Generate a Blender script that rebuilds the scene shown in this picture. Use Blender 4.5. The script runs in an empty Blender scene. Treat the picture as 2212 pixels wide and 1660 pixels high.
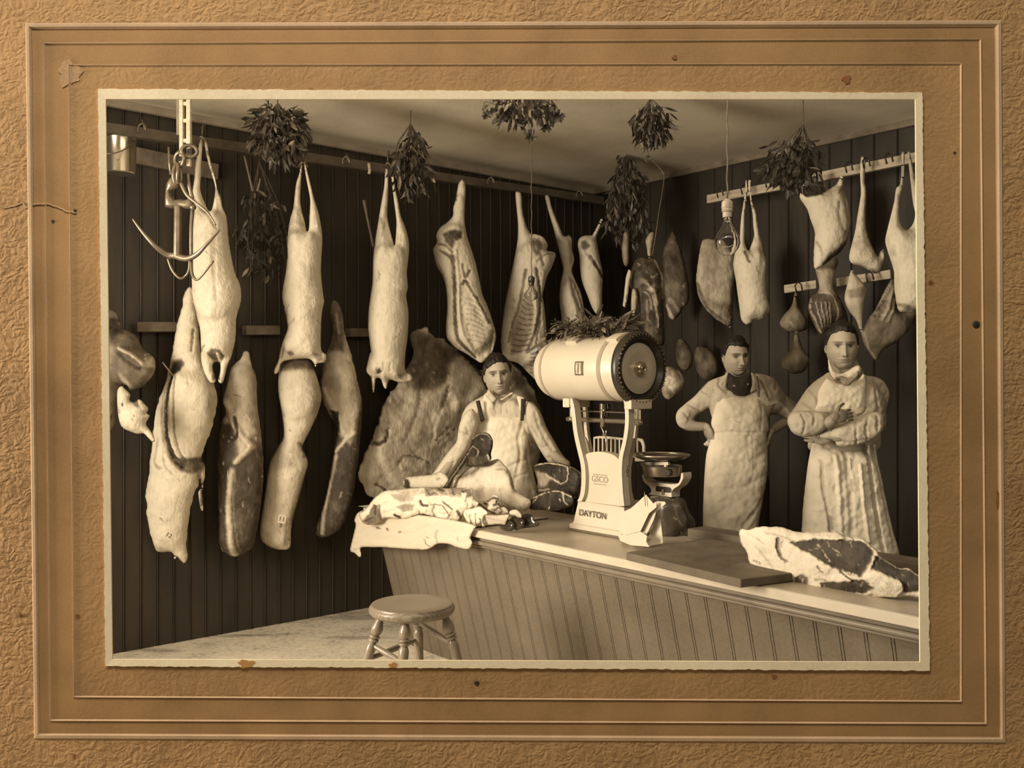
import bpy, bmesh, math, random
import numpy as np
from mathutils import Vector, Matrix, noise as mnoise

SC = bpy.context.scene
COL = SC.collection
# ------------------------------------------------------------------ camera
F = 2015.0; CX = 1106.0; CY = 824.0; EYE = 1.5        # focal length in pixels of the 2212 x 1660 frame
cam_data = bpy.data.cameras.new('camera')
cam_data.sensor_fit = 'HORIZONTAL'; cam_data.sensor_width = 36.0
cam_data.lens = 36.0 * F / 2212.0
cam_data.shift_y = -6.0 / 2212.0
cam_data.clip_start = 0.05
cam = bpy.data.objects.new('camera', cam_data); COL.objects.link(cam)
cam.location = (0, 0, EYE); cam.rotation_euler = (math.pi / 2, 0, 0)
SC.camera = cam
# ------------------------------------------------------------------ world, lights, exposure
wld = bpy.data.worlds.new('world'); SC.world = wld; wld.use_nodes = True
bg = wld.node_tree.nodes['Background']
bg.inputs[0].default_value = (1.0, 0.92, 0.78, 1); bg.inputs[1].default_value = 0.08
SC.view_settings.view_transform = 'Standard'; SC.view_settings.look = 'None'
SC.view_settings.gamma = 1.0; SC.view_settings.exposure = 0.0
SC.view_settings.use_curve_mapping = False

def area(name, loc, target, sx, sy, power, col=(1, .878, .70)):
    d = bpy.data.lights.new(name, 'AREA'); d.shape = 'RECTANGLE'; d.size = sx; d.size_y = sy
    d.energy = power; d.color = col
    o = bpy.data.objects.new(name, d); COL.objects.link(o); o.location = loc
    o.rotation_euler = (Vector(target) - Vector(loc)).to_track_quat('-Z', 'Y').to_euler()
    return o
# daylight through the big shop window left of the mount, then two added fill lights
key = area('shop_window_daylight', (-3.3, 2.22, 1.75), (3.8, 4.2, 1.2), 1.5, 1.6, 168)
key.data.spread = 2.3
area('right_side_fill', (2.55, 2.22, 1.75), (0.6, 5.2, 1.3), 0.9, 1.3, 5)  # weak fill added at the right, behind the front wall
area('ceiling_fill', (0.0, 2.24, 2.62), (0.2, 5.0, 2.9), 2.4, 0.35, 22)  # fill added to brighten the ceiling and the figures
# light of the room the mount hangs in: a soft high lamp
area('copy_stand_lamp', (-1.1, -0.3, 4.9), (0.0, 2.0, 1.2), 1.8, 0.9, 168, (1, .96, .88))

# ------------------------------------------------------------------ helpers
ZO = {1:(740,1080,3.352),2:(1380,1080,3.352),3:(200,180,3.193),4:(200,640,2.766),5:(740,640,2.766),
      6:(740,180,2.678),7:(1140,640,2.8625),8:(1420,640,2.767),9:(1280,180,2.678),10:(750,920,5.2667),
      11:(1480,700,8.3),12:(1700,670,8.3),13:(1000,740,11.86),14:(1330,940,6.383),15:(1040,200,5.027),
      16:(1280,440,5.535),17:(220,640,4.882)}
def z(k, *pts):
    ox, oy, s = ZO[k]
    return [(ox + x / s, oy + y / s) for x, y in pts]
def W(px, py, Y):
    return Vector(((px - CX) / F * Y, Y, EYE + (CY - py) / F * Y))
def onz(px, py, zz):
    """the point at height zz seen at this pixel (a spot on the floor or on the counter)"""
    Y = (zz - EYE) * F / (CY - py)
    return Vector(((px - CX) / F * Y, Y, zz))
DL = Vector((.765, .644, 0)); DU = Vector((.644, -.765, 0))    # along the left wall (away) / along the counter (towards us)
CP = Vector((-.19, 4.485, 0))                                  # a point on the counter's front edge
def UV(u, v, zz): return CP + DU * u + DL * v + Vector((0, 0, zz))
WL = Vector((-2.19, 5.13, 0))                                  # a point on the left wall

def sep(L):
    """sepia paper tone of luminance L -> linear rgb"""
    t = min(1, max(0, L) / .6)
    return (min(1, 1.10 * L), 1.10 * L * (.77 + .115 * t), 1.10 * L * (.52 + .16 * t), 1)

def link(o, parent=None):
    COL.objects.link(o)
    if parent is not None: o.parent = parent
    return o
def tag(o, label=None, cat=None, group=None, kind=None):
    if label: o['label'] = label
    if cat: o['category'] = cat
    if group: o['group'] = group
    if kind: o['kind'] = kind
    return o
def empty(name, loc, label=None, cat=None, group=None):
    o = bpy.data.objects.new(name, None); COL.objects.link(o); o.location = loc; o.empty_display_size = .1
    return tag(o, label, cat, group)
def flatten(me, smooth=True):
    me.polygons.foreach_set('use_smooth', [smooth] * len(me.polygons)); me.update()
def mkobj(name, me, mat, parent=None, origin=None, smooth=None):
    """me holds world coordinates; origin becomes the object's origin"""
    if smooth is not None: flatten(me, smooth)
    if mat is not None:
        for m in (mat if isinstance(mat, (list, tuple)) else [mat]): me.materials.append(m)
    n = len(me.vertices); co = np.empty(n * 3); me.vertices.foreach_get('co', co); co = co.reshape(-1, 3)
    if origin is None:
        mn = co.min(0); mx = co.max(0); origin = Vector(((mn[0] + mx[0]) / 2, (mn[1] + mx[1]) / 2, mn[2]))
    o = bpy.data.objects.new(name, me)
    if parent is not None:
        pw = parent.matrix_world if False else world_loc(parent)
        o.location = Vector(origin) - pw
        o.parent = parent
    else:
        o.location = origin
    COL.objects.link(o)
    co -= np.array(origin); me.vertices.foreach_set('co', co.ravel()); me.update()
    return o
def world_loc(o):
    v = Vector(o.location)
    while o.parent is not None:
        o = o.parent; v += Vector(o.location)
    return v
def pydata(name, V, Fc):
    me = bpy.data.meshes.new(name); me.from_pydata([tuple(v) for v in V], [], Fc); me.update(); return me

def reparent(o, p):
    w = world_loc(o); o.parent = p; o.location = w - world_loc(p)
class MB:
    """collects shapes (world coordinates) into one mesh"""
    def __init__(s): s.V = []; s.F = []
    def add(s, V, Fc):
        n = len(s.V); s.V += [Vector(v) for v in V]; s.F += [tuple(i + n for i in f) for f in Fc]; return s
    def box(s, c, X, Y, Z, hx, hy, hz):
        """c centre; X,Y,Z unit axes; half sizes"""
        c = Vector(c); V = [c + X * (hx * a) + Y * (hy * b) + Z * (hz * d) for a in (-1, 1) for b in (-1, 1) for d in (-1, 1)]
        return s.add(V, [(0,1,3,2),(4,6,7,5),(0,4,5,1),(2,3,7,6),(0,2,6,4),(1,5,7,3)])
    def abox(s, x0, x1, y0, y1, z0, z1):
        return s.box(((x0+x1)/2,(y0+y1)/2,(z0+z1)/2), Vector((1,0,0)), Vector((0,1,0)), Vector((0,0,1)), (x1-x0)/2, (y1-y0)/2, (z1-z0)/2)
    def rings(s, R, closed=False, cap=True):
        n = len(R[0]); V = [p for r in R for p in r]; Fc = []
        m = len(R)
        for i in range(m if closed else m - 1):
            a = i * n; b = ((i + 1) % m) * n
            for j in range(n):
                k = (j + 1) % n; Fc.append((a + j, a + k, b + k, b + j))
        if cap and not closed:
            Fc.append(tuple(range(n))[::-1]); Fc.append(tuple((m - 1) * n + j for j in range(n)))
        return s.add(V, Fc)
    def turned(s, p0, p1, prof, n=20, ref=None, sq=1.0):
        """lathe along p0->p1; prof = [(t, r)]"""
        p0 = Vector(p0); p1 = Vector(p1); d = (p1 - p0); a = d.normalized()
        r0 = Vector(ref) if ref is not None else (Vector((0, 0, 1)) if abs(a.z) < .9 else Vector((1, 0, 0)))
        x = a.cross(r0).normalized(); y = a.cross(x)
        R = []
        for t, r in prof:
            c = p0 + d * t; R.append([c + x * (r * math.cos(2*math.pi*j/n)) + y * (r * sq * math.sin(2*math.pi*j/n)) for j in range(n)])
        return s.rings(R)
    def cyl(s, p0, p1, r, n=16, r1=None): return s.turned(p0, p1, [(0, r), (1, r if r1 is None else r1)], n)
    def tube(s, pts, r, n=10, closed=False, flat=1.0, ref=None):
        pts = [Vector(p) for p in pts]; m = len(pts)
        rr = r if isinstance(r, (list, tuple)) else [r] * m
        R = []; prev = None
        for i, p in enumerate(pts):
            if closed: t = (pts[(i + 1) % m] - pts[i - 1]).normalized()
            else: t = (pts[min(i + 1, m - 1)] - pts[max(i - 1, 0)]).normalized()
            if prev is None:
                q = Vector(ref) if ref is not None else (Vector((0, 0, 1)) if abs(t.z) < .9 else Vector((1, 0, 0)))
                x = t.cross(q).normalized()
            else:
                x = (prev - t * prev.dot(t)).normalized()
            prev = x; y = t.cross(x)
            R.append([p + x * (rr[i] * math.cos(2*math.pi*j/n)) + y * (rr[i] * flat * math.sin(2*math.pi*j/n)) for j in range(n)])
        return s.rings(R, closed=closed)
    def ball(s, c, rx, ry=None, rz=None, n=12, M=None):
        ry = rx if ry is None else ry; rz = rx if rz is None else rz; c = Vector(c)
        V = []; Fc = []; m = n // 2
        for i in range(1, m):
            th = math.pi * i / m
            for j in range(n):
                ph = 2 * math.pi * j / n
                v = Vector((rx*math.sin(th)*math.cos(ph), ry*math.sin(th)*math.sin(ph), rz*math.cos(th)))
                V.append(c + (M @ v if M else v))
        top = len(V); V.append(c + (M @ Vector((0,0,rz)) if M else Vector((0,0,rz)))); V.append(c - (M @ Vector((0,0,rz)) if M else Vector((0,0,rz))))
        for i in range(m - 2):
            for j in range(n):
                k = (j + 1) % n; Fc.append((i*n+j, (i+1)*n+j, (i+1)*n+k, i*n+k))
        for j in range(n):
            k = (j + 1) % n; Fc.append((top, j, k)); Fc.append((top + 1, (m-2)*n+k, (m-2)*n+j))
        return s.add(V, Fc)
    def build(s, name, mat, parent=None, origin=None, smooth=False, bevel=0):
        me = pydata(name, s.V, s.F)
        bm = bmesh.new(); bm.from_mesh(me); bmesh.ops.recalc_face_normals(bm, faces=bm.faces); bm.to_mesh(me); bm.free()
        o = mkobj(name, me, mat, parent, origin, smooth=(smooth is not False))
        if bevel:
            b = o.modifiers.new('bevel', 'BEVEL'); b.width = bevel; b.segments = 2; b.limit_method = 'ANGLE'; b.harden_normals = False
        if smooth == 'auto':
            me.set_sharp_from_angle(angle=math.radians(38))
        return o

def catmull(P, sub=6, closed=False):
    P = [np.array(p, float) for p in P]; n = len(P); out = []
    rng = range(n) if closed else range(n - 1)
    for i in rng:
        p0 = P[(i-1) % n] if closed else P[max(i-1, 0)]
        p1 = P[i]; p2 = P[(i+1) % n]
        p3 = P[(i+2) % n] if closed else P[min(i+2, n-1)]
        for j in range(sub):
            t = j / sub
            out.append(.5*((2*p1)+(-p0+p2)*t+(2*p0-5*p1+4*p2-p3)*t*t+(-p0+3*p1-3*p2+p3)*t**3))
    if not closed: out.append(P[-1])
    return out

# ------------------------------------------------------------------ sum-of-sines noise
def sn(P, f, seed=0, oct=3):
    """P (N,k) -> noise about [-1,1]"""
    r = np.random.RandomState(seed); k = P.shape[1]; out = np.zeros(len(P)); amp = 1; tot = 0
    for o in range(oct):
        a = np.zeros(len(P))
        for i in range(7):
            d = r.normal(size=k); d /= np.linalg.norm(d)
            a += np.sin(P @ d * f * r.uniform(.6, 1.5) * 6.283 + r.uniform(0, 6.28) + 1.3*np.sin(P @ r.normal(size=k) * f * 2))
        out += a / 3.2 * amp; tot += amp; amp *= .5; f *= 2.1
    return np.clip(out / tot, -1.3, 1.3)

def seg_dist(Q, P, closed=True):
    """distance from points Q to polyline P, nearest point"""
    P = np.asarray(P, float); n = len(P); best = np.full(len(Q), 1e18); near = np.zeros((len(Q), 2))
    for i in range(n if closed else n - 1):
        a = P[i]; b = P[(i+1) % n]; ab = b - a; L = ab @ ab
        if L < 1e-12: continue
        t = np.clip(((Q - a) @ ab) / L, 0, 1); c = a + t[:, None] * ab
        d = ((Q - c) ** 2).sum(1); m = d < best; best[m] = d[m]; near[m] = c[m]
    return np.sqrt(best), near
def inside(Q, P):
    P = np.asarray(P, float); n = len(P); r = np.zeros(len(Q), bool); x = Q[:, 0]; y = Q[:, 1]
    for i in range(n):
        x0, y0 = P[i]; x1, y1 = P[(i+1) % n]
        if y0 == y1: continue
        c = ((y0 > y) != (y1 > y)) & (x < (x1-x0)*(y-y0)/(y1-y0)+x0); r ^= c
    return r
def smoothstep(x): x = np.clip(x, 0, 1); return x*x*(3-2*x)

def resample(P, step):
    P = np.asarray(P, float); Q = np.vstack([P, P[:1]]); d = np.sqrt(((Q[1:]-Q[:-1])**2).sum(1)); s = np.concatenate([[0], np.cumsum(d)])
    n = max(8, int(s[-1] / step)); t = np.linspace(0, s[-1], n, endpoint=False)
    return np.stack([np.interp(t, s, Q[:, 0]), np.interp(t, s, Q[:, 1])], 1)

# stroke helpers: L = line, P = patch;  (kind, points, width/softness, tone or None, height in metres)
def L(pts, w, tone=None, h=0.0): return ('L', pts, w, tone, h)
def PT(pts, soft=4, tone=None, h=0.0): return ('P', pts, soft, tone, h)

def trace(name, poly, Y, mat, parent=None, k=1.0, bk=1.0, cap=None, cell=3.0, ax=0.0, ay=0.0, strokes=(), rag=0.0,
          lump=0.0, lf=.03, tone=0.0, tn=0.0, tf=.02, seed=1, rounds=1, origin=None, yfun=None, warp=1.1, front=0.0, flat=False, nicks=None):
    if nicks is None: nicks = 1.0 if mat.name in ('meat', 'dark_meat') else 0
    """A closed rounded body whose outline is the polygon `poly` (pixels) when seen from the camera, standing at depth Y.
    Thickness follows the local width (round limbs), cap limits it (metres)."""
    P = np.array(catmull(poly, 4, True)) if rounds else np.array(poly, float)
    if rag:
        R = resample(P, 2.2); q = sn(R, .035, seed+5, 3); q2 = sn(R, .035, seed+9, 3); R = R + np.stack([q, q2], 1) * rag; P = R
    else: P = resample(P, max(2.0, cell * .8))
    mn = P.min(0) - cell; mx = P.max(0) + cell
    nx = int((mx[0]-mn[0]) / cell) + 2; ny = int((mx[1]-mn[1]) / cell) + 2
    gx, gy = np.meshgrid(mn[0] + np.arange(nx)*cell, mn[1] + np.arange(ny)*cell, indexing='ij')
    Q = np.stack([gx.ravel(), gy.ravel()], 1)
    d, near = seg_dist(Q, P); ins = inside(Q, P); sd = np.where(ins, d, -d)
    inc = (sd > -.35*cell).reshape(nx, ny)
    quad = inc[:-1, :-1] & inc[1:, :-1] & inc[1:, 1:] & inc[:-1, 1:]
    used = np.zeros((nx, ny), bool)
    used[:-1, :-1] |= quad; used[1:, :-1] |= quad; used[1:, 1:] |= quad; used[:-1, 1:] |= quad
    full = np.zeros((nx, ny), int); full[:-1, :-1] += quad; full[1:, :-1] += quad; full[1:, 1:] += quad; full[:-1, 1:] += quad
    bnd = used & (full < 4)
    D = np.where(bnd, 0, np.maximum(sd.reshape(nx, ny), .3*cell)); D[~used] = 0
    # local half-width
    R = D.copy()
    pad = np.pad(D, 1); mxn = np.zeros_like(D)
    for a in (0, 1, 2):
        for b in (0, 1, 2):
            if a == 1 and b == 1: continue
            mxn = np.maximum(mxn, pad[a:a+nx, b:b+ny])
    ridge = np.argwhere((D > 0) & (D >= mxn - cell*.12))
    for i, j in ridge[np.argsort(D[ridge[:, 0], ridge[:, 1]])] if len(ridge) else []:
        r = D[i, j]; w = int(r / cell) + 1
        a0, a1, b0, b1 = max(0, i-w), min(nx, i+w+1), max(0, j-w), min(ny, j+w+1)
        sub = R[a0:a1, b0:b1]
        dd = (gx[a0:a1, b0:b1]-gx[i, j])**2 + (gy[a0:a1, b0:b1]-gy[i, j])**2
        m = dd < (r*1.02)**2; sub[m] = np.maximum(sub[m], r)
    for _ in range(6):
        pr = np.pad(R, 1, mode='edge'); pm = np.pad(used.astype(float), 1)
        s_ = np.zeros_like(R); c_ = np.zeros_like(R)
        for a in (0, 1, 2):
            for b in (0, 1, 2):
                s_ += pr[a:a+nx, b:b+ny]*pm[a:a+nx, b:b+ny]; c_ += pm[a:a+nx, b:b+ny]
        R = np.maximum(np.where(c_ > 0, s_/np.maximum(c_, 1), R), D)
    T = k*np.sqrt(np.maximum(D*(2*R-D), 0)) * Y/F
    if flat: T = np.where(D > 0, np.minimum(k*D*Y/F, cap), 0)
    elif cap: T = cap*np.tanh(T/cap)
    for _ in range(2):
        pr = np.pad(T, 1, mode='edge'); s_ = sum(pr[a:a+nx, b:b+ny] for a in (0,1,2) for b in (0,1,2))/9
        T = np.where(bnd | ~used, 0, .5*T + .5*s_)
    idx = -np.ones((nx, ny), int); ui = np.argwhere(used); idx[used] = np.arange(len(ui))
    px = gx[used].copy(); py = gy[used].copy(); b = bnd[used]
    nr = near.reshape(nx, ny, 2)[used]; px[b] = nr[b, 0]; py[b] = nr[b, 1]
    t = T[used]; n = len(px); PX = np.stack([px, py], 1)
    c0 = P.mean(0)
    base = Y + ax*(px-c0[0]) + ay*(py-c0[1])
    if yfun is not None: base = base + yfun(px, py)
    inner = np.minimum(1, D[used]/(2.5*cell))
    yf = base - t - front*inner
    ton = np.full(n, float(tone)) + tn*sn(PX*np.array([1, .6]), tf, seed+1, 3)
    if lump: yf = yf - lump*sn(PX, lf, seed+2, 3)*inner
    WX = PX + np.stack([sn(PX, .06, seed+3, 2), sn(PX, .06, seed+4, 2)], 1)*warp
    for kind, pts, w, tv, h in strokes:
        if kind == 'L':
            cp = np.array(catmull(pts, 4)) if len(pts) > 2 else np.array(pts, float)
            dd, _ = seg_dist(WX, cp, closed=False); wt = smoothstep(1.25 - dd/max(w/2, .5)) if w > 0 else 0
        else:
            pp = np.array(pts, float); dd, _ = seg_dist(WX, pp); i_ = inside(WX, pp)
            wt = smoothstep(.5 + np.where(i_, dd, -dd)/(2*max(w, .5)))
        if tv is not None: ton = ton*(1-wt) + tv*wt
        if h: yf = yf - h*wt*inner
    yb = base + t*bk
    if nicks:
        rs = np.random.RandomState(int(c0[0]*7+c0[1]) % 99991); nk = int(min(90, nicks*n*cell*cell/900.))
        for _ in range(nk):
            q = PX[rs.randint(n)]; a_ = rs.normal(1.4, .5); ln = rs.uniform(3, 13); e = q + ln*np.array([math.cos(a_), math.sin(a_)])
            bx = (np.abs(PX - (q+e)/2) < ln*.6+4).all(1); ii = np.where(bx)[0]
            if len(ii) == 0: continue
            dd, _u = seg_dist(WX[ii], np.array([q, (q+e)/2+rs.normal(0, 1.2, 2), e]), closed=False)
            wt = smoothstep(1.3 - dd/rs.uniform(1.0, 2.2))*rs.uniform(.3, .9); tv = rs.choice([.28, .42, .6, -.02], p=[.4, .25, .1, .25])
            ton[ii] = ton[ii]*(1-wt) + (tv + .3*(float(tone) if tv > 0 else 0))*wt; yf[ii] += (.0016 if tv > 0 else -.002)*wt*inner[ii]
    V = []
    Yx = base
    X = (px-CX)/F*Yx; Zz = EYE + (CY-py)/F*Yx
    Vf = np.stack([X, yf, Zz], 1); Vb = np.stack([X, yb, Zz], 1)
    Vf[b, 1] = base[b]
    bi = -np.ones(n, int); nb = ~b; bi[nb] = n + np.arange(nb.sum()); bi[b] = np.where(b)[0]
    verts = np.vstack([Vf, Vb[nb]])
    tones = np.concatenate([ton, np.full(nb.sum(), float(tone))])
    q = np.argwhere(quad); I = idx
    A = I[q[:, 0], q[:, 1]]; B = I[q[:, 0]+1, q[:, 1]]; C = I[q[:, 0]+1, q[:, 1]+1]; Dd = I[q[:, 0], q[:, 1]+1]
    Ff = np.stack([A, Dd, C, B], 1)      # faces the camera (-Y)
    Fb = np.stack([bi[A], bi[B], bi[C], bi[Dd]], 1)
    allb = b[A] & b[B] & b[C] & b[Dd]
    faces = Ff.tolist() + Fb[~allb].tolist()
    me = bpy.data.meshes.new(name); me.from_pydata(verts.tolist(), [], faces); me.update()
    at = me.attributes.new('tone', 'FLOAT', 'POINT'); at.data.foreach_set('value', np.clip(tones, 0, 1).astype(np.float32))
    # the pixel grid grows downward in py: check winding
    bm = bmesh.new(); bm.from_mesh(me); bmesh.ops.recalc_face_normals(bm, faces=bm.faces); bm.to_mesh(me); bm.free()
    return mkobj(name, me, mat, parent, origin, smooth=True)

# ------------------------------------------------------------------ materials
def nodes(name):
    m = bpy.data.materials.new(name); m.use_nodes = True; nt = m.node_tree
    return m, nt, nt.nodes['Principled BSDF']
def nn(nt, t, **kw):
    n = nt.nodes.new(t)
    for k_, v in kw.items(): setattr(n, k_, v)
    return n
def ramp(nt, fac, stops):
    r = nn(nt, 'ShaderNodeValToRGB'); e = r.color_ramp.elements
    while len(e) > 1: e.remove(e[-1])
    e[0].position = stops[0][0]; e[0].color = stops[0][1]
    for p, c in stops[1:]:
        x = e.new(p); x.color = c
    nt.links.new(fac, r.inputs[0]); return r.outputs[0]
def mathn(nt, op, a, b=None):
    n = nn(nt, 'ShaderNodeMath', operation=op)
    for i, v in enumerate((a, b)):
        if v is None: continue
        if isinstance(v, (int, float)): n.inputs[i].default_value = v
        else: nt.links.new(v, n.inputs[i])
    return n.outputs[0]
def noise_tex(nt, scale, detail=4, rough=.55, coord='Object', stretch=None):
    tc = nn(nt, 'ShaderNodeTexCoord'); src = tc.outputs[coord]
    if stretch:
        mp = nn(nt, 'ShaderNodeMapping'); mp.inputs['Scale'].default_value = stretch; nt.links.new(src, mp.inputs[0]); src = mp.outputs[0]
    n = nn(nt, 'ShaderNodeTexNoise'); n.inputs['Scale'].default_value = scale; n.inputs['Detail'].default_value = detail
    n.inputs['Roughness'].default_value = rough; nt.links.new(src, n.inputs['Vector']); return n.outputs['Fac']
def bump(nt, b, h, strength, dist):
    n = nn(nt, 'ShaderNodeBump'); n.inputs['Strength'].default_value = strength; n.inputs['Distance'].default_value = dist
    nt.links.new(h, n.inputs['Height']); nt.links.new(n.outputs[0], b.inputs['Normal'])
def simple(name, Lm, rough=.6, var=.15, scale=12, metal=0, bmp=.0, bscale=60, spec=.3, col=None, stretch=None):
    m, nt, b = nodes(name)
    c = col if col else sep(Lm)
    lo = tuple(x*(1-var) for x in c[:3]) + (1,); hi = tuple(min(1, x*(1+var)) for x in c[:3]) + (1,)
    f = noise_tex(nt, scale, stretch=stretch)
    nt.links.new(ramp(nt, f, [(.3, lo), (.7, hi)]), b.inputs['Base Color'])
    b.inputs['Roughness'].default_value = rough; b.inputs['Metallic'].default_value = metal
    b.inputs['Specular IOR Level'].default_value = spec
    if bmp: bump(nt, b, noise_tex(nt, bscale, 5, stretch=stretch), bmp, .004)
    return m
def toned(name, stops, rough=.5, amp=.12, scale=28, bmp=.5, bscale=45, bdist=.004, spec=.4, stretch=(1, 1, .55), wet=0):
    """colour follows the mesh's own tone attribute (fat .. lean, in places painted shade), broken up with noise"""
    m, nt, b = nodes(name)
    a = nn(nt, 'ShaderNodeAttribute', attribute_name='tone')
    f = noise_tex(nt, scale, 5, .6, stretch=stretch)
    f2 = noise_tex(nt, scale*.25, 3, .5)
    x = mathn(nt, 'ADD', a.outputs['Fac'], mathn(nt, 'MULTIPLY', mathn(nt, 'SUBTRACT', f, .5), amp*2))
    x = mathn(nt, 'ADD', x, mathn(nt, 'MULTIPLY', mathn(nt, 'SUBTRACT', f2, .5), amp*1.6))
    nt.links.new(ramp(nt, x, [(p, sep(v)) for p, v in stops]), b.inputs['Base Color'])
    b.inputs['Roughness'].default_value = rough; b.inputs['Specular IOR Level'].default_value = spec
    if wet: b.inputs['Coat Weight'].default_value = wet; b.inputs['Coat Roughness'].default_value = .25
    if bmp: bump(nt, b, noise_tex(nt, bscale, 5, .6, stretch=stretch), bmp, bdist)
    return m
MEAT = toned('meat', [(0, .66), (.15, .57), (.3, .45), (.55, .22), (.8, .075), (1, .03)], rough=.55, amp=.24, scale=26, bmp=.9, bscale=42, bdist=.009, spec=.22)
MEATD = toned('dark_meat', [(0, .60), (.3, .36), (.55, .18), (.8, .06), (1, .022)], rough=.5, amp=.26, scale=22, bmp=.7, bscale=34, bdist=.007, spec=.2)
SHIRT = toned('shirt_cloth', [(0, .66), (.5, .24), (1, .05)], rough=.85, amp=.08, scale=30, bmp=.6, bscale=16, bdist=.012, spec=.12, stretch=(1, 1, .45))
APRON = toned('apron_cloth', [(0, .84), (.5, .34), (1, .07)], rough=.85, amp=.10, scale=9, bmp=.6, bscale=9, bdist=.014, spec=.12, stretch=(1, 1, .4))
SKIN = toned('skin', [(0, .50), (.5, .17), (1, .02)], rough=.5, amp=.05, scale=60, bmp=.1, bscale=150, bdist=.001)
CLOTH = toned('counter_cloth', [(0, .54), (.5, .3), (1, .06)], rough=.85, amp=.05, scale=14, bmp=.3, bscale=14, bdist=.006, spec=.15)
HAIR = simple('hair', .02, .5, .3, 60, bmp=.5, bscale=120, stretch=(1, 1, .3))
ENAMEL = simple('white_enamel', .50, .38, .05, 5, spec=.5)
ENAMELG = simple('grey_enamel', .30, .3, .1, 6)
BLACKM = simple('black_iron', .025, .35, .3, 20, spec=.5)
NICKEL = simple('nickel', .45, .22, .1, 20, metal=.9)
BRASS = simple('dull_brass', .30, .3, .15, 20, metal=.8)
STEEL = simple('forged_steel', .16, .38, .25, 25, metal=.6)
ROPE = simple('cord', .10, .8, .3, 80)
LEAF = simple('dark_leaf', .045, .45, .5, 40, spec=.4)
LEAFL = simple('pale_leaf', .16, .5, .4, 40)
BERRY = simple('berry', .07, .3, .4, 60)
RAILW = simple('whitewashed_timber', .40, .75, .3, 14, bmp=.4, stretch=(.3, .3, 3))
RAILD = simple('old_timber', .16, .7, .3, 14, bmp=.4)
RAILD2 = simple('dark_timber', .10, .6, .3, 14, bmp=.3)
PAPER = simple('paper', .52, .8, .05, 10)
INK = simple('ink', .03, .7, .1, 10)
# ================================================================== the setting
def struct(name, mb, mat, **kw):
    o = mb.build(name, mat, **kw); o['kind'] = 'structure'; return o
CEIL_Z = 3.04
# floor: pale swept boards / sawdust, stained
m, nt, b = nodes('floor_concrete')
f1 = noise_tex(nt, 3.2, 6, .65); f2 = noise_tex(nt, 38, 5, .7); f3 = noise_tex(nt, 2.0, 4, .6, stretch=(.5, 2.2, 1))
x = mathn(nt, 'ADD', mathn(nt, 'MULTIPLY', f1, .5), mathn(nt, 'MULTIPLY', f2, .5))
mix = nn(nt, 'ShaderNodeMix', data_type='RGBA', blend_type='MULTIPLY'); mix.inputs[0].default_value = 1
nt.links.new(ramp(nt, x, [(.36, sep(.28)), (.47, sep(.60)), (.6, sep(.78))]), mix.inputs[6])
nt.links.new(ramp(nt, f3, [(.56, (1, 1, 1, 1)), (.68, (.35, .33, .3, 1))]), mix.inputs[7])
nt.links.new(mix.outputs[2], b.inputs['Base Color']); b.inputs['Roughness'].default_value = .85
bump(nt, b, f2, .5, .004); FLOORM = m
mb = MB()
A = WL - DL*9.0; B = WL + DL*3.72
N = 1
fl = [A - DU*.05 , B + DL*.05 - DU*.05, B + DL*.05 + DU*8.2, A + DU*12]
mb.add([(-9, 1.2, 0), (9, 1.2, 0), (9, 9.5, 0), (-9, 9.5, 0), (-9, 1.2, -.1), (9, 1.2, -.1), (9, 9.5, -.1), (-9, 9.5, -.1)],
       [(0,1,2,3), (7,6,5,4), (0,4,5,1), (1,5,6,2), (2,6,7,3), (3,7,4,0)])
struct('floor', mb, FLOORM)
# ceiling: pale boards, faint uneven lining
m, nt, b = nodes('ceiling_paint')
g = noise_tex(nt, 1.3, 4, .55); g2 = noise_tex(nt, 60, 4, .6)
nt.links.new(ramp(nt, mathn(nt, 'ADD', mathn(nt, 'MULTIPLY', g, .75), mathn(nt, 'MULTIPLY', g2, .25)), [(.38, sep(.52)), (.62, sep(.74))]), b.inputs['Base Color'])
b.inputs['Roughness'].default_value = .7; bump(nt, b, g2, .2, .003); CEILM = m
mb = MB(); mb.abox(-9, 9, 2.05, 9.5, CEIL_Z, CEIL_Z+.1); struct('ceiling', mb, CEILM)

def beadboard(name, p0, along, length, z0, z1, normal, pitch, mat, bead=.006, lean=None, depth=.004, start=0.0):
    """vertical matchboards: flat boards with a small round bead at each joint (real relief); lean = offset vector from top to foot"""
    mb = MB(); prof = []
    u = -start
    pts = []
    while u < length:
        for du, h in ((0, 0), (.0015, -depth), (.003, 0), (.005, bead*.8), (.007, bead), (.009, bead*.8), (.011, 0), (.0125, -depth), (.014, 0)):
            uu = u + du
            if 0 <= uu <= length: pts.append((uu, h))
        u += pitch
    pts = [(0, 0)] + pts + [(length, 0)]
    V = []; Fc = []
    for uu, h in pts:
        q = p0 + along*uu + normal*h
        top = q + Vector((0, 0, z1)); bot = q + Vector((0, 0, z0)) + (lean if lean is not None else Vector())
        V += [top, bot]
    n = len(pts)
    for i in range(n-1): Fc.append((2*i, 2*i+1, 2*i+3, 2*i+2))
    # back skin for thickness
    bk = -normal*.03
    e = len(V)
    for uu in (0, length):
        q = p0 + along*uu + bk
        V += [q + Vector((0, 0, z1)), q + Vector((0, 0, z0)) + (lean if lean is not None else Vector())]
    Fc += [(e, e+2, e+3, e+1), (0, e, e+1, 1), (2*(n-1), 2*(n-1)+1, e+3, e+2)]
    mb.add(V, Fc)
    return mb
WALLM = simple('dark_stained_boards', .038, .38, .3, 6, bmp=.25, bscale=40, spec=.45, stretch=(1, 1, .25))
WALLM2 = simple('dark_wall_boards', .030, .55, .3, 6, bmp=.25, bscale=40, stretch=(1, 1, .25))
sA = -6.0; lenA = 6.0 + 3.72
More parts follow.
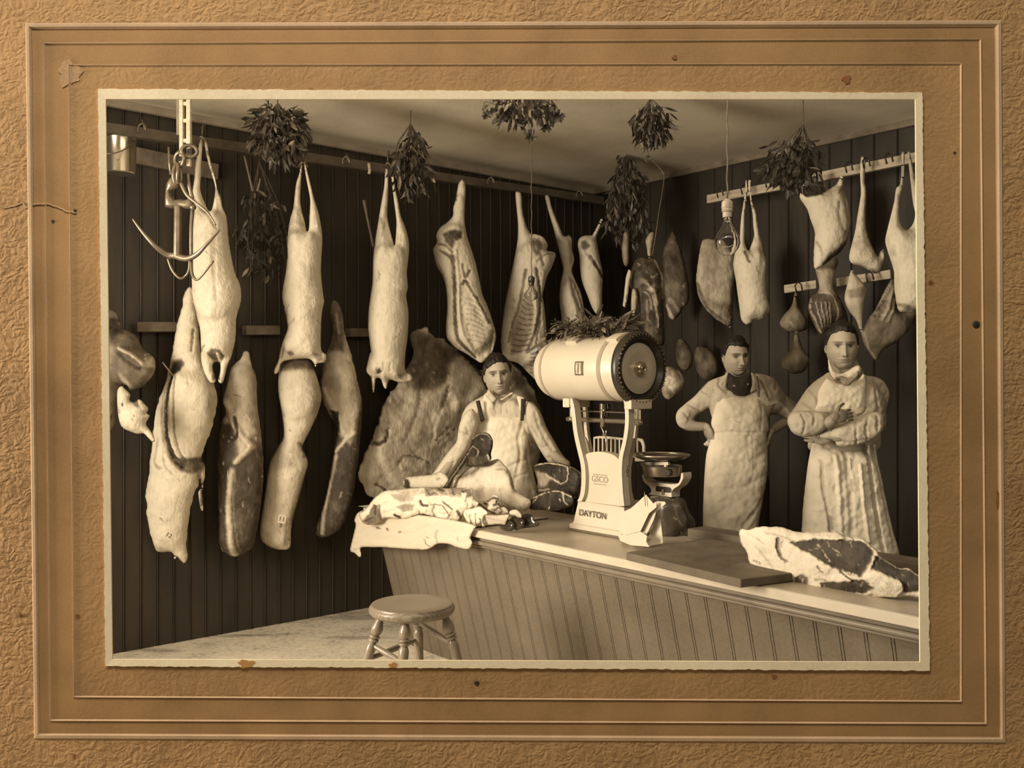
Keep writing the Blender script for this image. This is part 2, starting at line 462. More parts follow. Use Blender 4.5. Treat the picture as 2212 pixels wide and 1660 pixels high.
mb = beadboard('wall_left', WL + DL*sA, DL, lenA, 0, CEIL_Z, DU, .093, WALLM, bead=.007)
struct('wall_left', mb, WALLM)
C0 = WL + DL*3.72
mb = beadboard('wall_back', C0, DU, 7.4, 0, CEIL_Z, -DL, .15, WALLM2)
struct('wall_back', mb, WALLM2)
# front wall of the shop: the mounted card fills its opening; the left window brings daylight, the added right glass and transom hold fill lights
FRM = simple('front_wall_plaster', .10, .8, .15, 5)
mb = MB()
yf0, yf1 = 2.06, 2.16
def rect(x0, x1, z0, z1): mb.abox(x0, x1, yf0, yf1, z0, z1)
# columns / bands around openings:  window_1 x[-3.9,-1.95] z[.8,2.65]; card opening x[-1.0,1.0] z[.8,2.2]; added transom x[-1.2,1.2] z[2.42,2.82]; added door glass x[2.05,3.05]
rect(-9, -4.3, 0, CEIL_Z); rect(-4.3, -2.35, 0, .85); rect(-4.3, -2.35, 2.65, CEIL_Z); rect(-2.35, -1.2, 0, CEIL_Z)
rect(-1.2, 1.2, 0, .72); rect(-1.2, -1.0, .72, 2.42); rect(1.0, 1.2, .72, 2.42); rect(-1.0, 1.0, 2.25, 2.42); rect(-1.2, 1.2, 2.82, CEIL_Z)
rect(1.2, 2.05, 0, CEIL_Z); rect(2.05, 3.05, 0, 1.0); rect(2.05, 3.05, 2.5, CEIL_Z); rect(3.05, 9, 0, CEIL_Z)
struct('wall_front', mb, FRM)
def winframe(name, x0, x1, z0, z1, nx):
    mb = MB(); t = .035
    mb.abox(x0, x1, 2.07, 2.15, z0, z0+t); mb.abox(x0, x1, 2.07, 2.15, z1-t, z1); mb.abox(x0, x0+t, 2.07, 2.15, z0, z1); mb.abox(x1-t, x1, 2.07, 2.15, z0, z1)
    for i in range(1, nx):
        xx = x0 + (x1-x0)*i/nx; mb.abox(xx-.015, xx+.015, 2.08, 2.14, z0, z1)
    struct(name, mb, RAILD)
winframe('window_1', -4.3, -2.35, .85, 2.65, 2); winframe('window_2', -1.2, 1.2, 2.42, 2.82, 4); winframe('window_3', 2.05, 3.05, 1.0, 2.5, 1)  # transom and door frames are added around the two fill lights
# trims: picture moulding under the ceiling on both walls, baseboard-free floor joint, batten on the left wall
def bar(a, b, w, h, name, mat, off=Vector(), bevel=.003, **kw):
    a = Vector(a); b = Vector(b); d = (b-a); n = d.normalized(); up = Vector((0, 0, 1)); s = n.cross(up).normalized(); up = s.cross(n)
    mb = MB(); mb.box((a+b)/2+off, n, s, up, d.length/2, w/2, h/2)
    return mb.build(name, mat, bevel=bevel, **kw)
def wl(px, off):
    """parameter s on the line parallel to the left wall, standing off it, seen at pixel column px"""
    p = WL + DU*off; r = (px-CX)/F
    s = (r*p.y - p.x)/(DL.x - r*DL.y); q = p + DL*s; return q
def wlp(px, py, off):
    q = wl(px, off); return W(px, py, q.y)
def wbk(px, off):
    p = C0 - DL*off; r = (px-CX)/F
    s = (r*p.y - p.x)/(DU.x - r*DU.y); return p + DU*s
def wbp(px, py, off): return W(px, py, wbk(px, off).y)
q0 = WL + DL*-5.5 + DU*.03; q1 = WL + DL*3.7 + DU*.03
o = bar(q0 + Vector((0,0,CEIL_Z-.02)), q1 + Vector((0,0,CEIL_Z-.02)), (.035), .04, 'trim_1', simple('cornice_paint', .34, .6, .2, 8)); o['kind'] = 'structure'
q0 = C0 + DU*.02 - DL*.02; q1 = C0 + DU*7.2 - DL*.02
o = bar(q0 + Vector((0,0,CEIL_Z-.02)), q1 + Vector((0,0,CEIL_Z-.02)), .03, .04, 'trim_2', RAILD); o['kind'] = 'structure'
# vertical and horizontal battens fixed on the left wall
o = bar(wlp(567, 1100, .012), wlp(567, 470, .012), .03, .05, 'trim_3', simple('batten_paint', .10, .6, .2, 8)); o['kind'] = 'structure'

# ================================================================== the card mount with the print
# all its corners are measured on the card plane Y = 2 (one pixel is about one millimetre there)
MY = 2.0
def ringpts(c, n=1):
    (a, b_, c_, d_) = c; P = [a, b_, c_, d_]; out = []
    for i in range(4):
        p = np.array(P[i], float); q = np.array(P[(i+1) % 4], float)
        for j in range(n): out.append(p + (q-p)*j/n)
    return out
mount_root = empty('picture_mount', W(1110, 830, MY), 'large embossed brown card mount with pebbled border around the old print', 'picture mount')
def card_mat(name, col, texture, hi=0):
    m, nt, b = nodes(name)
    tc = nn(nt, 'ShaderNodeTexCoord')
    n1 = noise_tex(nt, 2.2, 5, .6); n2 = noise_tex(nt, 220, 5, .65); n3 = noise_tex(nt, 9, 4, .6)
    c = col
    mx = nn(nt, 'ShaderNodeMix', data_type='RGBA', blend_type='MULTIPLY'); mx.inputs[0].default_value = 1
    v = mathn(nt, 'ADD', mathn(nt, 'ADD', mathn(nt, 'MULTIPLY', n1, .5), mathn(nt, 'MULTIPLY', n2, .25)), mathn(nt, 'MULTIPLY', n3, .25))
    nt.links.new(ramp(nt, v, [(.36, tuple(x*.74 for x in c)+(1,)), (.5, c+(1,)), (.64, tuple(min(1, x*1.2) for x in c)+(1,))]), mx.inputs[6])
    # foxing spots
    vo = nn(nt, 'ShaderNodeTexVoronoi'); vo.inputs['Scale'].default_value = 5.2; nt.links.new(tc.outputs['Object'], vo.inputs['Vector'])
    spot = ramp(nt, vo.outputs['Distance'], [(.0, (.30, .18, .12, 1)), (.022, (.55, .42, .3, 1)), (.045, (1, 1, 1, 1))])
    nt.links.new(spot, mx.inputs[7])
    nt.links.new(mx.outputs[2], b.inputs['Base Color'])
    b.inputs['Roughness'].default_value = .72; b.inputs['Specular IOR Level'].default_value = .25
    if texture > 0:
        w = nn(nt, 'ShaderNodeTexNoise'); w.inputs['Scale'].default_value = 26; w.inputs['Detail'].default_value = 3; nt.links.new(tc.outputs['Object'], w.inputs['Vector'])
        wm = nn(nt, 'ShaderNodeMix', data_type='VECTOR'); wm.inputs[0].default_value = .055
        nt.links.new(tc.outputs['Object'], wm.inputs[4]); nt.links.new(w.outputs['Color'], wm.inputs[5])
        mp = nn(nt, 'ShaderNodeMapping'); mp.inputs['Scale'].default_value = (1, 1, 1.45); nt.links.new(wm.outputs[1], mp.inputs[0])
        vv = nn(nt, 'ShaderNodeTexVoronoi', feature='SMOOTH_F1'); vv.inputs['Scale'].default_value = 74; vv.inputs['Smoothness'].default_value = .35; nt.links.new(mp.outputs[0], vv.inputs['Vector'])
        h = mathn(nt, 'ADD', mathn(nt, 'MULTIPLY', vv.outputs['Distance'], -1.0), mathn(nt, 'MULTIPLY', n2, .25))
        bump(nt, b, h, texture*.75, .008)
    else: bump(nt, b, n2, .25, .002)
    return m
KC = (.42, .235, .092)
CARD_P = card_mat('card_pebbled', KC, .60); CARD_S = card_mat('card_smooth', (.37, .205, .078), 0)
CARD_M = card_mat('card_faint_pebble', (.39, .218, .084), .22); CARD_B = card_mat('card_pale_band', (.52, .34, .19), 0)
QO = [(-160, -160), (2372, -160), (2372, 1820), (-160, 1820)]
Q1o = [(55, 50), (2164, 44), (2173, 1606), (74, 1597)]
Q1i = [(68, 64), (2149, 59), (2160, 1593), (86, 1585)]
Q2 = [(94, 92), (2120, 83), (2132, 1566), (107, 1559)]
Q3 = [(147, 139), (2078, 136), (2078, 1518), (158, 1508)]
QA = [(222, 207), (1984, 207), (1994, 1438), (236, 1432)]     # the card's window, hidden under the print's border
def Pm(p, y=0.0): return W(p[0], p[1], MY) + Vector((0, y, 0))
NS = 40
def ringstrip(A_, B_, ya, yb, matn, mb_):
    a = ringpts(A_, NS); b2 = ringpts(B_, NS); n = len(a)
    V = [Pm(p, ya) for p in a] + [Pm(p, yb) for p in b2]
    return V, [(i, (i+1) % n, n+(i+1) % n, n+i) for i in range(n)]
def card_part(name, strips, mat):
    mb = MB()
    for A_, B_, ya, yb in strips: mb.add(*ringstrip(A_, B_, ya, yb, None, mb))
    me = pydata(name, mb.V, mb.F)
    bm = bmesh.new(); bm.from_mesh(me); bmesh.ops.remove_doubles(bm, verts=bm.verts, dist=1e-5)
    bmesh.ops.recalc_face_normals(bm, faces=bm.faces)
    bm.to_mesh(me); bm.free()
    return mkobj(name, me, mat, mount_root, smooth=False)
# closed solids: front face, inner and outer edge, back face
def solid(name, A_, B_, y0, y1, mat, extra=None):
    st = [(A_, B_, y0, y0)] if extra is None else extra
    st = st + [(B_, B_, y0, y1), (B_, A_, y1, y1), (A_, A_, y1, y0)]
    return card_part(name, st, mat)
solid('pebbled_border', QO, Q1o, 0, .012, CARD_P)
def inset(Q, d):
    c = np.mean(np.array(Q, float), 0); out = []
    for p in Q: out.append((p[0] + (d if p[0] < c[0] else -d), p[1] + (d if p[1] < c[1] else -d)))
    return out
# raised pale band: rounded profile
st = [(Q1o, inset(Q1o, 3), 0, -.0032), (inset(Q1o, 3), inset(Q1o, 9), -.0032, -.0035), (inset(Q1o, 9), Q1i, -.0035, .0012)]
o = solid('raised_band', Q1o, Q1i, 0, .012, CARD_B, st); o['label'] = 'pale pinkish raised line around the mount'
solid('smooth_panel', Q1i, Q3, .0012, .012, CARD_S)
solid('inner_panel', Q3, QA, .0008, .012, CARD_M)
for Q, nm in ((Q2, 'fine_rule'), (Q3, 'fine_rule')):
    st = [(Q, inset(Q, 1.8), .001, -.0022), (inset(Q, 1.8), inset(Q, 4.2), -.0022, .001)]
    solid(nm, Q, inset(Q, 4.2), .001, .004, CARD_B, st)
# torn crease at the left edge of the card
mb = MB(); rnd = random.Random(4)
pts = [Pm((-20 + i*5, 438 + 10*math.sin(i*.21) + rnd.uniform(-1.5, 1.5) + (12 if i > 14 else 0)), -.0012) for i in range(38)]
mb.tube(pts, .0011, 6); mb.build('torn_crease', CARD_B, mount_root, smooth=True)
# pin hole at right
mb = MB(); mb.turned(Pm((2109, 701), -.0012), Pm((2109, 701), .002), [(0, .004), (.3, .0075), (1, .008)], 18); mb.build('black_pin', INK, mount_root, smooth=True)
# faded blot top left, rust spots
def blot(name, cx, cy, rx, ry, mat, seed, y=-.0006, parent=mount_root):
    r = random.Random(seed); n = 46; ph = [r.uniform(0, 6.28) for _ in range(6)]
    ring = []
    for i in range(n):
        a = 2*math.pi*i/n; q = 1 + .16*math.sin(3*a+ph[0]) + .12*math.sin(5*a+ph[1]) + .08*math.sin(9*a+ph[2]) + .05*math.sin(17*a+ph[3])
        ring.append(Pm((cx + rx*q*math.cos(a), cy + ry*q*math.sin(a)), y))
    mb = MB(); V = ring + [p + Vector((0, .0009, 0)) for p in ring]
    mb.add(V, [tuple(range(n))[::-1], tuple(range(n, 2*n))] + [(i, (i+1) % n, n+(i+1) % n, n+i) for i in range(n)])
    return mb.build(name, mat, parent)
BLM = simple('faded_blot', .2, .8, .2, 160, col=(.40, .245, .115, 1)); RUST = simple('rust_stain', .1, .8, .3, 200, col=(.26, .10, .03, 1))
blot('faded_stain', 150, 158, 24, 26, BLM, 3); blot('rust_spot', 1829, 172, 9, 9, RUST, 5); blot('rust_spot', 1457, 124, 5, 5, RUST, 6)
blot('rust_spot', 2156, 1080, 4, 18, RUST, 8); blot('rust_spot', 1672, 1462, 5, 5, RUST, 9); blot('rust_spot', 1030, 1477, 5, 5, INK, 10)
blot('rust_spot', 162, 455, 3, 3, INK, 11); blot('rust_spot', 114, 478, 3, 3, INK, 12); blot('rust_spot', 2062, 330, 2.5, 2.5, INK, 13)

# print paper: a deckle-edged cream border, slightly thick, lying on the card
m, nt, b = nodes('print_paper')
pn = noise_tex(nt, 180, 5, .7); pn2 = noise_tex(nt, 4, 4, .6)
nt.links.new(ramp(nt, mathn(nt, 'ADD', mathn(nt, 'MULTIPLY', pn, .4), mathn(nt, 'MULTIPLY', pn2, .6)), [(.38, (.76, .60, .36, 1)), (.62, (.93, .76, .48, 1))]), b.inputs['Base Color'])
b.inputs['Roughness'].default_value = .6; bump(nt, b, pn, .35, .0015); PRINTM = m
PO = [(212, 192), (1992, 200), (2008, 1450), (228, 1440)]; PI_ = [(230, 215), (1976, 215), (1986, 1430), (244, 1424)]
ns = 260; a = ringpts(PO, ns); bb = ringpts(PI_, ns); arr = np.array(a)
j1 = sn(arr, .05, 3, 3)*1.3 + sn(arr, .16, 7, 2)*.8; cen = arr.mean(0)
a2 = []
for i, p in enumerate(a):
    e = i // ns; nrm = [(0, -1), (1, 0), (0, 1), (-1, 0)][e]; a2.append((p[0]+nrm[0]*j1[i], p[1]+nrm[1]*j1[i]))
a3 = [((p[0]*.985+cen[0]*.015*0+p[0]*.015), p[1]) for p in a2]
n = len(a2); lip = [(p[0] + (1.5 if p[0] < cen[0] else -1.5), p[1] + (1.5 if p[1] < cen[1] else -1.5)) for p in a2]
V = [Pm(p, .0005) for p in a2] + [Pm(p, -.0045) for p in lip] + [Pm(p, -.0035) for p in bb] + [Pm(p, .0005) for p in bb]
Fc = []
for r_ in range(3): Fc += [(r_*n+i, r_*n+(i+1) % n, (r_+1)*n+(i+1) % n, (r_+1)*n+i) for i in range(n)]
Fc += [(3*n+i, 3*n+(i+1) % n, (i+1) % n, i) for i in range(n)]
mb = MB(); mb.add(V, Fc)
o = mb.build('print_border', PRINTM)
tag(o, 'narrow cream deckle-edged border of the old print on the brown card', 'print border')
OR = simple('orange_stain', .3, .8, .2, 200, col=(.50, .25, .07, 1))
for (cx, cy, rx, ry) in ((533, 1433, 17, 8), (850, 1436, 9, 5)):
    s = blot('rust_stain', cx, cy, rx, ry, OR, int(cx), y=-.0049, parent=o)
s.parent = o
# ================================================================== left wall: rails, hooks, carcasses
def tr(name, label, cat, poly, Y, mat=MEAT, group=None, **kw):
    o = trace(name, poly, Y, mat, **kw); return tag(o, label, cat, group)
RO = .34      # upper rail stands this far off the left wall
def ry(px, off=RO): return wl(px, off).y
# upper rail (square timber on brackets)
a = wlp(225, 277, RO-.10); b_ = wlp(1300, 434, RO-.10)
o = bar(a, b_, .05, .055, 'meat_rail', RAILD2, smooth=False); tag(o, 'long dark timber meat rail running under the ceiling along the left wall', 'rail')
rail_root = o
a = wlp(225, 240, .03); b_ = wlp(1300, 426, .03)
o = bar(wlp(225, 322, .02), wlp(470, 372, .02), .03, .09, 'wall_batten', RAILD); tag(o, 'short grey timber batten on the left wall behind the hoist', 'batten')
for (p, q, lab) in (((292, 707), (378, 707), 'short pale shelf rail on the left wall at the far left'),
                    ((528, 714), (600, 714), 'pale shelf rail on the wall between the first two carcasses'),
                    ((752, 719), (820, 719), 'pale shelf rail on the wall between the second and third carcass')):
    o = bar(wlp(p[0], p[1], .05), wlp(q[0], q[1], .05), .07, .055, 'shelf_rail', RAILW if False else RAILD); tag(o, lab, 'rail', 'low rails on the left wall')
# hooks on the upper rail
def rail_hook(px, py, off, lab, mat=STEEL, s=1.0, parent=None):
    c = wlp(px, py, off-.03); pts = []
    for t in np.linspace(0, 1, 14):
        a = -.3 + t*4.0
        pts.append(c + Vector((math.cos(a)*.022*s, -.036 + .01*t, math.sin(a)*.03*s)))
    pts = [c + Vector((-.0, -.034, .05))] + pts
    mb = MB(); mb.tube(pts, .0045*s, 8)
    o = mb.build('meat_hook', mat, smooth=True); return tag(o, lab, 'hook', 'iron hooks on the upper rail')
mk = rail_hook(312, 283, RO, 'iron hook on the upper rail left of the chain hoist')
for px, py, lab in ((545, 318, 'iron hook on the upper rail below the first hanging bouquet'), (752, 352, 'iron hook on the upper rail left of the third carcass'),
                    (1064, 396, 'iron hook on the upper rail between the two open pig halves'), (1255, 424, 'iron hook on the upper rail near the corner')):
    c = mk.copy(); COL.objects.link(c)
    d = wlp(px, py, RO) - wlp(312, 283, RO); c.location = mk.location + d; c['label'] = lab

# ---- first whole carcass
body = z(3,(742,385),(724,470),(708,570),(703,650),(690,740),(686,850),(688,1000),(686,1200),(690,1400),(693,1469)) + \
  z(4,(612,60),(630,150),(646,210),(650,300),(648,370),(662,440),(690,500),(712,520),(733,512),(733,480),(716,430),(722,402),(742,392),(762,404),(762,450),(750,500),(760,520),(778,516),(792,470),(804,420),(832,350),(852,250),(856,150),(876,60),(886,0)) + \
  z(3,(1012,1380),(985,1320),(962,1230),(938,1100),(930,1000),(922,920),(896,855),(885,790),(862,740),(842,650),(818,560),(795,440),(785,392),(771,395),(780,470),(800,560),(826,640),(846,720),(838,800),(822,872),(800,880),(775,830),(752,770),(742,720),(747,640),(752,520),(757,400))
Yc = ry(450)
S1 = [PT(z(4,(705,345),(740,318),(790,322),(800,360),(770,400),(730,395)), 3, .75, -.012), L(z(4,(770,350),(762,385)), 8, .05, .01),
      L(z(3,(690,760),(740,850),(800,900),(850,960),(880,1010)), 7, .35, -.004), L(z(3,(850,720),(858,800),(880,900)), 8, .3, -.003),
      L(z(3,(700,1469),(735,1600)), 6, .3, -.004), L(z(4,(640,120),(655,200)), 5, .3, -.004), L(z(4,(655,330),(690,300)), 6, .5, -.004),
      L(z(3,(870,1100),(880,1280),(900,1500)), 10, .18, -.004), PT(z(4,(725,395),(760,395),(765,500),(720,500)), 4, .8)]
tr('lamb_carcass', 'whole pale carcass hanging first from the left, behind the chain hoist', 'carcass', body, Yc, k=.95, cell=2.0, strokes=S1, lump=.004, lf=.02, tn=.05, group='whole carcasses on the upper rail')
# ---- second
body = z(3,(1440,538),(1426,620),(1402,700),(1386,850),(1364,930),(1350,1010),(1343,1110),(1345,1200),(1330,1320),(1311,1430),(1312,1500),(1330,1600)) + \
  z(4,(1146,60),(1158,130),(1166,190),(1150,240),(1126,300),(1112,380),(1086,440),(1090,466),(1112,450),(1132,396),(1200,378),(1290,375),(1322,400),(1330,424),(1345,402),(1388,394),(1396,350),(1366,320),(1364,200),(1370,100),(1385,30)) + \
  z(3,(1597,1500),(1585,1420),(1575,1300),(1578,1200),(1585,1100),(1580,1010),(1560,900),(1545,850),(1524,780),(1500,680),(1480,600),(1468,538),(1460,545),(1464,600),(1482,700),(1500,800),(1497,900),(1492,1000),(1476,1022),(1462,950),(1440,870),(1432,790),(1440,640),(1447,545))
S2 = [L(z(3,(1400,860),(1440,900),(1460,980)), 14, .3, -.004), PT(z(3,(1355,1020),(1400,990),(1450,1010),(1440,1050),(1380,1060)), 3, .25), L(z(3,(1580,970),(1560,990)), 5, 0, .01),
      L(z(4,(1190,60),(1160,120)), 5, .3, -.004), L(z(4,(1230,140),(1180,180)), 5, .3, -.004), PT(z(4,(1175,338),(1210,330),(1222,350),(1190,362)), 3, .6, -.006),
      PT(z(4,(1330,345),(1375,340),(1385,385),(1345,395)), 3, .55, -.006), L(z(4,(1150,310),(1130,370)), 8, .4, -.004),
      L(z(3,(1530,1060),(1540,1200),(1530,1400)), 18, .22), L(z(4,(1310,20),(1325,160),(1310,260)), 16, .2)]
tr('lamb_carcass', 'whole pale carcass hanging second from the left on the upper rail', 'carcass', body, ry(660), k=.95, cell=2.0, strokes=S2, lump=.004, lf=.02, tn=.05, group='whole carcasses on the upper rail')
# ---- third
body = z(6,(248,500),(240,600),(226,680),(206,800),(190,900),(178,1000),(173,1150),(163,1220),(150,1320),(148,1420),(160,1520),(168,1580)) + \
  z(5,(168,330),(150,400),(143,450),(170,488),(176,540),(185,582),(194,520),(200,492),(228,495),(244,540),(262,552),(280,500),(330,514),(380,512),(416,504),(410,470),(375,448),(374,350),(388,250),(394,100),(380,0)) + \
  z(6,(378,1180),(372,1100),(377,1050),(385,950),(376,880),(358,820),(335,760),(322,680),(304,600),(293,512),(281,508),(288,600),(300,700),(311,800),(307,900),(300,942),(288,900),(270,830),(258,760),(264,640),(264,520),(258,500))
S3 = [PT(z(5,(210,440),(235,432),(248,450),(230,468),(212,462)), 3, .8, -.01), PT(z(5,(340,470),(375,455),(400,480),(385,505),(350,505)), 3, .5, -.008),
      L(z(5,(225,400),(215,435)), 6, .3, -.006), L(z(5,(260,395),(255,440)), 6, .3, -.006), L(z(5,(300,400),(290,450)), 6, .3, -.006), L(z(5,(170,480),(185,570)), 8, .6),
      L(z(6,(225,790),(240,830),(235,880)), 12, .35, -.003), L(z(6,(320,870),(330,990),(345,880)), 8, .25, -.004), L(z(6,(325,1350),(325,1660)), 22, .2)]
tr('lamb_carcass', 'whole pale carcass hanging third from the left on the upper rail', 'carcass', body, ry(840), k=.95, cell=2.0, strokes=S3, lump=.004, lf=.02, tn=.05, group='whole carcasses on the upper rail')
# thin stick with string left of the third carcass
mb = MB(); y = ry(830); mb.tube([W(786, 433, y), W(793, 470, y), W(806, 533, y)], [.011, .008, .006], 8)
tag(mb.build('skewer_stick', RAILD, smooth=True), 'thin pale stick leaning beside the third carcass', 'stick')
# gambrel ties at the hocks
for px, py, off in ((437, 296, RO), (655, 350, RO), (838, 352, RO)):
    y = ry(px)
    mb = MB(); c = W(px, py, y)
    mb.tube([c + Vector((-.03, 0, -.03)), c + Vector((0, -.012, .0)), c + Vector((.03, 0, -.03))], .008, 8)
    mb.tube([c + Vector((0, 0, 0)), c + Vector((0, .0, .05)), c + Vector((.0, .03, .08)), c + Vector((0, .05, .05))], .005, 8)
    tag(mb.build('gambrel_hook', STEEL, smooth=True), {437: 'hook and tie holding the hocks of the first carcass', 655: 'hook and tie holding the hocks of the second carcass', 838: 'hook and tie holding the hocks of the third carcass'}[px], 'hook', 'hooks holding the whole carcasses')

# ---- open pig halves
halfg = 'split pig halves on the upper rail'
body = z(6,(690,558),(668,590),(652,680),(640,720),(638,765),(610,800),(562,838),(542,880),(546,920),(524,960),(530,1000),(545,1060),(580,1120),(600,1200),(605,1300),(598,1400),(602,1470)) + \
  z(5,(640,272),(680,312),(740,345),(790,378),(830,400),(862,372),(890,345),(905,300),(917,230),(890,130),(862,50)) + \
  z(6,(812,1232),(800,1180),(790,1130),(770,1040),(745,960),(725,900),(713,850),(706,790),(708,700),(712,620),(706,572))
S4 = [PT(z(6,(585,880),(640,855),(695,860),(700,900),(660,925),(640,970),(600,930)), 4, .75, -.01), L(z(6,(640,1010),(652,1180),(655,1350),(665,1450)) + z(5,(700,270),(745,320),(790,365)), 11, .78, -.014),
      L(z(6,(632,1050),(636,1200),(638,1380),(650,1450)) + z(5,(690,300),(760,350)), 8, .25, .008), L(z(6,(660,980),(676,1150),(680,1350),(700,1450)) + z(5,(730,250),(790,340)), 7, .1, .012),
      PT(z(6,(690,1180),(720,1160),(770,1270),(840,1400),(880,1440),(862,1540),(800,1590),(740,1500),(700,1380),(690,1280)), 6, .12, -.022),
      L(z(6,(700,1170),(715,1150),(745,1200),(800,1290),(850,1390)), 8, .7, -.006), L(z(6,(570,980),(620,1010),(650,1040)), 9, .6, -.006), L(z(6,(700,1060),(715,1130),(740,1090)), 8, .6, -.006),
      L(z(6,(560,940),(600,950),(640,990)), 7, .5), L(z(6,(662,600),(656,680)), 5, .6, -.004), L(z(6,(870,1440),(858,1520),(850,1590)), 7, .5, -.006)]
for i in range(9):
    t = i/8; S4.append(L([tuple(p) for p in np.array(z(6,(712+t*22,1250+t*240),(760+t*24,1262+t*235),(800+t*40,1300+t*215)))], 3.2, .38, -.005))
tr('pig_half', 'split pig half with open ribs hanging left of the bareheaded man\'s head', 'carcass half', body, ry(990), k=.8, strokes=S4, lump=.004, lf=.03, tn=.06, cell=2.2, group=halfg)
body = z(6,(1000,636),(1008,740),(1015,830),(1010,920),(990,1030),(965,1150),(940,1280),(922,1400),(916,1480)) + \
  z(5,(944,256),(952,330),(975,378),(1050,402),(1100,450),(1140,488),(1186,526),(1200,470),(1212,350),(1217,200),(1205,60)) + \
  z(6,(1157,1232),(1165,1190),(1182,1120),(1212,1060),(1233,985),(1182,968),(1188,935),(1162,890),(1120,873),(1087,868),(1062,820),(1042,740),(1034,640),(1016,628))
S5 = [PT(z(6,(1050,900),(1090,880),(1140,890),(1180,940),(1140,960),(1110,1020),(1060,1040),(1020,1000)), 4, .12), PT(z(6,(1090,900),(1140,900),(1160,960),(1120,1010),(1095,960)), 4, .6, -.008),
      L(z(6,(1060,1090),(1040,1200),(1020,1300),(985,1400),(960,1500)), 9, .55, -.01), L(z(6,(1120,1080),(1140,1200),(1140,1320),(1115,1440)) + z(5,(1100,340)), 8, .65, -.012), L(z(6,(1105,1200),(1120,1320),(1095,1450)), 6, .1, .008),
      PT(z(6,(1040,1230),(1100,1220),(1112,1330),(1090,1450),(1040,1560),(970,1580),(965,1480),(1000,1370),(1030,1300)), 5, .4, -.02),
      L(z(6,(1160,1100),(1158,1300),(1165,1450)), 7, .05, .008), L(z(6,(1145,1380),(1120,1500),(1150,1640)), 6, .6, -.008), PT(z(5,(1060,420),(1150,380),(1180,470),(1150,490)), 4, .45),
      L(z(6,(1120,1040),(1170,1000),(1215,990)), 5, .5), L(z(6,(1140,990),(1160,1060)), 8, .5, -.006)]
for i in range(10):
    t = i/9; S5.append(L(z(6,(1045-t*70,1260+t*290),(1075-t*50,1285+t*270),(1105-t*20,1290+t*250)), 3, .68, -.005))
for i in range(7):
    t = i/6; S5.append(L(z(5,(1125-t*5,330+t*130),(1165,322+t*135),(1195-t*5,330+t*130)), 3.4, .62, -.005))
tr('pig_half', 'split pig half with open ribs hanging right behind the unlit bulb', 'carcass half', body, ry(1130), k=.8, strokes=S5, lump=.004, lf=.03, tn=.06, cell=2.2, group=halfg)
body = z(6,(1170,653),(1190,740),(1220,840),(1240,920),(1264,1020),(1276,1080),(1260,1160),(1254,1250),(1265,1350),(1275,1440),(1350,1430),(1400,1360),(1382,1230),(1350,1150),(1325,1085),(1340,1020),(1326,960),(1327,905),(1310,878),(1280,885),(1252,820),(1212,720),(1195,653))
S6 = [L(z(6,(1300,890),(1318,960),(1322,1040)), 8, .35, -.006), PT(z(6,(1310,1120),(1345,1160),(1390,1290),(1395,1350),(1360,1320),(1320,1220)), 4, .6, -.012),
      L(z(6,(1325,1150),(1360,1250),(1385,1330)), 4, .1, .006), L(z(6,(1345,1150),(1375,1240)), 4, .15, .006), L(z(6,(1235,900),(1260,930)), 5, .3)]
tr('pig_half', 'narrow pig half hanging at the corner, third of the split halves', 'carcass half', body, ry(1215), k=.9, strokes=S6, lump=.003, tn=.05, cell=2.5, group=halfg)
body = z(6,(1497,782),(1455,862),(1440,880),(1400,880),(1368,900),(1360,940),(1370,1000),(1375,1080),(1386,1150),(1420,1240),(1450,1312),(1482,1342),(1500,1290),(1503,1200),(1506,1100),(1490,1020),(1476,940),(1470,890),(1485,850),(1503,800))
S7 = [PT(z(6,(1375,920),(1400,910),(1430,950),(1400,980),(1380,960)), 4, .7, -.006), L(z(6,(1430,1010),(1470,1070),(1500,1120)), 9, .75, -.01), L(z(6,(1400,990),(1440,1030)), 5, .4)]
tr('pig_half', 'small pig half hanging above the white scale barrel, fourth of the split halves', 'carcass half', body, ry(1275)-.15, k=.9, strokes=S7, lump=.003, tn=.06, cell=2.5, group=halfg)

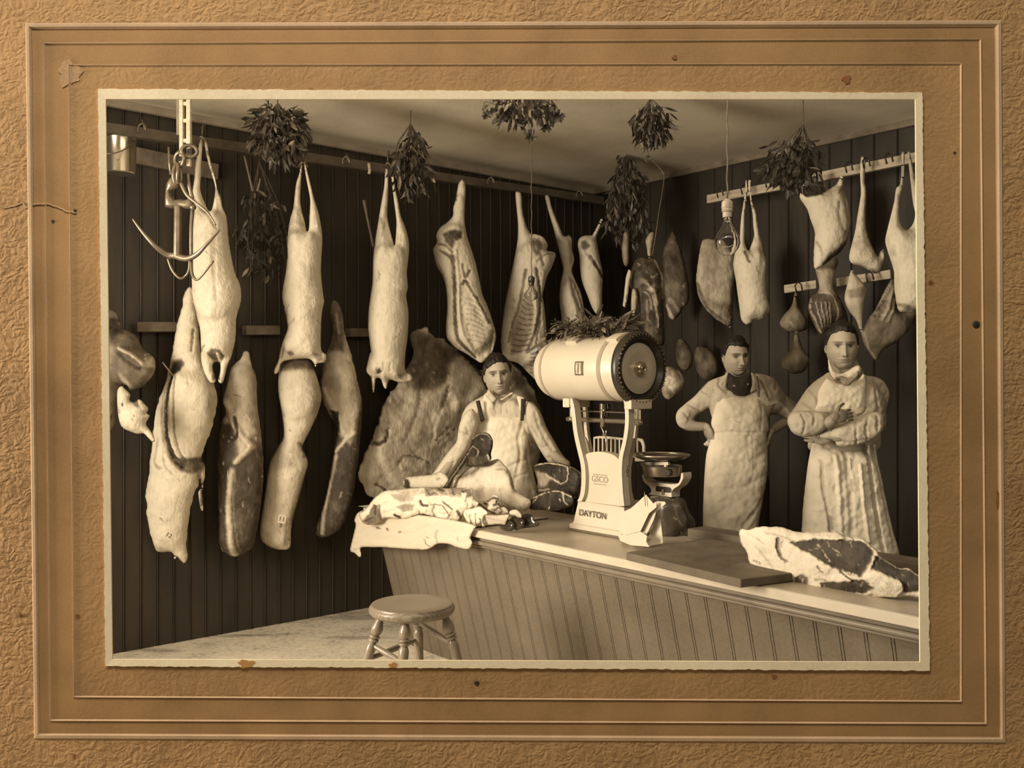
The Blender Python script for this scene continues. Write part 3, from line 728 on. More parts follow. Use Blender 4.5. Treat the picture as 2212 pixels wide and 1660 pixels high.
# ---- lower row: beef quarters against the wall
bq = 'beef quarters in the lower row'
def by(px, off=.17): return wl(px, off).y
body = z(3,(672,1405),(645,1425),(625,1470)) + z(4,(540,40),(528,90),(510,150),(494,230),(480,310),(462,400),(448,470),(420,560),(392,640),(375,730),(366,830),(350,950),(335,1080),(318,1185),(328,1225),(325,1300),(342,1400),(365,1480),(385,1528),(440,1532),(478,1535),(492,1575),(505,1560),(545,1600),(566,1560),(560,1480),(570,1380),(585,1270),(610,1170),(632,1130),(642,1068),(650,1140),(630,1180),(640,1240),(655,1305),(660,1240),(655,1160),(672,1060),(668,1000),(648,970),(690,850),(725,740),(745,610),(722,520),(690,450),(655,380),(640,300),(632,180),(622,80),(612,0)) + z(3,(700,1440))
SA = [L(z(4,(488,490),(468,600),(464,740),(480,860),(520,960),(560,1010)), 17, .95, -.03), L(z(4,(470,480),(456,620),(455,760),(470,870),(505,970),(560,1030)), 5, .12, .012),
      L(z(4,(525,480),(520,640),(530,800),(555,920),(590,980)), 6, .5, -.012), PT(z(4,(490,395),(550,375),(570,400),(545,450),(500,480),(460,470)), 6, .88, -.012),
      PT(z(4,(500,960),(650,960),(680,1010),(650,1060),(560,1040)), 5, .75, -.006), L(z(4,(420,850),(400,990),(440,1020)), 9, .35, -.006), L(z(4,(460,900),(470,1000),(520,1060)), 6, .3, -.005),
      L(z(4,(645,1070),(655,1180),(645,1290)), 12, .65), L(z(4,(610,200),(605,330)), 7, .65, -.008), PT(z(4,(660,420),(700,460),(745,600),(720,760),(700,700),(700,560)), 10, .35),
      L(z(4,(370,650),(380,800)), 16, .25, .01), L(z(4,(440,1420),(460,1460)), 3, .2)]
qa = tr('beef_quarter', 'big pale beef quarter with a long dark slit, far left of the lower row', 'beef quarter', body, by(400, .2), k=.72, strokes=SA, lump=.006, lf=.014, tn=.07, rag=1.6, group=bq, cell=2.6)
body = z(4,(905,330),(880,380),(830,430),(800,520),(778,620),(796,700),(765,760),(748,900),(745,1100),(752,1300),(758,1490),(800,1545),(840,1558),(880,1550),(930,1525),(962,1490),(992,1350),(1012,1200),(1020,1000),(1004,800),(985,650),(976,480),(950,420),(935,340))
SB = [PT(z(4,(740,740),(860,760),(880,850),(900,980),(1030,700),(1030,1600),(900,1600),(740,1600)), 8, .82), PT(z(4,(940,420),(1010,500),(1010,900),(960,800),(930,600)), 10, .5),  # large dark patch paints the shade of the side face
      L(z(4,(805,640),(850,720),(905,820),(965,885)), 17, .22, .02), L(z(4,(970,900),(930,935),(880,985)), 16, .2, .018), L(z(4,(870,720),(890,810),(860,860)), 9, .85, -.01),
      L(z(4,(858,1040),(840,1200),(838,1350),(850,1540)), 21, .35, .015), L(z(4,(835,1250),(845,1420),(855,1545)), 14, .18, .004), L(z(4,(870,1060),(865,1300),(890,1520)), 4, .6, -.008), L(z(4,(860,590),(900,600)), 4, .5, -.004),
      L(z(4,(745,980),(740,1200)), 5, .5)]
tr('beef_quarter', 'beef quarter with painted side shade and a pale backbone strip, second in the lower row', 'beef quarter', body, by(520, .2), k=.6, strokes=SB, lump=.006, lf=.02, tn=.08, rag=1.2, group=bq, tone=.22, cell=2.6)
body = z(4,(1180,372),(1140,390),(1115,430),(1108,560),(1130,700),(1142,830),(1110,900),(1058,1000),(1034,1150),(1012,1300),(1000,1400),(1012,1462),(1060,1500),(1120,1516),(1180,1502),(1186,1400),(1206,1300),(1240,1180),(1266,1080),(1286,1000),(1268,940),(1252,900),(1300,800),(1345,700),(1368,600),(1345,500),(1318,430),(1290,385))
SC_ = [PT(z(4,(1100,380),(1330,380),(1360,440),(1250,440),(1130,450)), 8, .72), PT(z(4,(1290,430),(1370,560),(1370,650),(1310,780),(1320,600)), 8, .4), L(z(4,(1240,880),(1262,920),(1270,960)), 8, .6, -.006),
       PT(z(4,(1190,1330),(1230,1200),(1280,1040),(1290,1100),(1240,1300),(1190,1500)), 5, .8), L(z(4,(1130,1340),(1145,1360)), 3, .7), L(z(4,(1175,1320),(1165,1480)), 7, .35, -.004), PT(z(4,(1000,1380),(1090,1400),(1120,1520),(1000,1520)), 8, .35),
       L(z(4,(1140,1370),(1160,1320)), 4, .8), PT(z(4,(1060,900),(1200,930),(1240,1010),(1120,1040),(1050,1010)), 10, .28)]
qc = tr('beef_quarter', 'smooth pale beef quarter, third in the lower row, under the second carcass', 'beef quarter', body, by(620, .2), k=.72, strokes=SC_, lump=.006, lf=.012, tn=.06, group=bq, cell=2.6, tone=.08)
body = [(716,652),(711,680),(719,705),(714,735),(704,765),(696,800),(692,835),(698,870),(714,900),(728,930),(722,970),(708,1050),(696,1100),(682,1150),(702,1162),(740,1136),(764,1062),(777,960),(782,880),(772,820),(757,760),(745,722),(740,680),(731,655)]
SD = [PT([(690,900),(760,960),(790,840),(790,1180),(680,1180),(700,1050)], 6, .82), PT([(740,650),(700,650),(700,760),(745,760)], 6, .7), PT([(700,770),(735,760),(755,800),(735,850),(700,830)], 6, .38),
      L([(700,840),(715,870),(735,905),(745,935)], 14, .22, .012), L([(768,935),(750,950),(728,975)], 12, .2, .012), L([(728,985),(712,1060),(702,1110),(698,1152)], 14, .3, .01), L([(716,1040),(704,1100)], 5, .1, .004), L([(728,680),(734,720)], 8, .45),
      PT([(715,885),(735,890),(735,935),(722,930)], 3, .9, -.01)]
tr('beef_quarter', 'dark beef quarter with a hanging shank bone, fourth in the lower row', 'beef quarter', body, by(735, .2), k=.6, strokes=SD, lump=.005, lf=.02, tn=.08, rag=1.0, group=bq, tone=.3, cell=2.4)
# tie stick on the first quarter
mb = MB(); y = by(360)-.12; mb.tube([W(351, 783, y), W(375, 813, y)], .004, 8)
tag(mb.build('skewer', RAILD, smooth=True), 'thin skewer poking out of the first beef quarter', 'skewer')
# paper tags with numbers on two quarters
def tagpaper(name, px, py, Y, w, h, rot, txt, lab, showpaper=True):
    M = Matrix.Rotation(rot, 4, 'Y'); c = W(px, py, Y); r = empty(name, c, lab, 'tag', 'paper tags on the quarters')
    X = M @ Vector((1, 0, 0)); Z_ = M @ Vector((0, 0, 1))
    mb = MB(); mb.box(c, X, Vector((0, 1, 0)), Z_, w/2, .0015, h/2); mb.build('paper', PAPER, r)
    cu = bpy.data.curves.new('t', 'FONT'); cu.body = txt; cu.size = h*.75; cu.align_x = 'CENTER'; cu.align_y = 'CENTER'; cu.extrude = .0006
    t = bpy.data.objects.new('t', cu); COL.objects.link(t); dg = bpy.context.evaluated_depsgraph_get(); me = bpy.data.meshes.new_from_object(t.evaluated_get(dg))
    bpy.data.objects.remove(t)
    T = Matrix.Translation(c + Vector((0, -.0024, 0))) @ M @ Matrix.Rotation(math.pi/2, 4, 'X'); me.transform(T)
    mkobj('number', me, INK, r)
tagpaper('paper_tag', 609, 1122, by(609, .2)-.135, .045, .05, .18, '11', 'small paper tag with two strokes near the foot of the third beef quarter')
tagpaper('paper_tag', 365, 1157, by(365, .2)-.165, .038, .045, .5, '12', 'small tag numbered twelve near the foot of the far left beef quarter')

# ---- blurred pieces at the far left edge
body = z(17,(60,150),(130,155),(175,200),(195,300),(260,360),(370,430),(430,560),(520,620),(560,680),(560,780),(520,860),(420,960),(350,980),(300,1000),(260,940),(170,960),(140,1150),(120,1380),(20,1420),(-60,1200),(-80,700),(-60,300))
SE = [PT(z(17,(60,230),(180,240),(240,360),(170,480),(60,430)), 6, .92, -.01), L(z(17,(260,560),(400,640),(480,720)), 9, .15, .02), L(z(17,(250,610),(350,700),(450,770)), 7, .75, -.01), PT(z(17,(480,740),(540,640),(560,760)), 4, .2),
      PT(z(17,(250,800),(340,880),(350,980),(250,930)), 6, .15, .01), PT(z(17,(60,430),(130,420),(200,600),(150,760),(60,740)), 8, .35), PT(z(17,(170,640),(420,820),(420,960),(200,780)), 8, .6)]
tr('hanging_pork', 'dark mottled pig head hanging at the far left edge of the print', 'pig head', body, wl(290, .22).y, MEATD, k=.7, strokes=SE, lump=.008, lf=.02, tone=.62, tn=.12)
body = z(17,(210,950),(250,985),(300,1040),(290,1100),(340,1120),(400,1085),(440,1130),(490,1185),(470,1240),(512,1252),(465,1335),(480,1380),(520,1430),(556,1500),(548,1560),(500,1510),(440,1450),(380,1455),(300,1430),(220,1390),(185,1320),(165,1180),(160,1020),(175,970))
tr('pork_shoulder', 'pale trimmed joint hanging below the pig head at the far left', 'joint', body, wl(290, .3).y-.05, k=.8, strokes=[L(z(17,(240,1130),(250,1150)), 6, .9), PT(z(17,(290,1050),(380,1090),(420,1180),(350,1150),(300,1110)), 3, .7, -.006), L(z(17,(200,1200),(220,1225)), 3, .6)], lump=.005, tn=.05, tone=.02)

# ---- tin pail hung at the top left corner
r = empty('tin_pail', wlp(262, 376, .45), 'shiny tin pail hanging in the top left corner', 'pail')
c = wlp(262, 376, .45); y = c.y; R_ = (292-232)/2/F*y*1.0; top = W(262, 300, y)
mb = MB(); mb.turned(c, top, [(0, R_*.96), (.015, R_*1.0), (.03, R_*.97), (.5, R_*1.0), (.97, R_*1.02), (1, R_*1.05), (.98, R_*.98), (.04, R_*.9)], 40)
mb.build('body', NICKEL, r, smooth='auto')
mb = MB(); mb.tube([top + Vector((R_*1.08*math.cos(a), -.07*math.sin(a)-abs(math.sin(a))*R_, -.10*math.sin(a)-.01)) for a in np.linspace(0, math.pi, 16)], .003, 6); mb.build('handle', STEEL, r, smooth=True)

# ---- chain hoist with hooks at the top left
HY = 3.9
r = empty('chain_hoist', W(385, 600, HY), 'iron block and chain hoist hanging at the upper left with curved meat hooks', 'hoist')
mb = MB()
for x0, x1 in ((389, 397), (404, 413)):
    mb.box(W((x0+x1)/2, 270, HY), Vector((1,0,0)), Vector((0,1,0)), Vector((0,0,1)), (x1-x0)/2/F*HY, .012, 180/2/F*HY)
for yy in (225, 262, 305):
    mb.box(W(401, yy, HY), Vector((1,0,0)), Vector((0,1,0)), Vector((0,0,1)), .02, .010, .008)
mb.build('ladder_strap', RAILW, r, bevel=.002)
mb = MB(); mb.box(W(396, 240, HY+.015), Vector((1,0,0)), Vector((0,1,0)), Vector((0,0,1)), .028, .004, .10); mb.build('rack_plate', RAILD, r)
def linkring(c, rx, rz, rr, yaw):
    M = Matrix.Rotation(yaw, 3, 'Z'); return [c + M @ Vector((rx*math.cos(a), 0, rz*math.sin(a))) for a in np.linspace(0, 2*math.pi, 22, endpoint=False)]
for (px, py, rx, rz, yaw) in ((409, 327, .030, .024, .3), (388, 344, .026, .028, -.5), (383, 378, .018, .040, .9)):
    mb = MB(); mb.tube(linkring(W(px, py, HY-.01), rx, rz, 0, yaw), .0085, 10, closed=True); mb.build('chain_link', STEEL, r, smooth=True)
mb = MB(); mb.turned(W(409, 327, HY-.02), W(409, 327, HY+.03), [(0, .012), (1, .012)], 16); mb.turned(W(388, 343, HY-.02), W(388, 343, HY+.03), [(0, .010), (1, .010)], 16); mb.build('pin', BLACKM, r, smooth='auto')
mb = MB()
blk = z(3,(535,650),(510,690),(502,740),(499,800),(500,855),(540,864),(600,860),(650,868),(690,866),(706,850),(700,810),(680,785),(640,805),(600,800),(570,805),(548,780),(535,748),(560,735),(600,720),(600,690),(570,655))
tb = trace('pulley_block', blk, HY, STEEL, r, k=1.0, cap=.022, cell=1.6, rounds=0)
mb = MB(); mb.tube([W(386, 352, HY-.02), W(384, 372, HY-.02), W(384, 398, HY-.02)], .0095, 10); mb.build('shackle', STEEL, r, smooth=True)
mb = MB(); mb.tube([W(364, 318, HY), W(366, 350, HY), W(371, 377, HY)], [.004, .005, .010], 8); mb.build('pull_wire', STEEL, r, smooth=True)
mb = MB(); mb.turned(W(385, 446, HY), W(383, 556, HY), [(0, .015), (.02, .0165), (1, .0165)], 20); mb.build('hook_stem', STEEL, r, smooth='auto')
def hk(name, pts, r0, r1):
    mb = MB(); cp = catmull(pts, 5); n = len(cp)
    P3 = [Vector(p) for p in cp]
    mb.tube(P3, [r0 + (r1-r0)*(i/(n-1))**1.5 for i in range(n)], 12); return mb.build(name, STEEL, r, smooth=True)
P = lambda k, *q: [W(x, y, HY+dy) for (x, y), dy in zip(z(k, *[(a, b) for a, b, _ in q]), [c for _, _, c in q])]
hk('double_hook', P(3,(580,1190,0),(520,1185,0),(450,1140,-.02),(390,1080,-.03),(330,1010,-.03),(275,935,-.03)), .013, .003)
hk('double_hook', P(3,(575,1192,-.0),(650,1210,-.03),(720,1180,-.06),(780,1120,-.08),(880,1010,-.09)), .014, .003)
hk('swing_hook', P(3,(655,620,.02),(665,700,.02),(690,830,.02),(680,1000,.0),(680,1200,-.01),(685,1310,-.03),(715,1355,-.05),(760,1320,-.07),(835,1225,-.08)), .009, .004)
hk('curved_hook', P(3,(610,690,-.03),(650,770,-.04),(720,830,-.05),(800,900,-.06),(850,980,-.07)), .008, .003)
hk('small_hook', P(3,(520,1210,.06),(550,1290,.06),(600,1345,.06),(640,1330,.06),(665,1280,.05),(670,1150,.04)), .006, .004)
mb = MB(); mb.ball(W(417, 448, HY), .014); mb.build('joint_ball', STEEL, r, smooth=True)

# ---- sloping sticks hanging by the first bouquet
for a_, b__, lab in (((528, 337), (546, 413), 'thin pale rod hanging below the first bouquet, left of the pair'), ((563, 386), (556, 413), 'short pale rod hanging below the first bouquet, right of the pair')):
    mb = MB(); y = ry(545)-.02; mb.tube([W(*a_, y), W(*b__, y)], .006, 8); tag(mb.build('hanging_rod', RAILD, smooth=True), lab, 'rod', 'rods below the first bouquet')
mb = MB(); y = ry(797); mb.tube([W(797, 353, y-.03), W(799, 370, y-.03), W(797, 376, y-.03)], .010, 8)
tag(mb.build('rail_peg', RAILW, smooth=True), 'short white peg fixed to the upper rail left of the third carcass', 'peg')

# ---- the huge beef side behind the first man
body = z(5,(508,182),(522,215),(545,240),(620,262),(700,330),(770,398),(830,440),(900,420),(1000,392),(1060,440),(1120,520),(1168,620),(1195,720),(1190,900),(1100,1150),(900,1240),(620,1230),(300,1220),(160,1200),(125,1140),(95,1080),(112,1000),(150,905),(200,790),(240,660),(290,575),(330,520),(400,400),(420,330),(400,240),(440,205),(480,190))
SG = [PT(z(5,(380,180),(560,250),(700,340),(650,480),(560,560),(430,560),(380,420)), 12, .70), PT(z(5,(660,380),(760,380),(870,560),(800,640),(700,680),(640,560)), 10, .22, .03),
      L(z(5,(620,262),(700,330),(770,398),(830,470),(870,545)), 10, .9, -.015), L(z(5,(640,540),(610,640),(560,760),(545,860)), 7, .7, -.01), PT(z(5,(560,700),(700,640),(700,780),(600,900),(550,900)), 8, .25, .02),
      L(z(5,(560,860),(620,800),(660,770)), 4, .65, -.008), L(z(5,(580,870),(640,820),(670,790)), 4, .65, -.008), PT(z(5,(240,640),(330,560),(330,700),(260,850),(170,890)), 12, .5),
      L(z(5,(280,790),(270,850),(220,880),(180,880)), 8, .85, -.01), PT(z(5,(150,900),(400,900),(430,960),(350,1040),(200,1060),(110,1020)), 10, .3, .01), L(z(5,(340,1010),(370,960),(440,950),(520,990)), 6, .6, -.008), L(z(5,(350,1030),(440,1040),(530,1060)), 5, .5, -.006),
      PT(z(5,(330,1010),(500,980),(540,1050),(380,1050)), 6, .18, .01), PT(z(5,(380,560),(600,620),(560,800),(400,900),(330,800)), 14, .20), L(z(5,(470,560),(450,700),(380,860)), 9, .48, -.005), PT(z(5,(100,1040),(420,1060),(440,1160),(200,1180)), 10, .18),
      L(z(5,(200,1120),(260,1160)), 8, .7), PT(z(5,(1010,400),(1080,470),(1110,520),(1060,560),(1000,540)), 6, .5), PT(z(5,(1080,540),(1160,600),(1190,720),(1100,640)), 8, .6), L(z(5,(1000,500),(1030,520),(1000,560)), 7, .2, .01), L(z(5,(1020,420),(1080,480),(1110,520)), 3, .15)]
tr('hanging_beef_flank', 'huge flattened beef side hanging behind the man with braces', 'beef side', body, wl(960,.16).y, k=.35, cap=.12, yfun=lambda x, y: np.array([wl(q_, .2).y for q_ in x]) - wl(960, .16).y, strokes=SG, lump=.02, lf=.009, tone=.24, tn=.16, tf=.014, rag=2.5, cell=3.0, warp=2.5)
# ================================================================== counter
def pl(px, py, v):
    """point on the vertical plane parallel to the counter front, v metres behind its edge, seen at this pixel"""
    r = (px-CX)/F; y = (v + CP.dot(DL))/(r*DL.x + DL.y); return W(px, py, y)
def plu(px, py, u):
    """point on a vertical plane across the counter at position u"""
    r = (px-CX)/F; y = (u + CP.dot(DU))/(r*DU.x + DU.y); return W(px, py, y)
def uof(p): return (p-CP).dot(DU)
U0, U1 = -1.0, 2.96; CD = .70
MARB = simple('counter_top_slab', .33, .35, .25, 3, bmp=.05, spec=.4); FASC = simple('counter_edge_paint', .48, .5, .08, 8)
m, nt, b = nodes('counter_paint')
f1 = noise_tex(nt, 2.4, 4, .55); f2 = noise_tex(nt, 90, 4, .7)
nt.links.new(ramp(nt, mathn(nt, 'ADD', mathn(nt, 'MULTIPLY', f1, .6), mathn(nt, 'MULTIPLY', f2, .4)), [(.36, sep(.105)), (.62, sep(.17))]), b.inputs['Base Color'])
b.inputs['Roughness'].default_value = .5; b.inputs['Specular IOR Level'].default_value = .3; bump(nt, b, f2, .15, .002); CPAINT = m
MOLD = simple('counter_moulding', .18, .4, .15, 10)
cr = empty('shop_counter', UV(1.0, .4, 0), 'long painted counter with pale slab top and leaning boarded front', 'counter')
Z1_ = Vector((0, 0, 1))
def ubox(u0, u1, v0, v1, z0, z1):
    mb = MB(); mb.box(UV((u0+u1)/2, (v0+v1)/2, (z0+z1)/2), DU, DL, Z1_, (u1-u0)/2, (v1-v0)/2, (z1-z0)/2); return mb
ubox(U0, U1, .004, CD, .752, .79).build('slab_top', MARB, cr, bevel=.003)
ubox(U0, U1, -.004, .004, .754, .788).build('edge_strip', FASC, cr, bevel=.002)
ubox(U0+.03, U1, .022, CD-.03, .735, .753).build('cove', MOLD, cr)
mb = MB(); mb.tube([UV(U0+.02, .018, .724), UV(U1, .018, .724)], .011, 12); mb.build('moulding', MOLD, cr, smooth='auto')
mb = MB(); mb.tube([UV(U0+.03, .032, .706), UV(U1, .032, .706)], .007, 10); mb.build('moulding', MOLD, cr, smooth='auto')
mb = beadboard('front_boards', UV(U0+.06, .04, 0), DU, U1-U0-.06, 0.0, .73, -DL, .0915, CPAINT, bead=.0005, depth=.0055, lean=DL*.19)
# make the panel a closed body with end and back
mb.build('front_boards', CPAINT, cr)
for u in (U0+.06, U1-.03):
    mb = MB(); a, b_, c, d = UV(u, .06, .735), UV(u, CD-.06, .735), UV(u, CD-.06, 0), UV(u, .25, 0)
    mb.add([a, b_, c, d] + [p + DU*.025 for p in (a, b_, c, d)], [(0,1,2,3),(7,6,5,4),(0,4,5,1),(1,5,6,2),(2,6,7,3),(3,7,4,0)])
    mb.build('end_panel', CPAINT, cr)
# cutting board
m = simple('worn_board', .125, .75, .25, 10, bmp=.4)
TB = .79
q = [onz(1352, 1194, .822), onz(1600, 1252, .822)]
FL_, FR_ = q; u0_, v0_ = uof(FL_), (FL_-CP).dot(DL); u1_, v1_ = uof(FR_), (FR_-CP).dot(DL)
mb = MB(); c4 = [FL_, FR_, FR_ + DL*.50 + DU*.12, FL_ + DL*.52 - DU*.02]
V = [Vector((p.x, p.y, .822)) for p in c4] + [Vector((p.x, p.y, .7915)) for p in c4]
mb.add(V, [(0,1,2,3),(7,6,5,4),(0,4,5,1),(1,5,6,2),(2,6,7,3),(3,7,4,0)])
tag(mb.build('cutting_board', m, bevel=.004), 'dark worn cutting board lying on the counter right of the paper bags', 'cutting board')
mb = MB(); a = onz(1502, 1158, .80); b2 = onz(1985, 1232, .80)
a = UV(uof(pl(1505,1140,.64)), .635, 0); b2 = UV(2.2, .635, 0)
mb.box((a+b2)/2 + Vector((0,0,.8125)), DU, DL, Z1_, (b2-a).length/2, .06, .022)
tag(mb.build('long_board', m, bevel=.003), 'long low board along the back edge of the counter beside the aproned men', 'board')

# ---- cloth over the left end: flat on the top, hanging in front
cl = empty('white_cloth', UV(-.6, 0, .6), 'white stained cloth spread under the meat and hanging over the counter\'s left end', 'cloth')
nu, nv = 60, 30
mb = MB(); V = []
for i in range(nu+1):
    for j in range(nv+1):
        u = U0-.03 + (1.03)*i/nu; v = -.02 + .52*j/nv
        P_ = np.array([[u*40, v*40]]); V.append(UV(u, v, .7965 + .0025*float(sn(P_, .06, 2, 2)[0])))
Fc = [(i*(nv+1)+j, (i+1)*(nv+1)+j, (i+1)*(nv+1)+j+1, i*(nv+1)+j+1) for i in range(nu) for j in range(nv)]
n = len(V); V += [p - Vector((0,0,.003)) for p in V]; Fc += [tuple(k+n for k in f[::-1]) for f in Fc]
mb.add(V, Fc); me = pydata('top_sheet', mb.V, mb.F); at = me.attributes.new('tone', 'FLOAT', 'POINT')
mkobj('top_sheet', me, CLOTH, cl, smooth=True)
cf = lambda px, py: np.array([pl(x, 900, -.035).y for x in px])
Yc0 = pl(900, 900, -.035).y
body = z(10,(130,985),(80,1080),(95,1130),(60,1280),(32,1422),(80,1450),(140,1502),(160,1470),(158,1390),(300,1385),(420,1386),(600,1400),(790,1412),(900,1412),(960,1390),(1020,1350),(1080,1342),(1160,1352),(1240,1385),(1385,1408),(1422,1332),(1405,1290),(1410,1250),(1442,1180),(1438,1130),(1130,1060),(700,1000),(300,950))
tr_ = trace('hanging_edge', body, Yc0, CLOTH, cl, k=.5, cap=.012, cell=2.4, yfun=lambda x, y: np.array([pl(q_, 900, -.03).y for q_ in x]) - Yc0 + .0, lump=.006, lf=.03,
   strokes=[L(z(10,(1020,1200),(1010,1260),(1030,1330)), 4, .45, -.004), L(z(10,(345,1155),(375,1165)), 5, .95), L(z(10,(455,1165),(470,1190)), 4, .95), L(z(10,(585,1210),(615,1203)), 4, .95),
            L(z(10,(880,1290),(900,1340),(940,1370)), 3, .7), L(z(10,(900,1265),(930,1275)), 3, .6), L(z(10,(1255,1260),(1260,1310)), 3, .5), L(z(10,(30,1420),(160,1385)), 5, .2, .006)], tn=.03)

# ---- meats on the cloth
def tz(name, label, cat, k_, pts, Y, mat=MEAT, **kw): return tr(name, label, cat, z(k_, *pts) if k_ else pts, Y, mat, **kw)
wf = lambda v: (lambda x, y: np.array([pl(q_, 900, v).y for q_ in x]))
def ty(name, label, cat, k_, pts, v, mat=MEAT, **kw):
    """a piece lying along the counter at distance v behind its front edge"""
    P_ = z(k_, *pts); c0 = float(np.mean([p[0] for p in P_])); vf = v if callable(v) else (lambda x: v)
    y0 = pl(c0, 900, vf(c0)).y
    f = lambda x, y: np.array([pl(q_, 900, vf(q_)).y for q_ in x]) - y0
    return tr(name, label, cat, P_, y0, mat, yfun=f, **kw)
PKV = 1
ty('pork_slab', 'long pork side with white fat lying on the cloth at the counter end', 'pork side', 10,
   [(172,1100),(135,1000),(200,960),(260,880),(330,800),(430,742),(600,725),(850,703),(1000,710),(1150,712),(1300,708),(1420,712),(1440,830),(1500,880),(1450,960),(1330,1000),(1270,1095),(1180,1100),(1110,1110),(1040,1060),(960,1040),(850,1020),(750,1040),(620,1060),(480,1050),(400,1060),(350,1108),(240,1130)],
   (lambda x: float(np.interp(x, [775, 850, 900, 980, 1100], [-.10, -.06, -.03, .05, .12]))), bk=.4, k=.6, cap=.06, cell=2, rag=.8, strokes=[PT(z(10,(175,1090),(250,1000),(300,890),(385,890),(400,1060),(340,1110),(240,1130)), 2, .62, -.008), L(z(10,(210,1080),(300,1040)), 4, .85), L(z(10,(320,900),(330,1000)), 6, .85),
    PT(z(10,(555,920),(660,880),(780,890),(760,960),(640,975)), 3, .45, -.005), PT(z(10,(500,770),(600,760),(780,800),(760,850),(620,860),(540,830)), 3, .42), PT(z(10,(560,740),(850,710),(900,760),(760,800),(640,780)), 3, .40, -.004),
    PT(z(10,(870,705),(1420,712),(1430,800),(1350,820),(1200,780),(1000,790),(900,800)), 3, .56, -.004), L(z(10,(900,730),(960,780),(1010,740)), 4, .8), L(z(10,(1200,720),(1230,790),(1330,740)), 5, .8), L(z(10,(1040,720),(1100,740)), 5, .85), L(z(10,(1000,740),(1080,790)), 4, .3), L(z(10,(1130,730),(1180,790),(1280,780)), 5, .4), PT(z(10,(1290,750),(1360,760),(1350,850),(1300,800)), 2, .05, .006),
    L(z(10,(840,850),(860,890),(920,900)), 7, .85, -.008), L(z(10,(550,1010),(600,1040)), 9, .95, -.01), L(z(10,(750,1035),(850,1010),(950,1040)), 6, .75, -.006), L(z(10,(1090,850),(1150,900),(1200,940)), 5, .65, -.005),
    L(z(10,(960,890),(1080,900),(1160,1010),(1130,1080)), 4, .55, -.005), L(z(10,(1000,900),(980,960),(1010,1040),(1100,1090)), 4, .6, -.006), L(z(10,(420,870),(470,850)), 4, .3), L(z(10,(1200,950),(1150,1050),(1110,1110)), 3, .4), L(z(10,(1260,970),(1290,1020),(1290,1100)), 8, .75, -.008),
    L(z(10,(820,960),(840,1010)), 5, .5, -.005)], lump=.007, lf=.04, tn=.06)
ty('veal_leg', 'big pale veal leg lying behind the pork side, below the standing joint', 'veal joint', 10,
   [(1215,580),(1300,540),(1400,480),(1550,430),(1640,400),(1720,380),(1780,440),(1850,520),(1880,620),(1920,740),(2000,800),(2085,850),(2075,930),(1980,1000),(1850,980),(1700,960),(1500,960),(1350,900),(1210,800),(1190,680)],
   .40, k=.8, cap=.13, cell=2.4, strokes=[PT(z(10,(1220,580),(1380,500),(1500,470),(1450,560),(1300,600)), 8, .55), L(z(10,(1210,610),(1350,560),(1500,480)), 6, .6, -.006), PT(z(10,(1430,700),(1560,680),(1570,800),(1460,860)), 6, .45), L(z(10,(1740,830),(1900,930),(2060,980)), 5, .4), L(z(10,(1700,480),(1830,520),(1890,700)), 5, .45, -.005), PT(z(10,(1700,880),(2050,930),(1900,1000),(1700,960)), 5, .5)], lump=.006, lf=.02, tn=.09, tone=.10)
ty('standing_joint', 'dark cut joint with a long bone edge standing up before the braces man', 'joint', 10,
   [(1090,715),(1130,650),(1200,540),(1270,440),(1340,330),(1400,230),(1430,130),(1500,82),(1600,85),(1652,150),(1655,240),(1635,320),(1640,380),(1590,450),(1480,468),(1365,460),(1362,410),(1330,440),(1240,560),(1190,640),(1160,715)],
   .34, MEATD, k=.7, cap=.06, cell=1.8, strokes=[L(z(10,(1420,150),(1500,95),(1600,100),(1645,160)), 4, .35), L(z(10,(1430,230),(1500,290),(1430,400)), 3, .25), PT(z(10,(1440,160),(1620,150),(1630,300),(1530,290),(1450,240)), 3, .97), PT(z(10,(1380,360),(1600,330),(1630,400),(1500,460),(1370,450)), 3, .8), L(z(10,(1600,330),(1630,420)), 6, .15), L(z(10,(1420,240),(1300,430),(1120,690)), 2.5, .35, .004), L(z(10,(1530,145),(1550,160)), 3, .3)], tone=1.0, tn=.05, nicks=.3, lump=.003)
ty('fat_wedge', 'pale fat wedge lying at the foot of the standing joint', 'fat piece', 10, [(640,600),(720,580),(950,560),(1060,520),(1150,600),(1110,700),(900,712),(720,712),(640,700)], .36, k=.8, cap=.05, strokes=[PT(z(10,(650,605),(690,598),(715,640),(725,710),(650,712)), 2, .85), L(z(10,(1020,600),(1060,590),(1050,615)), 3, .5)], tn=.05)
ty('tripe_roll', 'curled pale tripe lying at the right end of the meat heap', 'tripe', 10, [(1420,870),(1500,850),(1600,850),(1660,785),(1720,810),(1725,870),(1740,920),(1800,930),(1835,990),(1790,1020),(1700,1010),(1600,1000),(1540,960),(1460,960)], .16, k=.8, cap=.05, cell=1.8,
   strokes=[L(z(10,(1600,860),(1660,820),(1710,830),(1700,870)), 5, .85, -.01), L(z(10,(1560,880),(1630,900),(1720,890),(1745,920)), 6, .85, -.008), PT(z(10,(1590,890),(1660,880),(1660,940),(1600,950)), 2, .05, .01), L(z(10,(1680,960),(1720,930),(1760,960),(1740,1000)), 4, .7, -.008), L(z(10,(1440,880),(1500,890),(1600,960),(1680,1000)), 5, .8, -.006)], tone=.2, tn=.1, lump=.005, lf=.06)
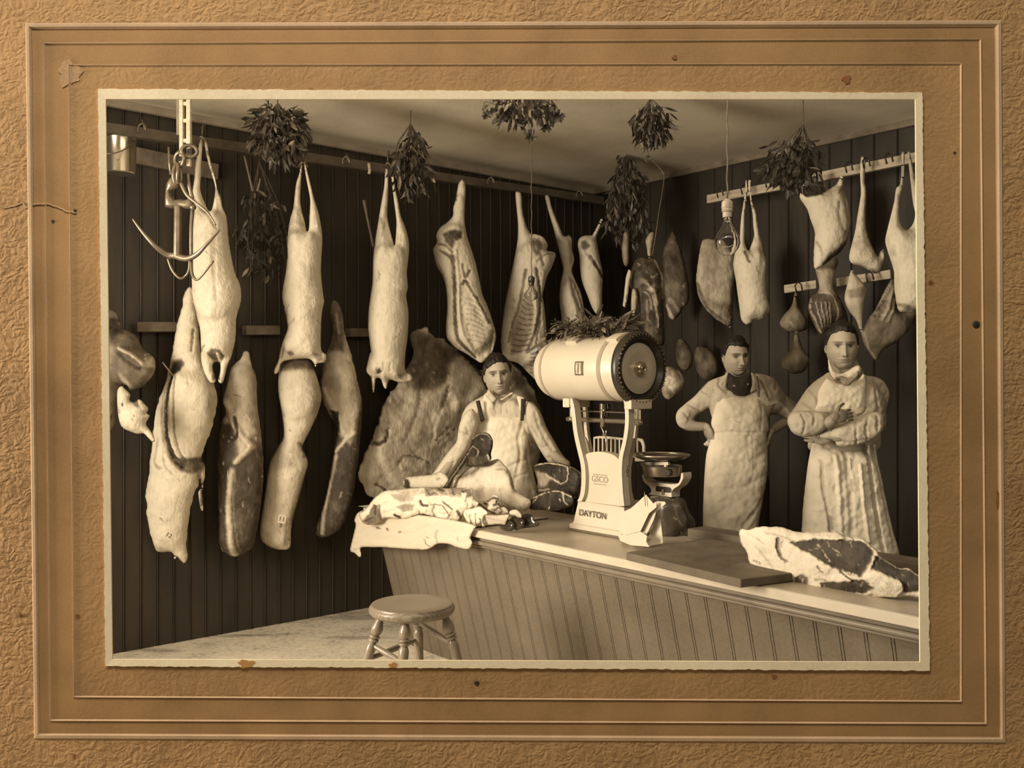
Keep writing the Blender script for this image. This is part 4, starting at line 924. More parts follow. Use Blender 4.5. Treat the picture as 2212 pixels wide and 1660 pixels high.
ty('pig_trotters', 'white cluster of pig trotters with toes at the front of the meat heap', 'trotters', 10, [(1320,1010),(1340,960),(1440,940),(1500,920),(1560,950),(1600,1000),(1560,1040),(1550,1110),(1565,1150),(1530,1150),(1510,1120),(1480,1150),(1440,1150),(1420,1100),(1390,1130),(1350,1080)], .03, k=.9, cap=.04, cell=1.6,
   strokes=[L(z(10,(1400,1010),(1400,1060),(1420,1130)), 3, .6, -.01), L(z(10,(1465,1000),(1460,1060),(1475,1140)), 3, .65, -.01), L(z(10,(1500,1040),(1520,1080),(1530,1140)), 3, .6, -.01), L(z(10,(1350,980),(1380,1050)), 3, .4, -.006)], tone=.02, tn=.04, lump=.004, lf=.05)
ty('wooden_tray', 'small wooden tray under the tripe beside the dark kidneys', 'tray', 10, [(1555,1015),(1700,1020),(1850,1005),(1800,1130),(1700,1125),(1600,1135)], .03, RAILW, k=.5, cap=.03, rounds=0, cell=2)
ty('sausage_end', 'pale curled sausage end resting over the kidneys', 'sausage', 10, [(1840,990),(1870,960),(1930,958),(1975,1000),(1985,1045),(1940,1050),(1900,1020),(1860,1030)], .05, k=1, cell=1.6, tone=.3, tn=.08)
KID = simple('wet_kidney', .035, .12, .3, 20, spec=.7)
for pts, lab, v in (([(1735,1130),(1745,1085),(1790,1062),(1850,1068),(1900,1110),(1905,1160),(1880,1195),(1810,1200),(1750,1175)], 'glossy dark kidney on the counter, leftmost of the two', -.0),
                    ([(1850,1080),(1870,1040),(1930,1035),(2000,1060),(2020,1110),(2000,1160),(1940,1190),(1900,1180),(1890,1120)], 'glossy dark kidney on the counter touching the liver', .02)):
    ty('kidney', lab, 'kidney', 10, pts, v+.05, KID, k=.95, cell=1.6, group='kidneys beside the tray')
ty('liver', 'dark liver slice lying flat right of the kidneys', 'liver', 10, [(1960,1040),(2040,1005),(2110,1020),(2130,1080),(2190,1120),(2150,1150),(2040,1165),(1970,1170),(1990,1100)], .10, KID, k=.5, cap=.03, cell=1.8)
# steaks left of the scale
def steak(lab, pts, v, st): ty('beef_cut', lab, 'beef cut', 7, pts, v, MEATD, k=.6, cap=.05, cell=1.8, tone=.97, tn=.06, strokes=st, lump=.004)
steak('large dark beef cut with marbled face standing left of the scale', [(38,1050),(90,1030),(180,1030),(240,1045),(290,1065),(325,1100),(330,1160),(325,1230),(290,1252),(200,1250),(100,1260),(55,1220),(60,1150),(45,1100)], .52,
   [L(z(7,(40,1050),(120,1032),(230,1050),(245,1090),(235,1140),(200,1158)), 3.2, .1, .003), L(z(7,(245,1050),(320,1090),(328,1220),(290,1250)), 3, .15, .003), PT(z(7,(50,1080),(110,1090),(150,1120),(110,1170),(60,1180)), 5, .45), L(z(7,(110,1100),(190,1150)), 6, .3), L(z(7,(70,1200),(130,1190)), 5, .5)])
steak('smaller dark beef cut with pale fat rim lying before the large one', [(5,1290),(40,1240),(110,1210),(190,1202),(260,1220),(285,1260),(270,1300),(180,1325),(90,1325),(20,1322)], .42,
   [L(z(7,(30,1250),(120,1212),(200,1208),(270,1245)), 3, .08, .003), L(z(7,(215,1215),(225,1270),(245,1290)), 5, .25), L(z(7,(10,1300),(60,1240)), 3, .5), L(z(7,(10,1325),(120,1326),(240,1322)), 3, .15)])

# ---- the big beef cut at the front right
fx = lambda v: (lambda x, y: 0)
ty('beef_round', 'large beef round with dark lean and white fat lying at the counter\'s right front', 'beef cut', 2,
   [(742,215),(726,250),(745,330),(778,372),(800,450),(850,518),(930,568),(962,604),(1010,626),(1110,642),(1180,652),(1240,692),(1300,672),(1380,690),(1560,702),(1640,702),(1840,712),(1960,700),(2120,730),(2260,740),(2280,640),(2150,590),(2040,555),(1960,502),(1870,490),(1740,405),(1715,360),(1620,283),(1500,268),(1420,232),(1180,238),(1040,202),(870,196),(800,216)],
   .17, k=.6, cap=.13, cell=2.6, rag=1.2, strokes=[PT(z(2,(1070,292),(1300,275),(1600,285),(1682,360),(1640,440),(1560,540),(1430,500),(1310,440),(1200,370),(1120,330)), 3, .90, -.012), L(z(2,(1190,240),(1300,262),(1500,275),(1620,290),(1720,400)), 9, .05, .01),
     L(z(2,(1270,310),(1310,370),(1350,430)), 3, .3), L(z(2,(1380,340),(1440,390),(1400,380)), 3, .4), L(z(2,(1200,350),(1300,330)), 3, .6), PT(z(2,(1690,400),(1800,440),(1960,510),(2060,570),(2040,670),(1900,670),(1860,580),(1700,500),(1640,480)), 4, .90, -.008), L(z(2,(1740,405),(1870,490),(1960,502),(2040,555)), 4, .1, .006),
     PT(z(2,(1580,530),(1700,500),(1850,570),(1890,620),(1840,700),(1700,700),(1640,640)), 3, .06, .014), PT(z(2,(1280,580),(1440,575),(1600,560),(1650,625),(1620,662),(1500,665),(1400,645),(1300,625)), 3, .88, -.008), L(z(2,(1420,500),(1500,560),(1600,600)), 5, .8, -.006), L(z(2,(1450,500),(1550,530)), 3, .2),
     L(z(2,(985,275),(980,330),(1000,390),(1035,430)), 9, .68, -.012), L(z(2,(1010,270),(1005,330)), 3, .3, .004), PT(z(2,(1100,550),(1160,515),(1200,560),(1210,610),(1150,635),(1110,600)), 3, .68, -.008), L(z(2,(1140,540),(1170,580),(1150,610)), 4, .3, .006), L(z(2,(820,430),(860,450)), 5, .5), L(z(2,(900,230),(1000,250),(1100,290)), 5, .3), L(z(2,(780,240),(880,300)), 4, .3, -.004),
     L(z(2,(1250,460),(1290,500)), 6, .6), L(z(2,(830,330),(900,420),(960,500)), 6, .22, -.004), L(z(2,(1240,560),(1320,560)), 5, .5), L(z(2,(1700,540),(1780,620)), 3, .25), PT(z(2,(1880,670),(2000,660),(2200,680),(2240,740),(1900,700)), 4, .15)], lump=.004, lf=.016, tn=.06, warp=2)

# ---- stack of paper bags on a spike
r = empty('paper_bag_stack', onz(1385, 1175, .79), 'stack of pale paper bags leaning on a spike between the two scales', 'paper bags')
def sheet(name, pts, v, mat=PAPER, th=.003, lean=.0):
    P_ = [pl(x, y, v) + DL*(lean*i_) for i_, (x, y) in enumerate(z(14, *pts))]
    mb = MB(); n = len(P_); mb.add(P_ + [p + DL*th for p in P_], [tuple(range(n)), tuple(range(n, 2*n))[::-1]] + [(i, (i+1) % n, n+(i+1) % n, n+i) for i in range(n)])
    return mb.build(name, mat, r)
sheet('bag', [(100,1470),(380,1380),(455,1400),(560,1180),(600,1060),(612,1110),(650,1480),(640,1500),(480,1530),(460,1548),(300,1520)], .26)
sheet('bag', [(520,955),(568,918),(675,920),(690,952),(560,1055),(520,1180),(420,1388),(340,1340),(430,1100)], .22)
sheet('bag', [(40,1090),(215,1010),(415,825),(520,950),(545,925),(565,935),(560,1000),(460,1080),(340,1330),(150,1382),(100,1380),(60,1350)], .20)
sheet('bag', [(30,1370),(150,1385),(340,1335),(430,1395),(420,1470),(460,1545),(200,1520),(60,1460)], .19)
mb = MB(); mb.tube([pl(*z(14,(395,790))[0], .19), pl(*z(14,(410,985))[0], .19)], .0018, 6); mb.build('spike', STEEL, r)
# ================================================================== the barrel scale
sr = empty('barrel_scale', UV(.47, .46, .79), 'white enamelled barrel-shaped counter scale with ornate dark end and greenery on top', 'scale')
VF = .36
def uzpoly(name, pts, v0, v1, mat, parent=None, k=7, bevel=.002, extra=None, smooth=True):
    """prism: outline in pixels on the plane v0, extruded back to v1"""
    P_ = [pl(x, y, v0) for x, y in (z(k, *pts) if k else pts)]
    P_ = [Vector(p) for p in P_]; n = len(P_); mb = MB()
    mb.add(P_ + [p + DL*(v1-v0) for p in P_], [tuple(range(n)), tuple(range(n, 2*n))[::-1]] + [(i, (i+1) % n, n+(i+1) % n, n+i) for i in range(n)])
    return mb.build(name, mat, parent if parent is not None else sr, bevel=bevel)
def csm(pts, sub=5): return [tuple(p) for p in catmull(pts, sub)]
# base plinth with flared foot
def rect_ring(u0, u1, v0, v1, zz): return [UV(u0, v0, zz), UV(u1, v0, zz), UV(u1, v1, zz), UV(u0, v1, zz)]
pA = pl(*z(7,(258,1395))[0], VF-.03); pB = pl(*z(7,(580,1470))[0], VF-.03)
ub0, ub1 = uof(pA), uof(pB); 
pC = pl(*z(7,(302,1268))[0], VF); pD = pl(*z(7,(584,1306))[0], VF); ut0, ut1 = uof(pC), uof(pD); zt = pD.z
mb = MB(); prof = [(0, .0, 0), (.03, .0, 0), (.034, .012, 0), (.045, .016, 0), (.06, .018, 0), (zt-.79-.012, .030, 0), (zt-.79, .030, 0)]
R_ = []
for h, ins, _ in prof:
    R_.append(rect_ring(ub0+ins*.9, ub1-ins*.35, VF-.032+ins, VF+.27-ins, .791+h))
mb.rings(R_); mb.build('base', ENAMEL, sr, bevel=.006)
print('scale base', ub0, ub1, ut0, ut1, zt, pA.z, pB.z)
mb = MB(); mb.box(UV((ub0+ub1)/2, VF+.119, .797), DU, DL, Z1_, (ub1-ub0)/2+.004, .155, .0055); mb.build('foot_rim', BRASS, sr, bevel=.002)
# front panel with arched top
top = csm([(342,1000),(365,975),(400,965),(450,963),(500,972),(540,990),(572,1025)])
uzpoly('front_panel', [(352,1272)] + [(343,1100)] + top + [(584,1120),(584,1302)], VF+.004, VF+.05, ENAMEL)
# S-curved columns, front pair and rear pair
def column(pts, wl_, wr_, v0, v1, name='column', mat=ENAMEL):
    c = csm(pts, 5); n = len(c); Lp, Rp = [], []
    for i, (x, y) in enumerate(c):
        t = i/(n-1); Lp.append((x-wl_(t), y)); Rp.append((x+wr_(t), y))
    P_ = Lp + Rp[::-1]; pts3 = [pl(*z(7, p)[0], v0) for p in P_]
    m_ = len(P_); mb = MB()
    V = pts3 + [p + DL*(v1-v0) for p in pts3]; Fc = []
    for i in range(n-1):
        a, b_ = i, i+1; c_, d_ = m_-1-i, m_-2-i
        Fc += [(a, b_, d_, c_), (m_+c_, m_+d_, m_+b_, m_+a), (m_+a, m_+b_, b_, a), (c_, d_, m_+d_, m_+c_)]
    Fc += [(0, m_-1, 2*m_-1, m_), (n-1, m_+n-1, m_+n, n)]
    mb.add(V, Fc); return mb.build(name, mat, sr, bevel=.002)
LC = [(262,632),(276,690),(284,760),(292,830),(305,900),(322,970),(338,1040),(344,1110),(342,1180),(334,1235),(318,1270)]
RC = [(600,632),(610,700),(612,780),(604,860),(590,930),(574,1000),(568,1080),(570,1150),(574,1220),(582,1300)]
wL = lambda t: 11+3*t; wR = lambda t: 11+5*t
column(LC, wL, wR, VF-.012, VF+.03); column(RC, wL, wR, VF-.012, VF+.03)
column([(x+72-30*t_, y-2) for (x, y), t_ in zip(LC, np.linspace(0, 1, len(LC)))], lambda t: 8, lambda t: 10, VF+.17, VF+.19)
RC2 = [(662,650),(664,720),(662,790),(656,850),(650,900)]
column(RC2, lambda t: 8, lambda t: 8, VF+.17, VF+.19)
# right side plate (across the counter): grey enamel with line ornament
usp = uof(pl(*z(7,(592,1290))[0], VF))
out = [(624,880),(668,880),(668,930),(655,990),(642,1060),(640,1130),(645,1200),(662,1280),(588,1300),(584,1200),(582,1100),(590,1010),(608,940)]
P_ = [plu(*q_, usp) for q_ in z(7, *out)]
n = len(P_); mb = MB(); mb.add(P_ + [p - DU*.02 for p in P_], [tuple(range(n)), tuple(range(n, 2*n))[::-1]] + [(i, (i+1) % n, n+(i+1) % n, n+i) for i in range(n)])
mb.build('side_plate', ENAMELG, sr, bevel=.002)
mb = MB()
def sline(pts, r_): mb.tube([plu(*q_, usp) + DU*.0015 for q_ in z(7, *pts)], r_, 5)
sline([(616,985),(612,1170)], .0012)
for yy in (1000, 1035, 1070, 1105, 1135):
    sline([(606,yy+10),(616,yy),(623,yy+12),(613,yy+26),(606,yy+10)], .0016)
mb.build('line_ornament', INK, sr)
# left inner plate
uzpoly('inner_plate', [(312,872),(352,872),(372,910),(395,962),(372,972),(345,985),(330,950)], VF+.06, VF+.07, ENAMELG)
# edge lining
for cpts in (LC, RC):
    mb = MB(); mb.tube([pl(*z(7,(x+13+4*t_, y))[0], VF-.0125) for (x, y), t_ in zip(csm(cpts, 3), np.linspace(0, 1, len(csm(cpts, 3))))], .0016, 5); mb.build('lining', BLACKM, sr)
# barrel
VB = .42; ZB = 1.558; uL = uof(pl(1190, 800, VB)); uR = uof(pl(1378, 797, VB)); RB = .150
def AX(u, dv=0, dz=0): return UV(u, VB+dv, ZB+dz)
Lb = uR-uL
print('barrel', uL, uR)
mb = MB(); mb.turned(AX(uL), AX(uR), [(0, .02), (.0, .10), (.012, .122), (.05, .136), (.10, RB-.006), (.13, RB), (.93, RB), (.945, RB-.004), (1, RB-.004), (1, .02)], 72)
mb.build('drum', ENAMEL, sr, smooth='auto')
for t0, t1 in ((.13, .155), (.80, .84)):
    mb = MB(); mb.turned(AX(uL+Lb*t0), AX(uL+Lb*t1), [(0, RB-.003), (0, RB+.0022), (.18, RB+.0028), (.82, RB+.0028), (1, RB+.0022), (1, RB-.003)], 72)
    mb.build('drum_band', ENAMELG, sr, smooth='auto')
# ornate end ring, dished silvered end and boss
rr = []
mb = MB(); mb.turned(AX(uR-.012), AX(uR+.03), [(0, RB-.004), (.0, RB+.014), (.25, RB+.020), (.7, RB+.018), (1, RB+.006), (1.0, RB-.010), (.7, RB-.016), (.4, RB-.022), (.3, .10), (0, .10)], 96)
ring = mb.build('end_ring', BLACKM, sr, smooth='auto')
mb = MB()
for i in range(44):
    a = 2*math.pi*i/44; c = AX(uR+.0285, 0, 0) + DL*(math.cos(a)*(RB+.003)) + Z1_*(math.sin(a)*(RB+.003))
    mb.ball(c, .0062, n=8)
    c2 = AX(uR+.028) + DL*(math.cos(a+.07)*(RB+.0125)) + Z1_*(math.sin(a+.07)*(RB+.0125)); mb.ball(c2, .0035, n=6)
mb.build('ring_beads', simple('antique_bronze', .10, .35, .3, 40, metal=.5), sr, smooth=True)
m, nt, b = nodes('silvered_dial')
b.inputs['Base Color'].default_value = sep(.52); b.inputs['Metallic'].default_value = .3; b.inputs['Roughness'].default_value = .38
mb = MB(); mb.turned(AX(uR+.002), AX(uR+.022), [(0, .02), (.1, .112), (.3, .116), (.35, .108), (.55, .09), (.5, .07), (.15, .05), (.1, .030), (.1, .02)], 96)
mb.build('dished_end', m, sr, smooth='auto')
mb = MB(); mb.turned(AX(uR+.002), AX(uR+.034), [(0, .031), (.5, .031), (.8, .029), (1, .024), (.92, .020), (1.0, .016), (.9, .012), (1, .008), (1, .001)], 48)
mb.build('boss', NICKEL, sr, smooth='auto')
# foot of the ring
mb = MB(); mb.box(AX(uR+.008, .03, -.17), DU, DL, Z1_, .012, .024, .018); mb.build('ring_foot', BLACKM, sr, bevel=.004)
# reading window on the drum
cw = uof(pl(1251, 808, VB-RB)); 
def drum_patch(name, u0, u1, a0, a1, rad, th, mat, par=sr):
    mb = MB(); V = []; n = 10
    for i in range(n+1):
        a = a0+(a1-a0)*i/n
        for (uu, r__) in ((u0, rad), (u1, rad), (u1, rad+th), (u0, rad+th)):
            V.append(AX(uu) - DL*(math.cos(a)*r__) + Z1_*(math.sin(a)*r__))
    Fc = []
    for i in range(n):
        for j in range(4): Fc.append((i*4+j, i*4+(j+1) % 4, (i+1)*4+(j+1) % 4, (i+1)*4+j))
    Fc += [(0,1,2,3)[::-1], tuple(n*4+j for j in range(4))]
    mb.add(V, Fc); return mb.build(name, mat, par, smooth='auto')
win = drum_patch('reading_window', cw-.026, cw+.026, -.20, .22, RB-.002, .007, BRASS)
pane = drum_patch('glass_pane', cw-.017, cw+.017, -.155, .175, RB-.0, .0065, simple('dim_glass', .45, .1, .3, 30))
drum_patch('scale_line', cw-.003, cw+.002, -.13, .15, RB+.006, .001, BLACKM)
# saddles on top
for px_, w_ in ((z(7,(355,258))[0][0], .036), (z(7,(608,256))[0][0], .032)):
    uu = uof(pl(px_, 730, VB)); mb = MB(); mb.turned(AX(uu-w_), AX(uu+w_), [(0, .09), (.0, RB+.014), (.06, RB+.018), (.94, RB+.018), (1, RB+.014), (1, .09)], 64)
    V = []; o = mb
    keep = MB()
    # only the upper arc
    nseg = 24; V = []
    for i in range(nseg+1):
        a = math.radians(52 + 76*i/nseg)
        for (uq, r__) in ((uu-w_, RB-.004), (uu+w_, RB-.004), (uu+w_, RB+.016), (uu-w_, RB+.016)):
            V.append(AX(uq) - DL*(math.cos(a)*r__) + Z1_*(math.sin(a)*r__))
    Fc = [(i*4+j, i*4+(j+1) % 4, (i+1)*4+(j+1) % 4, (i+1)*4+j) for i in range(nseg) for j in range(4)] + [(3,2,1,0), tuple(nseg*4+j for j in range(4))]
    keep.add(V, Fc); keep.build('saddle', ENAMEL, sr, bevel=.003)
# brackets under the barrel, rods, centre post
zb0 = pl(1240, 868, VB).z
for px_ in (1238, 1372):
    uu = uof(pl(px_, 868, VB-.03)); mb = MB(); mb.box(UV(uu, VB-.01, ZB-RB-.012), DU, DL, Z1_, .022, .07, .022); mb.build('bracket', ENAMEL, sr, bevel=.004)
def rod(name, a, b_, r_, v, mat=NICKEL, k=7, ends=None):
    A_, B_ = pl(*z(k, a)[0], v), pl(*z(k, b_)[0], v); B_.z = A_.z = (A_.z+B_.z)/2
    u_a, u_b = uof(A_), uof(B_); mb = MB(); mb.turned(A_, B_, ends or [(0, r_), (1, r_)], 20); return mb.build(name, mat, sr, smooth='auto')
VR = VF+.09
rod('poise_beam', (243,765), (705,775), .011, VR, NICKEL, 7, [(0, .003), (.005, .011), (.045, .013), (.055, .009), (.07, .013), (.09, .011), (.9, .011), (.91, .015), (.985, .015), (1, .004)])
rod('thin_beam', (300,712), (690,722), .0035, VR)
for (x, y0, y1, w_) in ((262,680,768,6), (688,682,768,8), (670,655,765,6)):
    uzpoly('beam_post', [(x-w_,y0),(x+w_,y0),(x+w_,y1),(x-w_,y1)], VR-.005, VR+.005, NICKEL)
uzpoly('centre_post', [(444,664),(458,664),(458,700),(470,700),(470,712),(458,712),(456,750),(468,770),(460,812),(446,812),(448,770),(444,720)], VR-.02, VR-.008, NICKEL)
uzpoly('poise', [(462,668),(492,664),(496,690),(490,745),(470,740)], VR+.012, VR+.03, BLACKM)
mb = MB(); mb.tube([pl(*q_, VR-.01) for q_ in csm(z(7,(452,812),(462,824),(470,850),(462,862),(478,858),(486,840),(482,832)), 3)], .003, 8)
mb.tube([pl(*q_, VR-.01) for q_ in z(7,(482,858),(484,900),(480,960))], .0035, 8); mb.build('hanger_hook', NICKEL, sr, smooth=True)
# lettering and emblem
def lettering(name, txt, c, X, up, size, mat, par, width=None, ext=.0006):
    cu = bpy.data.curves.new('t', 'FONT'); cu.body = txt; cu.size = size; cu.align_x = 'CENTER'; cu.align_y = 'CENTER'; cu.extrude = ext
    t = bpy.data.objects.new('t', cu); COL.objects.link(t); dg = bpy.context.evaluated_depsgraph_get(); me = bpy.data.meshes.new_from_object(t.evaluated_get(dg))
    bpy.data.objects.remove(t)
    nrm = X.cross(up)
    M = Matrix(((X.x, up.x, nrm.x, c.x), (X.y, up.y, nrm.y, c.y), (X.z, up.z, nrm.z, c.z), (0, 0, 0, 1)))
    if width:
        xs = [v.co.x for v in me.vertices]; s_ = width/(max(xs)-min(xs)); me.transform(Matrix.Diagonal((s_, 1, 1, 1)))
    me.transform(M); return mkobj(name, me, mat, par)
ca = pl(*z(7,(395,1352))[0], VF-.020); wl_m = (pl(*z(7,(470,1352))[0], VF-.02) - pl(*z(7,(310,1352))[0], VF-.02)).length
gold = simple('faded_letters', .07, .5, .3, 60)
lettering('lettering', 'DAYTON', (lambda q: q - DL*((q-CP).dot(DL) - (VF-.032+.018+.012*max(0, (q.z-.851)/max(.02, zt-.863)))) - DL*.006)(ca), DU, Z1_, .042, gold, sr, wl_m*1.02)
cb = pl(*z(7,(447,1135))[0], VF+.004); 
em = simple('faded_emblem', .26, .5, .2, 60)
lettering('emblem', 'GSCO', cb - DL*.0015, DU, Z1_, .040, em, sr, .105)
mb = MB(); cc = cb + Z1_*.022 - DL*.001
mb.box(cc, DU, DL, Z1_, .045, .0008, .0016); mb.build('emblem_rule', em, sr); mb = MB(); mb.box(cb - Z1_*.022 - DL*.001, DU, DL, Z1_, .04, .0008, .0016); mb.build('emblem_rule', em, sr)
# grille of the goods platform
VG = .70
gr = empty('platform_grille', pl(1400, 1000, VG), 'white cast platform rail with upright bars behind the scale posts', 'grille')
def gbox(x0, x1, y0, y1, v=VG, th=.008, name='bar', mat=ENAMEL, par=gr):
    P_ = [pl(*q_, v) for q_ in z(7,(x0,y0),(x1,y0),(x1,y1),(x0,y1))]
    mb = MB(); mb.add(P_ + [p + DL*th for p in P_], [(0,1,2,3),(7,6,5,4),(0,4,5,1),(1,5,6,2),(2,6,7,3),(3,7,4,0)]); return mb.build(name, mat, par)
uzpoly('top_rail', csm([(405,872),(440,866),(500,868),(590,878),(690,880),(712,895),(721,930)], 3) + [(721,1010),(708,1010),(706,930),(698,905),(680,892),(590,890),(500,884),(440,880),(406,884)], VG, VG+.01, ENAMEL, gr)
for x in (410, 436, 462, 488, 514, 540, 566, 590, 676): gbox(x-4, x+4, 878, 990)
gbox(406, 720, 984, 998, name='bottom_rail')
gbox(662, 722, 996, 1022, name='corner_block')

# ================================================================== the pan scale behind
ps = empty('pan_scale', UV(.95, .62, .79), 'brass and enamel counter scale with a wide round glass plate, behind the paper bags', 'scale')
VP = .585
cP = pl(1428, 985, VP); Rr = 59/F*cP.y*1.0
GL = simple('dark_glass_plate', .06, .12, .2, 12, spec=.6)
mb = MB(); mb.turned(cP - Z1_*.018, cP + Z1_*.006, [(0, .03), (.0, Rr*.72), (.35, Rr*.9), (.8, Rr), (1, Rr), (.9, Rr*.95), (.75, .02)], 64); mb.build('pan', GL, ps, smooth='auto')
mb = MB(); mb.tube([cP + Vector((math.cos(a)*Rr, math.sin(a)*Rr, .004)) for a in np.linspace(0, 2*math.pi, 64, endpoint=False)], .006, 8, closed=True); mb.build('pan_rim', BRASS, ps, smooth=True)
def pq(name, pts, v0, v1, mat, bev=.002): return uzpoly(name, pts, v0, v1, mat, ps, k=14, bevel=bev)
pq('beam', [(340,378),(720,372),(722,418),(345,428)], VP-.05, VP-.035, ENAMEL)
pq('bracket', [(662,418),(692,418),(692,540),(662,540)], VP-.055, VP-.04, ENAMEL)
mb = MB(); c = pl(*z(14,(740,520))[0], VP-.05); mb.turned(c - DL*.012, c + DL*.012, [(0, .012), (.3, .017), (.7, .017), (1, .012)], 18); mb.build('adjusting_knob', BLACKM, ps, smooth='auto')
cR = pl(*z(14,(640,500))[0], VP); mb = MB(); mb.turned(cR - Z1_*.02, cR + Z1_*.028, [(0, .085), (.1, .088), (.9, .092), (1, .088)], 48); mb.build('collar', BRASS, ps, smooth='auto')
cradle = csm([(365,545),(370,600),(400,660),(450,700),(482,745),(485,785),(450,825)], 4) + [(770,862),(768,790)] + csm([(768,790),(800,745),(870,700),(910,640),(930,590),(925,520)], 4) + [(900,530)] + csm([(898,560),(885,620),(850,672),(760,680)], 4) + [(440,640)] + csm([(440,640),(400,610),(385,560)], 3)
pq('cradle', [(365,545)] + cradle[1:], VP-.02, VP+.04, ENAMEL)
pq('cradle_opening_dark', csm([(555,720),(570,708),(730,722),(760,740),(768,770),(755,795),(730,797),(570,778),(552,750),(555,720)], 3)[:-1], VP-.0215, VP-.019, BLACKM, 0)  # thin black plate paints the darkness inside the opening
pq('cradle_pin', [(630,755),(655,755),(655,825),(630,822)], VP-.03, VP-.018, BRASS)
body = z(14,(470,852),(600,838),(790,880),(850,850),(930,880),(975,930),(1000,1030),(1060,1120),(1090,1180),(1095,1290),(1050,1390),(980,1395),(900,1330),(850,1420),(640,1440),(610,1300),(560,1100),(520,980))
y0 = pl(1460, 1100, VP).y
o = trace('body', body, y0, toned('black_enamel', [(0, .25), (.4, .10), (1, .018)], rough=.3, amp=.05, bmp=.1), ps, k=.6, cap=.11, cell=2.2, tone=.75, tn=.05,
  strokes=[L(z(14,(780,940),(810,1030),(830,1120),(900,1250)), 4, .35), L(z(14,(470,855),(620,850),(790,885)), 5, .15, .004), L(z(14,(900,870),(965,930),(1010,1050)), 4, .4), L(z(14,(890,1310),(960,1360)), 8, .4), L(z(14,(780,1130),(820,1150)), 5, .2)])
# little sprig behind the pan

def kid(nm): return [c for c in sr.children if c.name.split('.')[0] == nm]
for c in kid('glass_pane')+kid('scale_line'): reparent(c, kid('reading_window')[0])
for c in kid('ring_beads')+kid('ring_foot'): reparent(c, kid('end_ring')[0])
for c in kid('boss'): reparent(c, kid('dished_end')[0])
for c in kid('lettering')+kid('foot_rim'): reparent(c, kid('base')[0])
for c in kid('emblem')+kid('emblem_rule'): reparent(c, kid('front_panel')[0])
for c in kid('line_ornament'): reparent(c, kid('side_plate')[0])
for c in [c for c in ps.children if c.name.startswith('pan_rim')]: reparent(c, [d for d in ps.children if d.name.split('.')[0] == 'pan'][0])
for c in [c for c in ps.children if c.name.startswith(('cradle_opening_dark', 'cradle_pin'))]: reparent(c, [d for d in ps.children if d.name.split('.')[0] == 'cradle'][0])
# ================================================================== stool
st = empty('round_stool', onz(890, 1500, 0.0), 'round wooden stool with turned legs standing in front of the counter', 'stool')
SY = 3.78; sc_ = W(890, 1303, SY); SR = 93/F*SY
st.location = Vector((sc_.x, SY, 0))
m, nt, b = nodes('stool_wood')
tc = nn(nt, 'ShaderNodeTexCoord'); wv = nn(nt, 'ShaderNodeTexWave', wave_type='BANDS', bands_direction='Y'); wv.inputs['Scale'].default_value = 26; wv.inputs['Distortion'].default_value = 5; wv.inputs['Detail'].default_value = 3; wv.inputs['Detail Scale'].default_value = 1.2
nt.links.new(tc.outputs['Object'], wv.inputs['Vector']); nt.links.new(ramp(nt, wv.outputs['Fac'], [(.2, sep(.15)), (.8, sep(.21))]), b.inputs['Base Color'])
b.inputs['Roughness'].default_value = .38; b.inputs['Specular IOR Level'].default_value = .45; SWOOD = m
zs = sc_.z
mb = MB(); mb.turned((sc_.x, SY, zs-.046), (sc_.x, SY, zs), [(0, .02), (0, SR*.86), (.08, SR*.93), (.3, SR*.985), (.55, SR), (.72, SR*.985), (.8, SR*.955), (.86, SR*.95), (.95, SR*.94), (1, SR*.90), (.9, SR*.5), (.88, .01)], 80)
mb.build('seat', SWOOD, st, smooth='auto')
LEGW = simple('stool_leg_wood', .20, .28, .15, 30, spec=.5)
prof = [(0,.013),(.015,.015),(.04,.019),(.07,.024),(.10,.022),(.118,.015),(.122,.022),(.135,.022),(.139,.015),(.145,.021),(.16,.021),(.165,.014),(.18,.018),(.20,.021),(.24,.020),(.30,.019),(.5,.017),(.75,.015),(.97,.013),(1,.012)]
legs = []
for (tx, bx, dy) in ((812, 790, -.12), (875, 868, -.17), (903, 918, .14), (957, 1003, -.08)):
    pass
angs = [(-.085, -.085), (-.015, -.13), (.02, .115), (.105, -.045)]
legpx = [((822, 1335), (788, 1440), -.07), ((876, 1340), (870, 1440), -.125), ((902, 1340), (906, 1440), .10), ((962, 1328), (992, 1440), -.045)]
for (t_, b_, dy) in legpx:
    T_ = W(t_[0], t_[1], SY+dy); T_.z = zs-.044
    B_ = W(b_[0], b_[1], SY+dy*1.25); d = (B_-T_); k_ = (T_.z)/(T_.z-B_.z); Bf = T_ + d*k_; Bf.z = 0
    legs.append((T_, Bf)); mb = MB(); mb.turned(T_, Bf, prof, 20); mb.build('leg', LEGW, st, smooth='auto')
def lp(i, t): return legs[i][0].lerp(legs[i][1], t)
for (i, ti, j, tj) in ((0, .185, 1, .275), (2, .11, 3, .20), (0, .29, 2, .24), (1, .38, 3, .38)):
    mb = MB(); mb.turned(lp(i, ti), lp(j, tj), [(0, .007), (.1, .009), (.5, .013), (.9, .009), (1, .007)], 14); mb.build('stretcher', LEGW, st, smooth='auto')
SHEEN = None
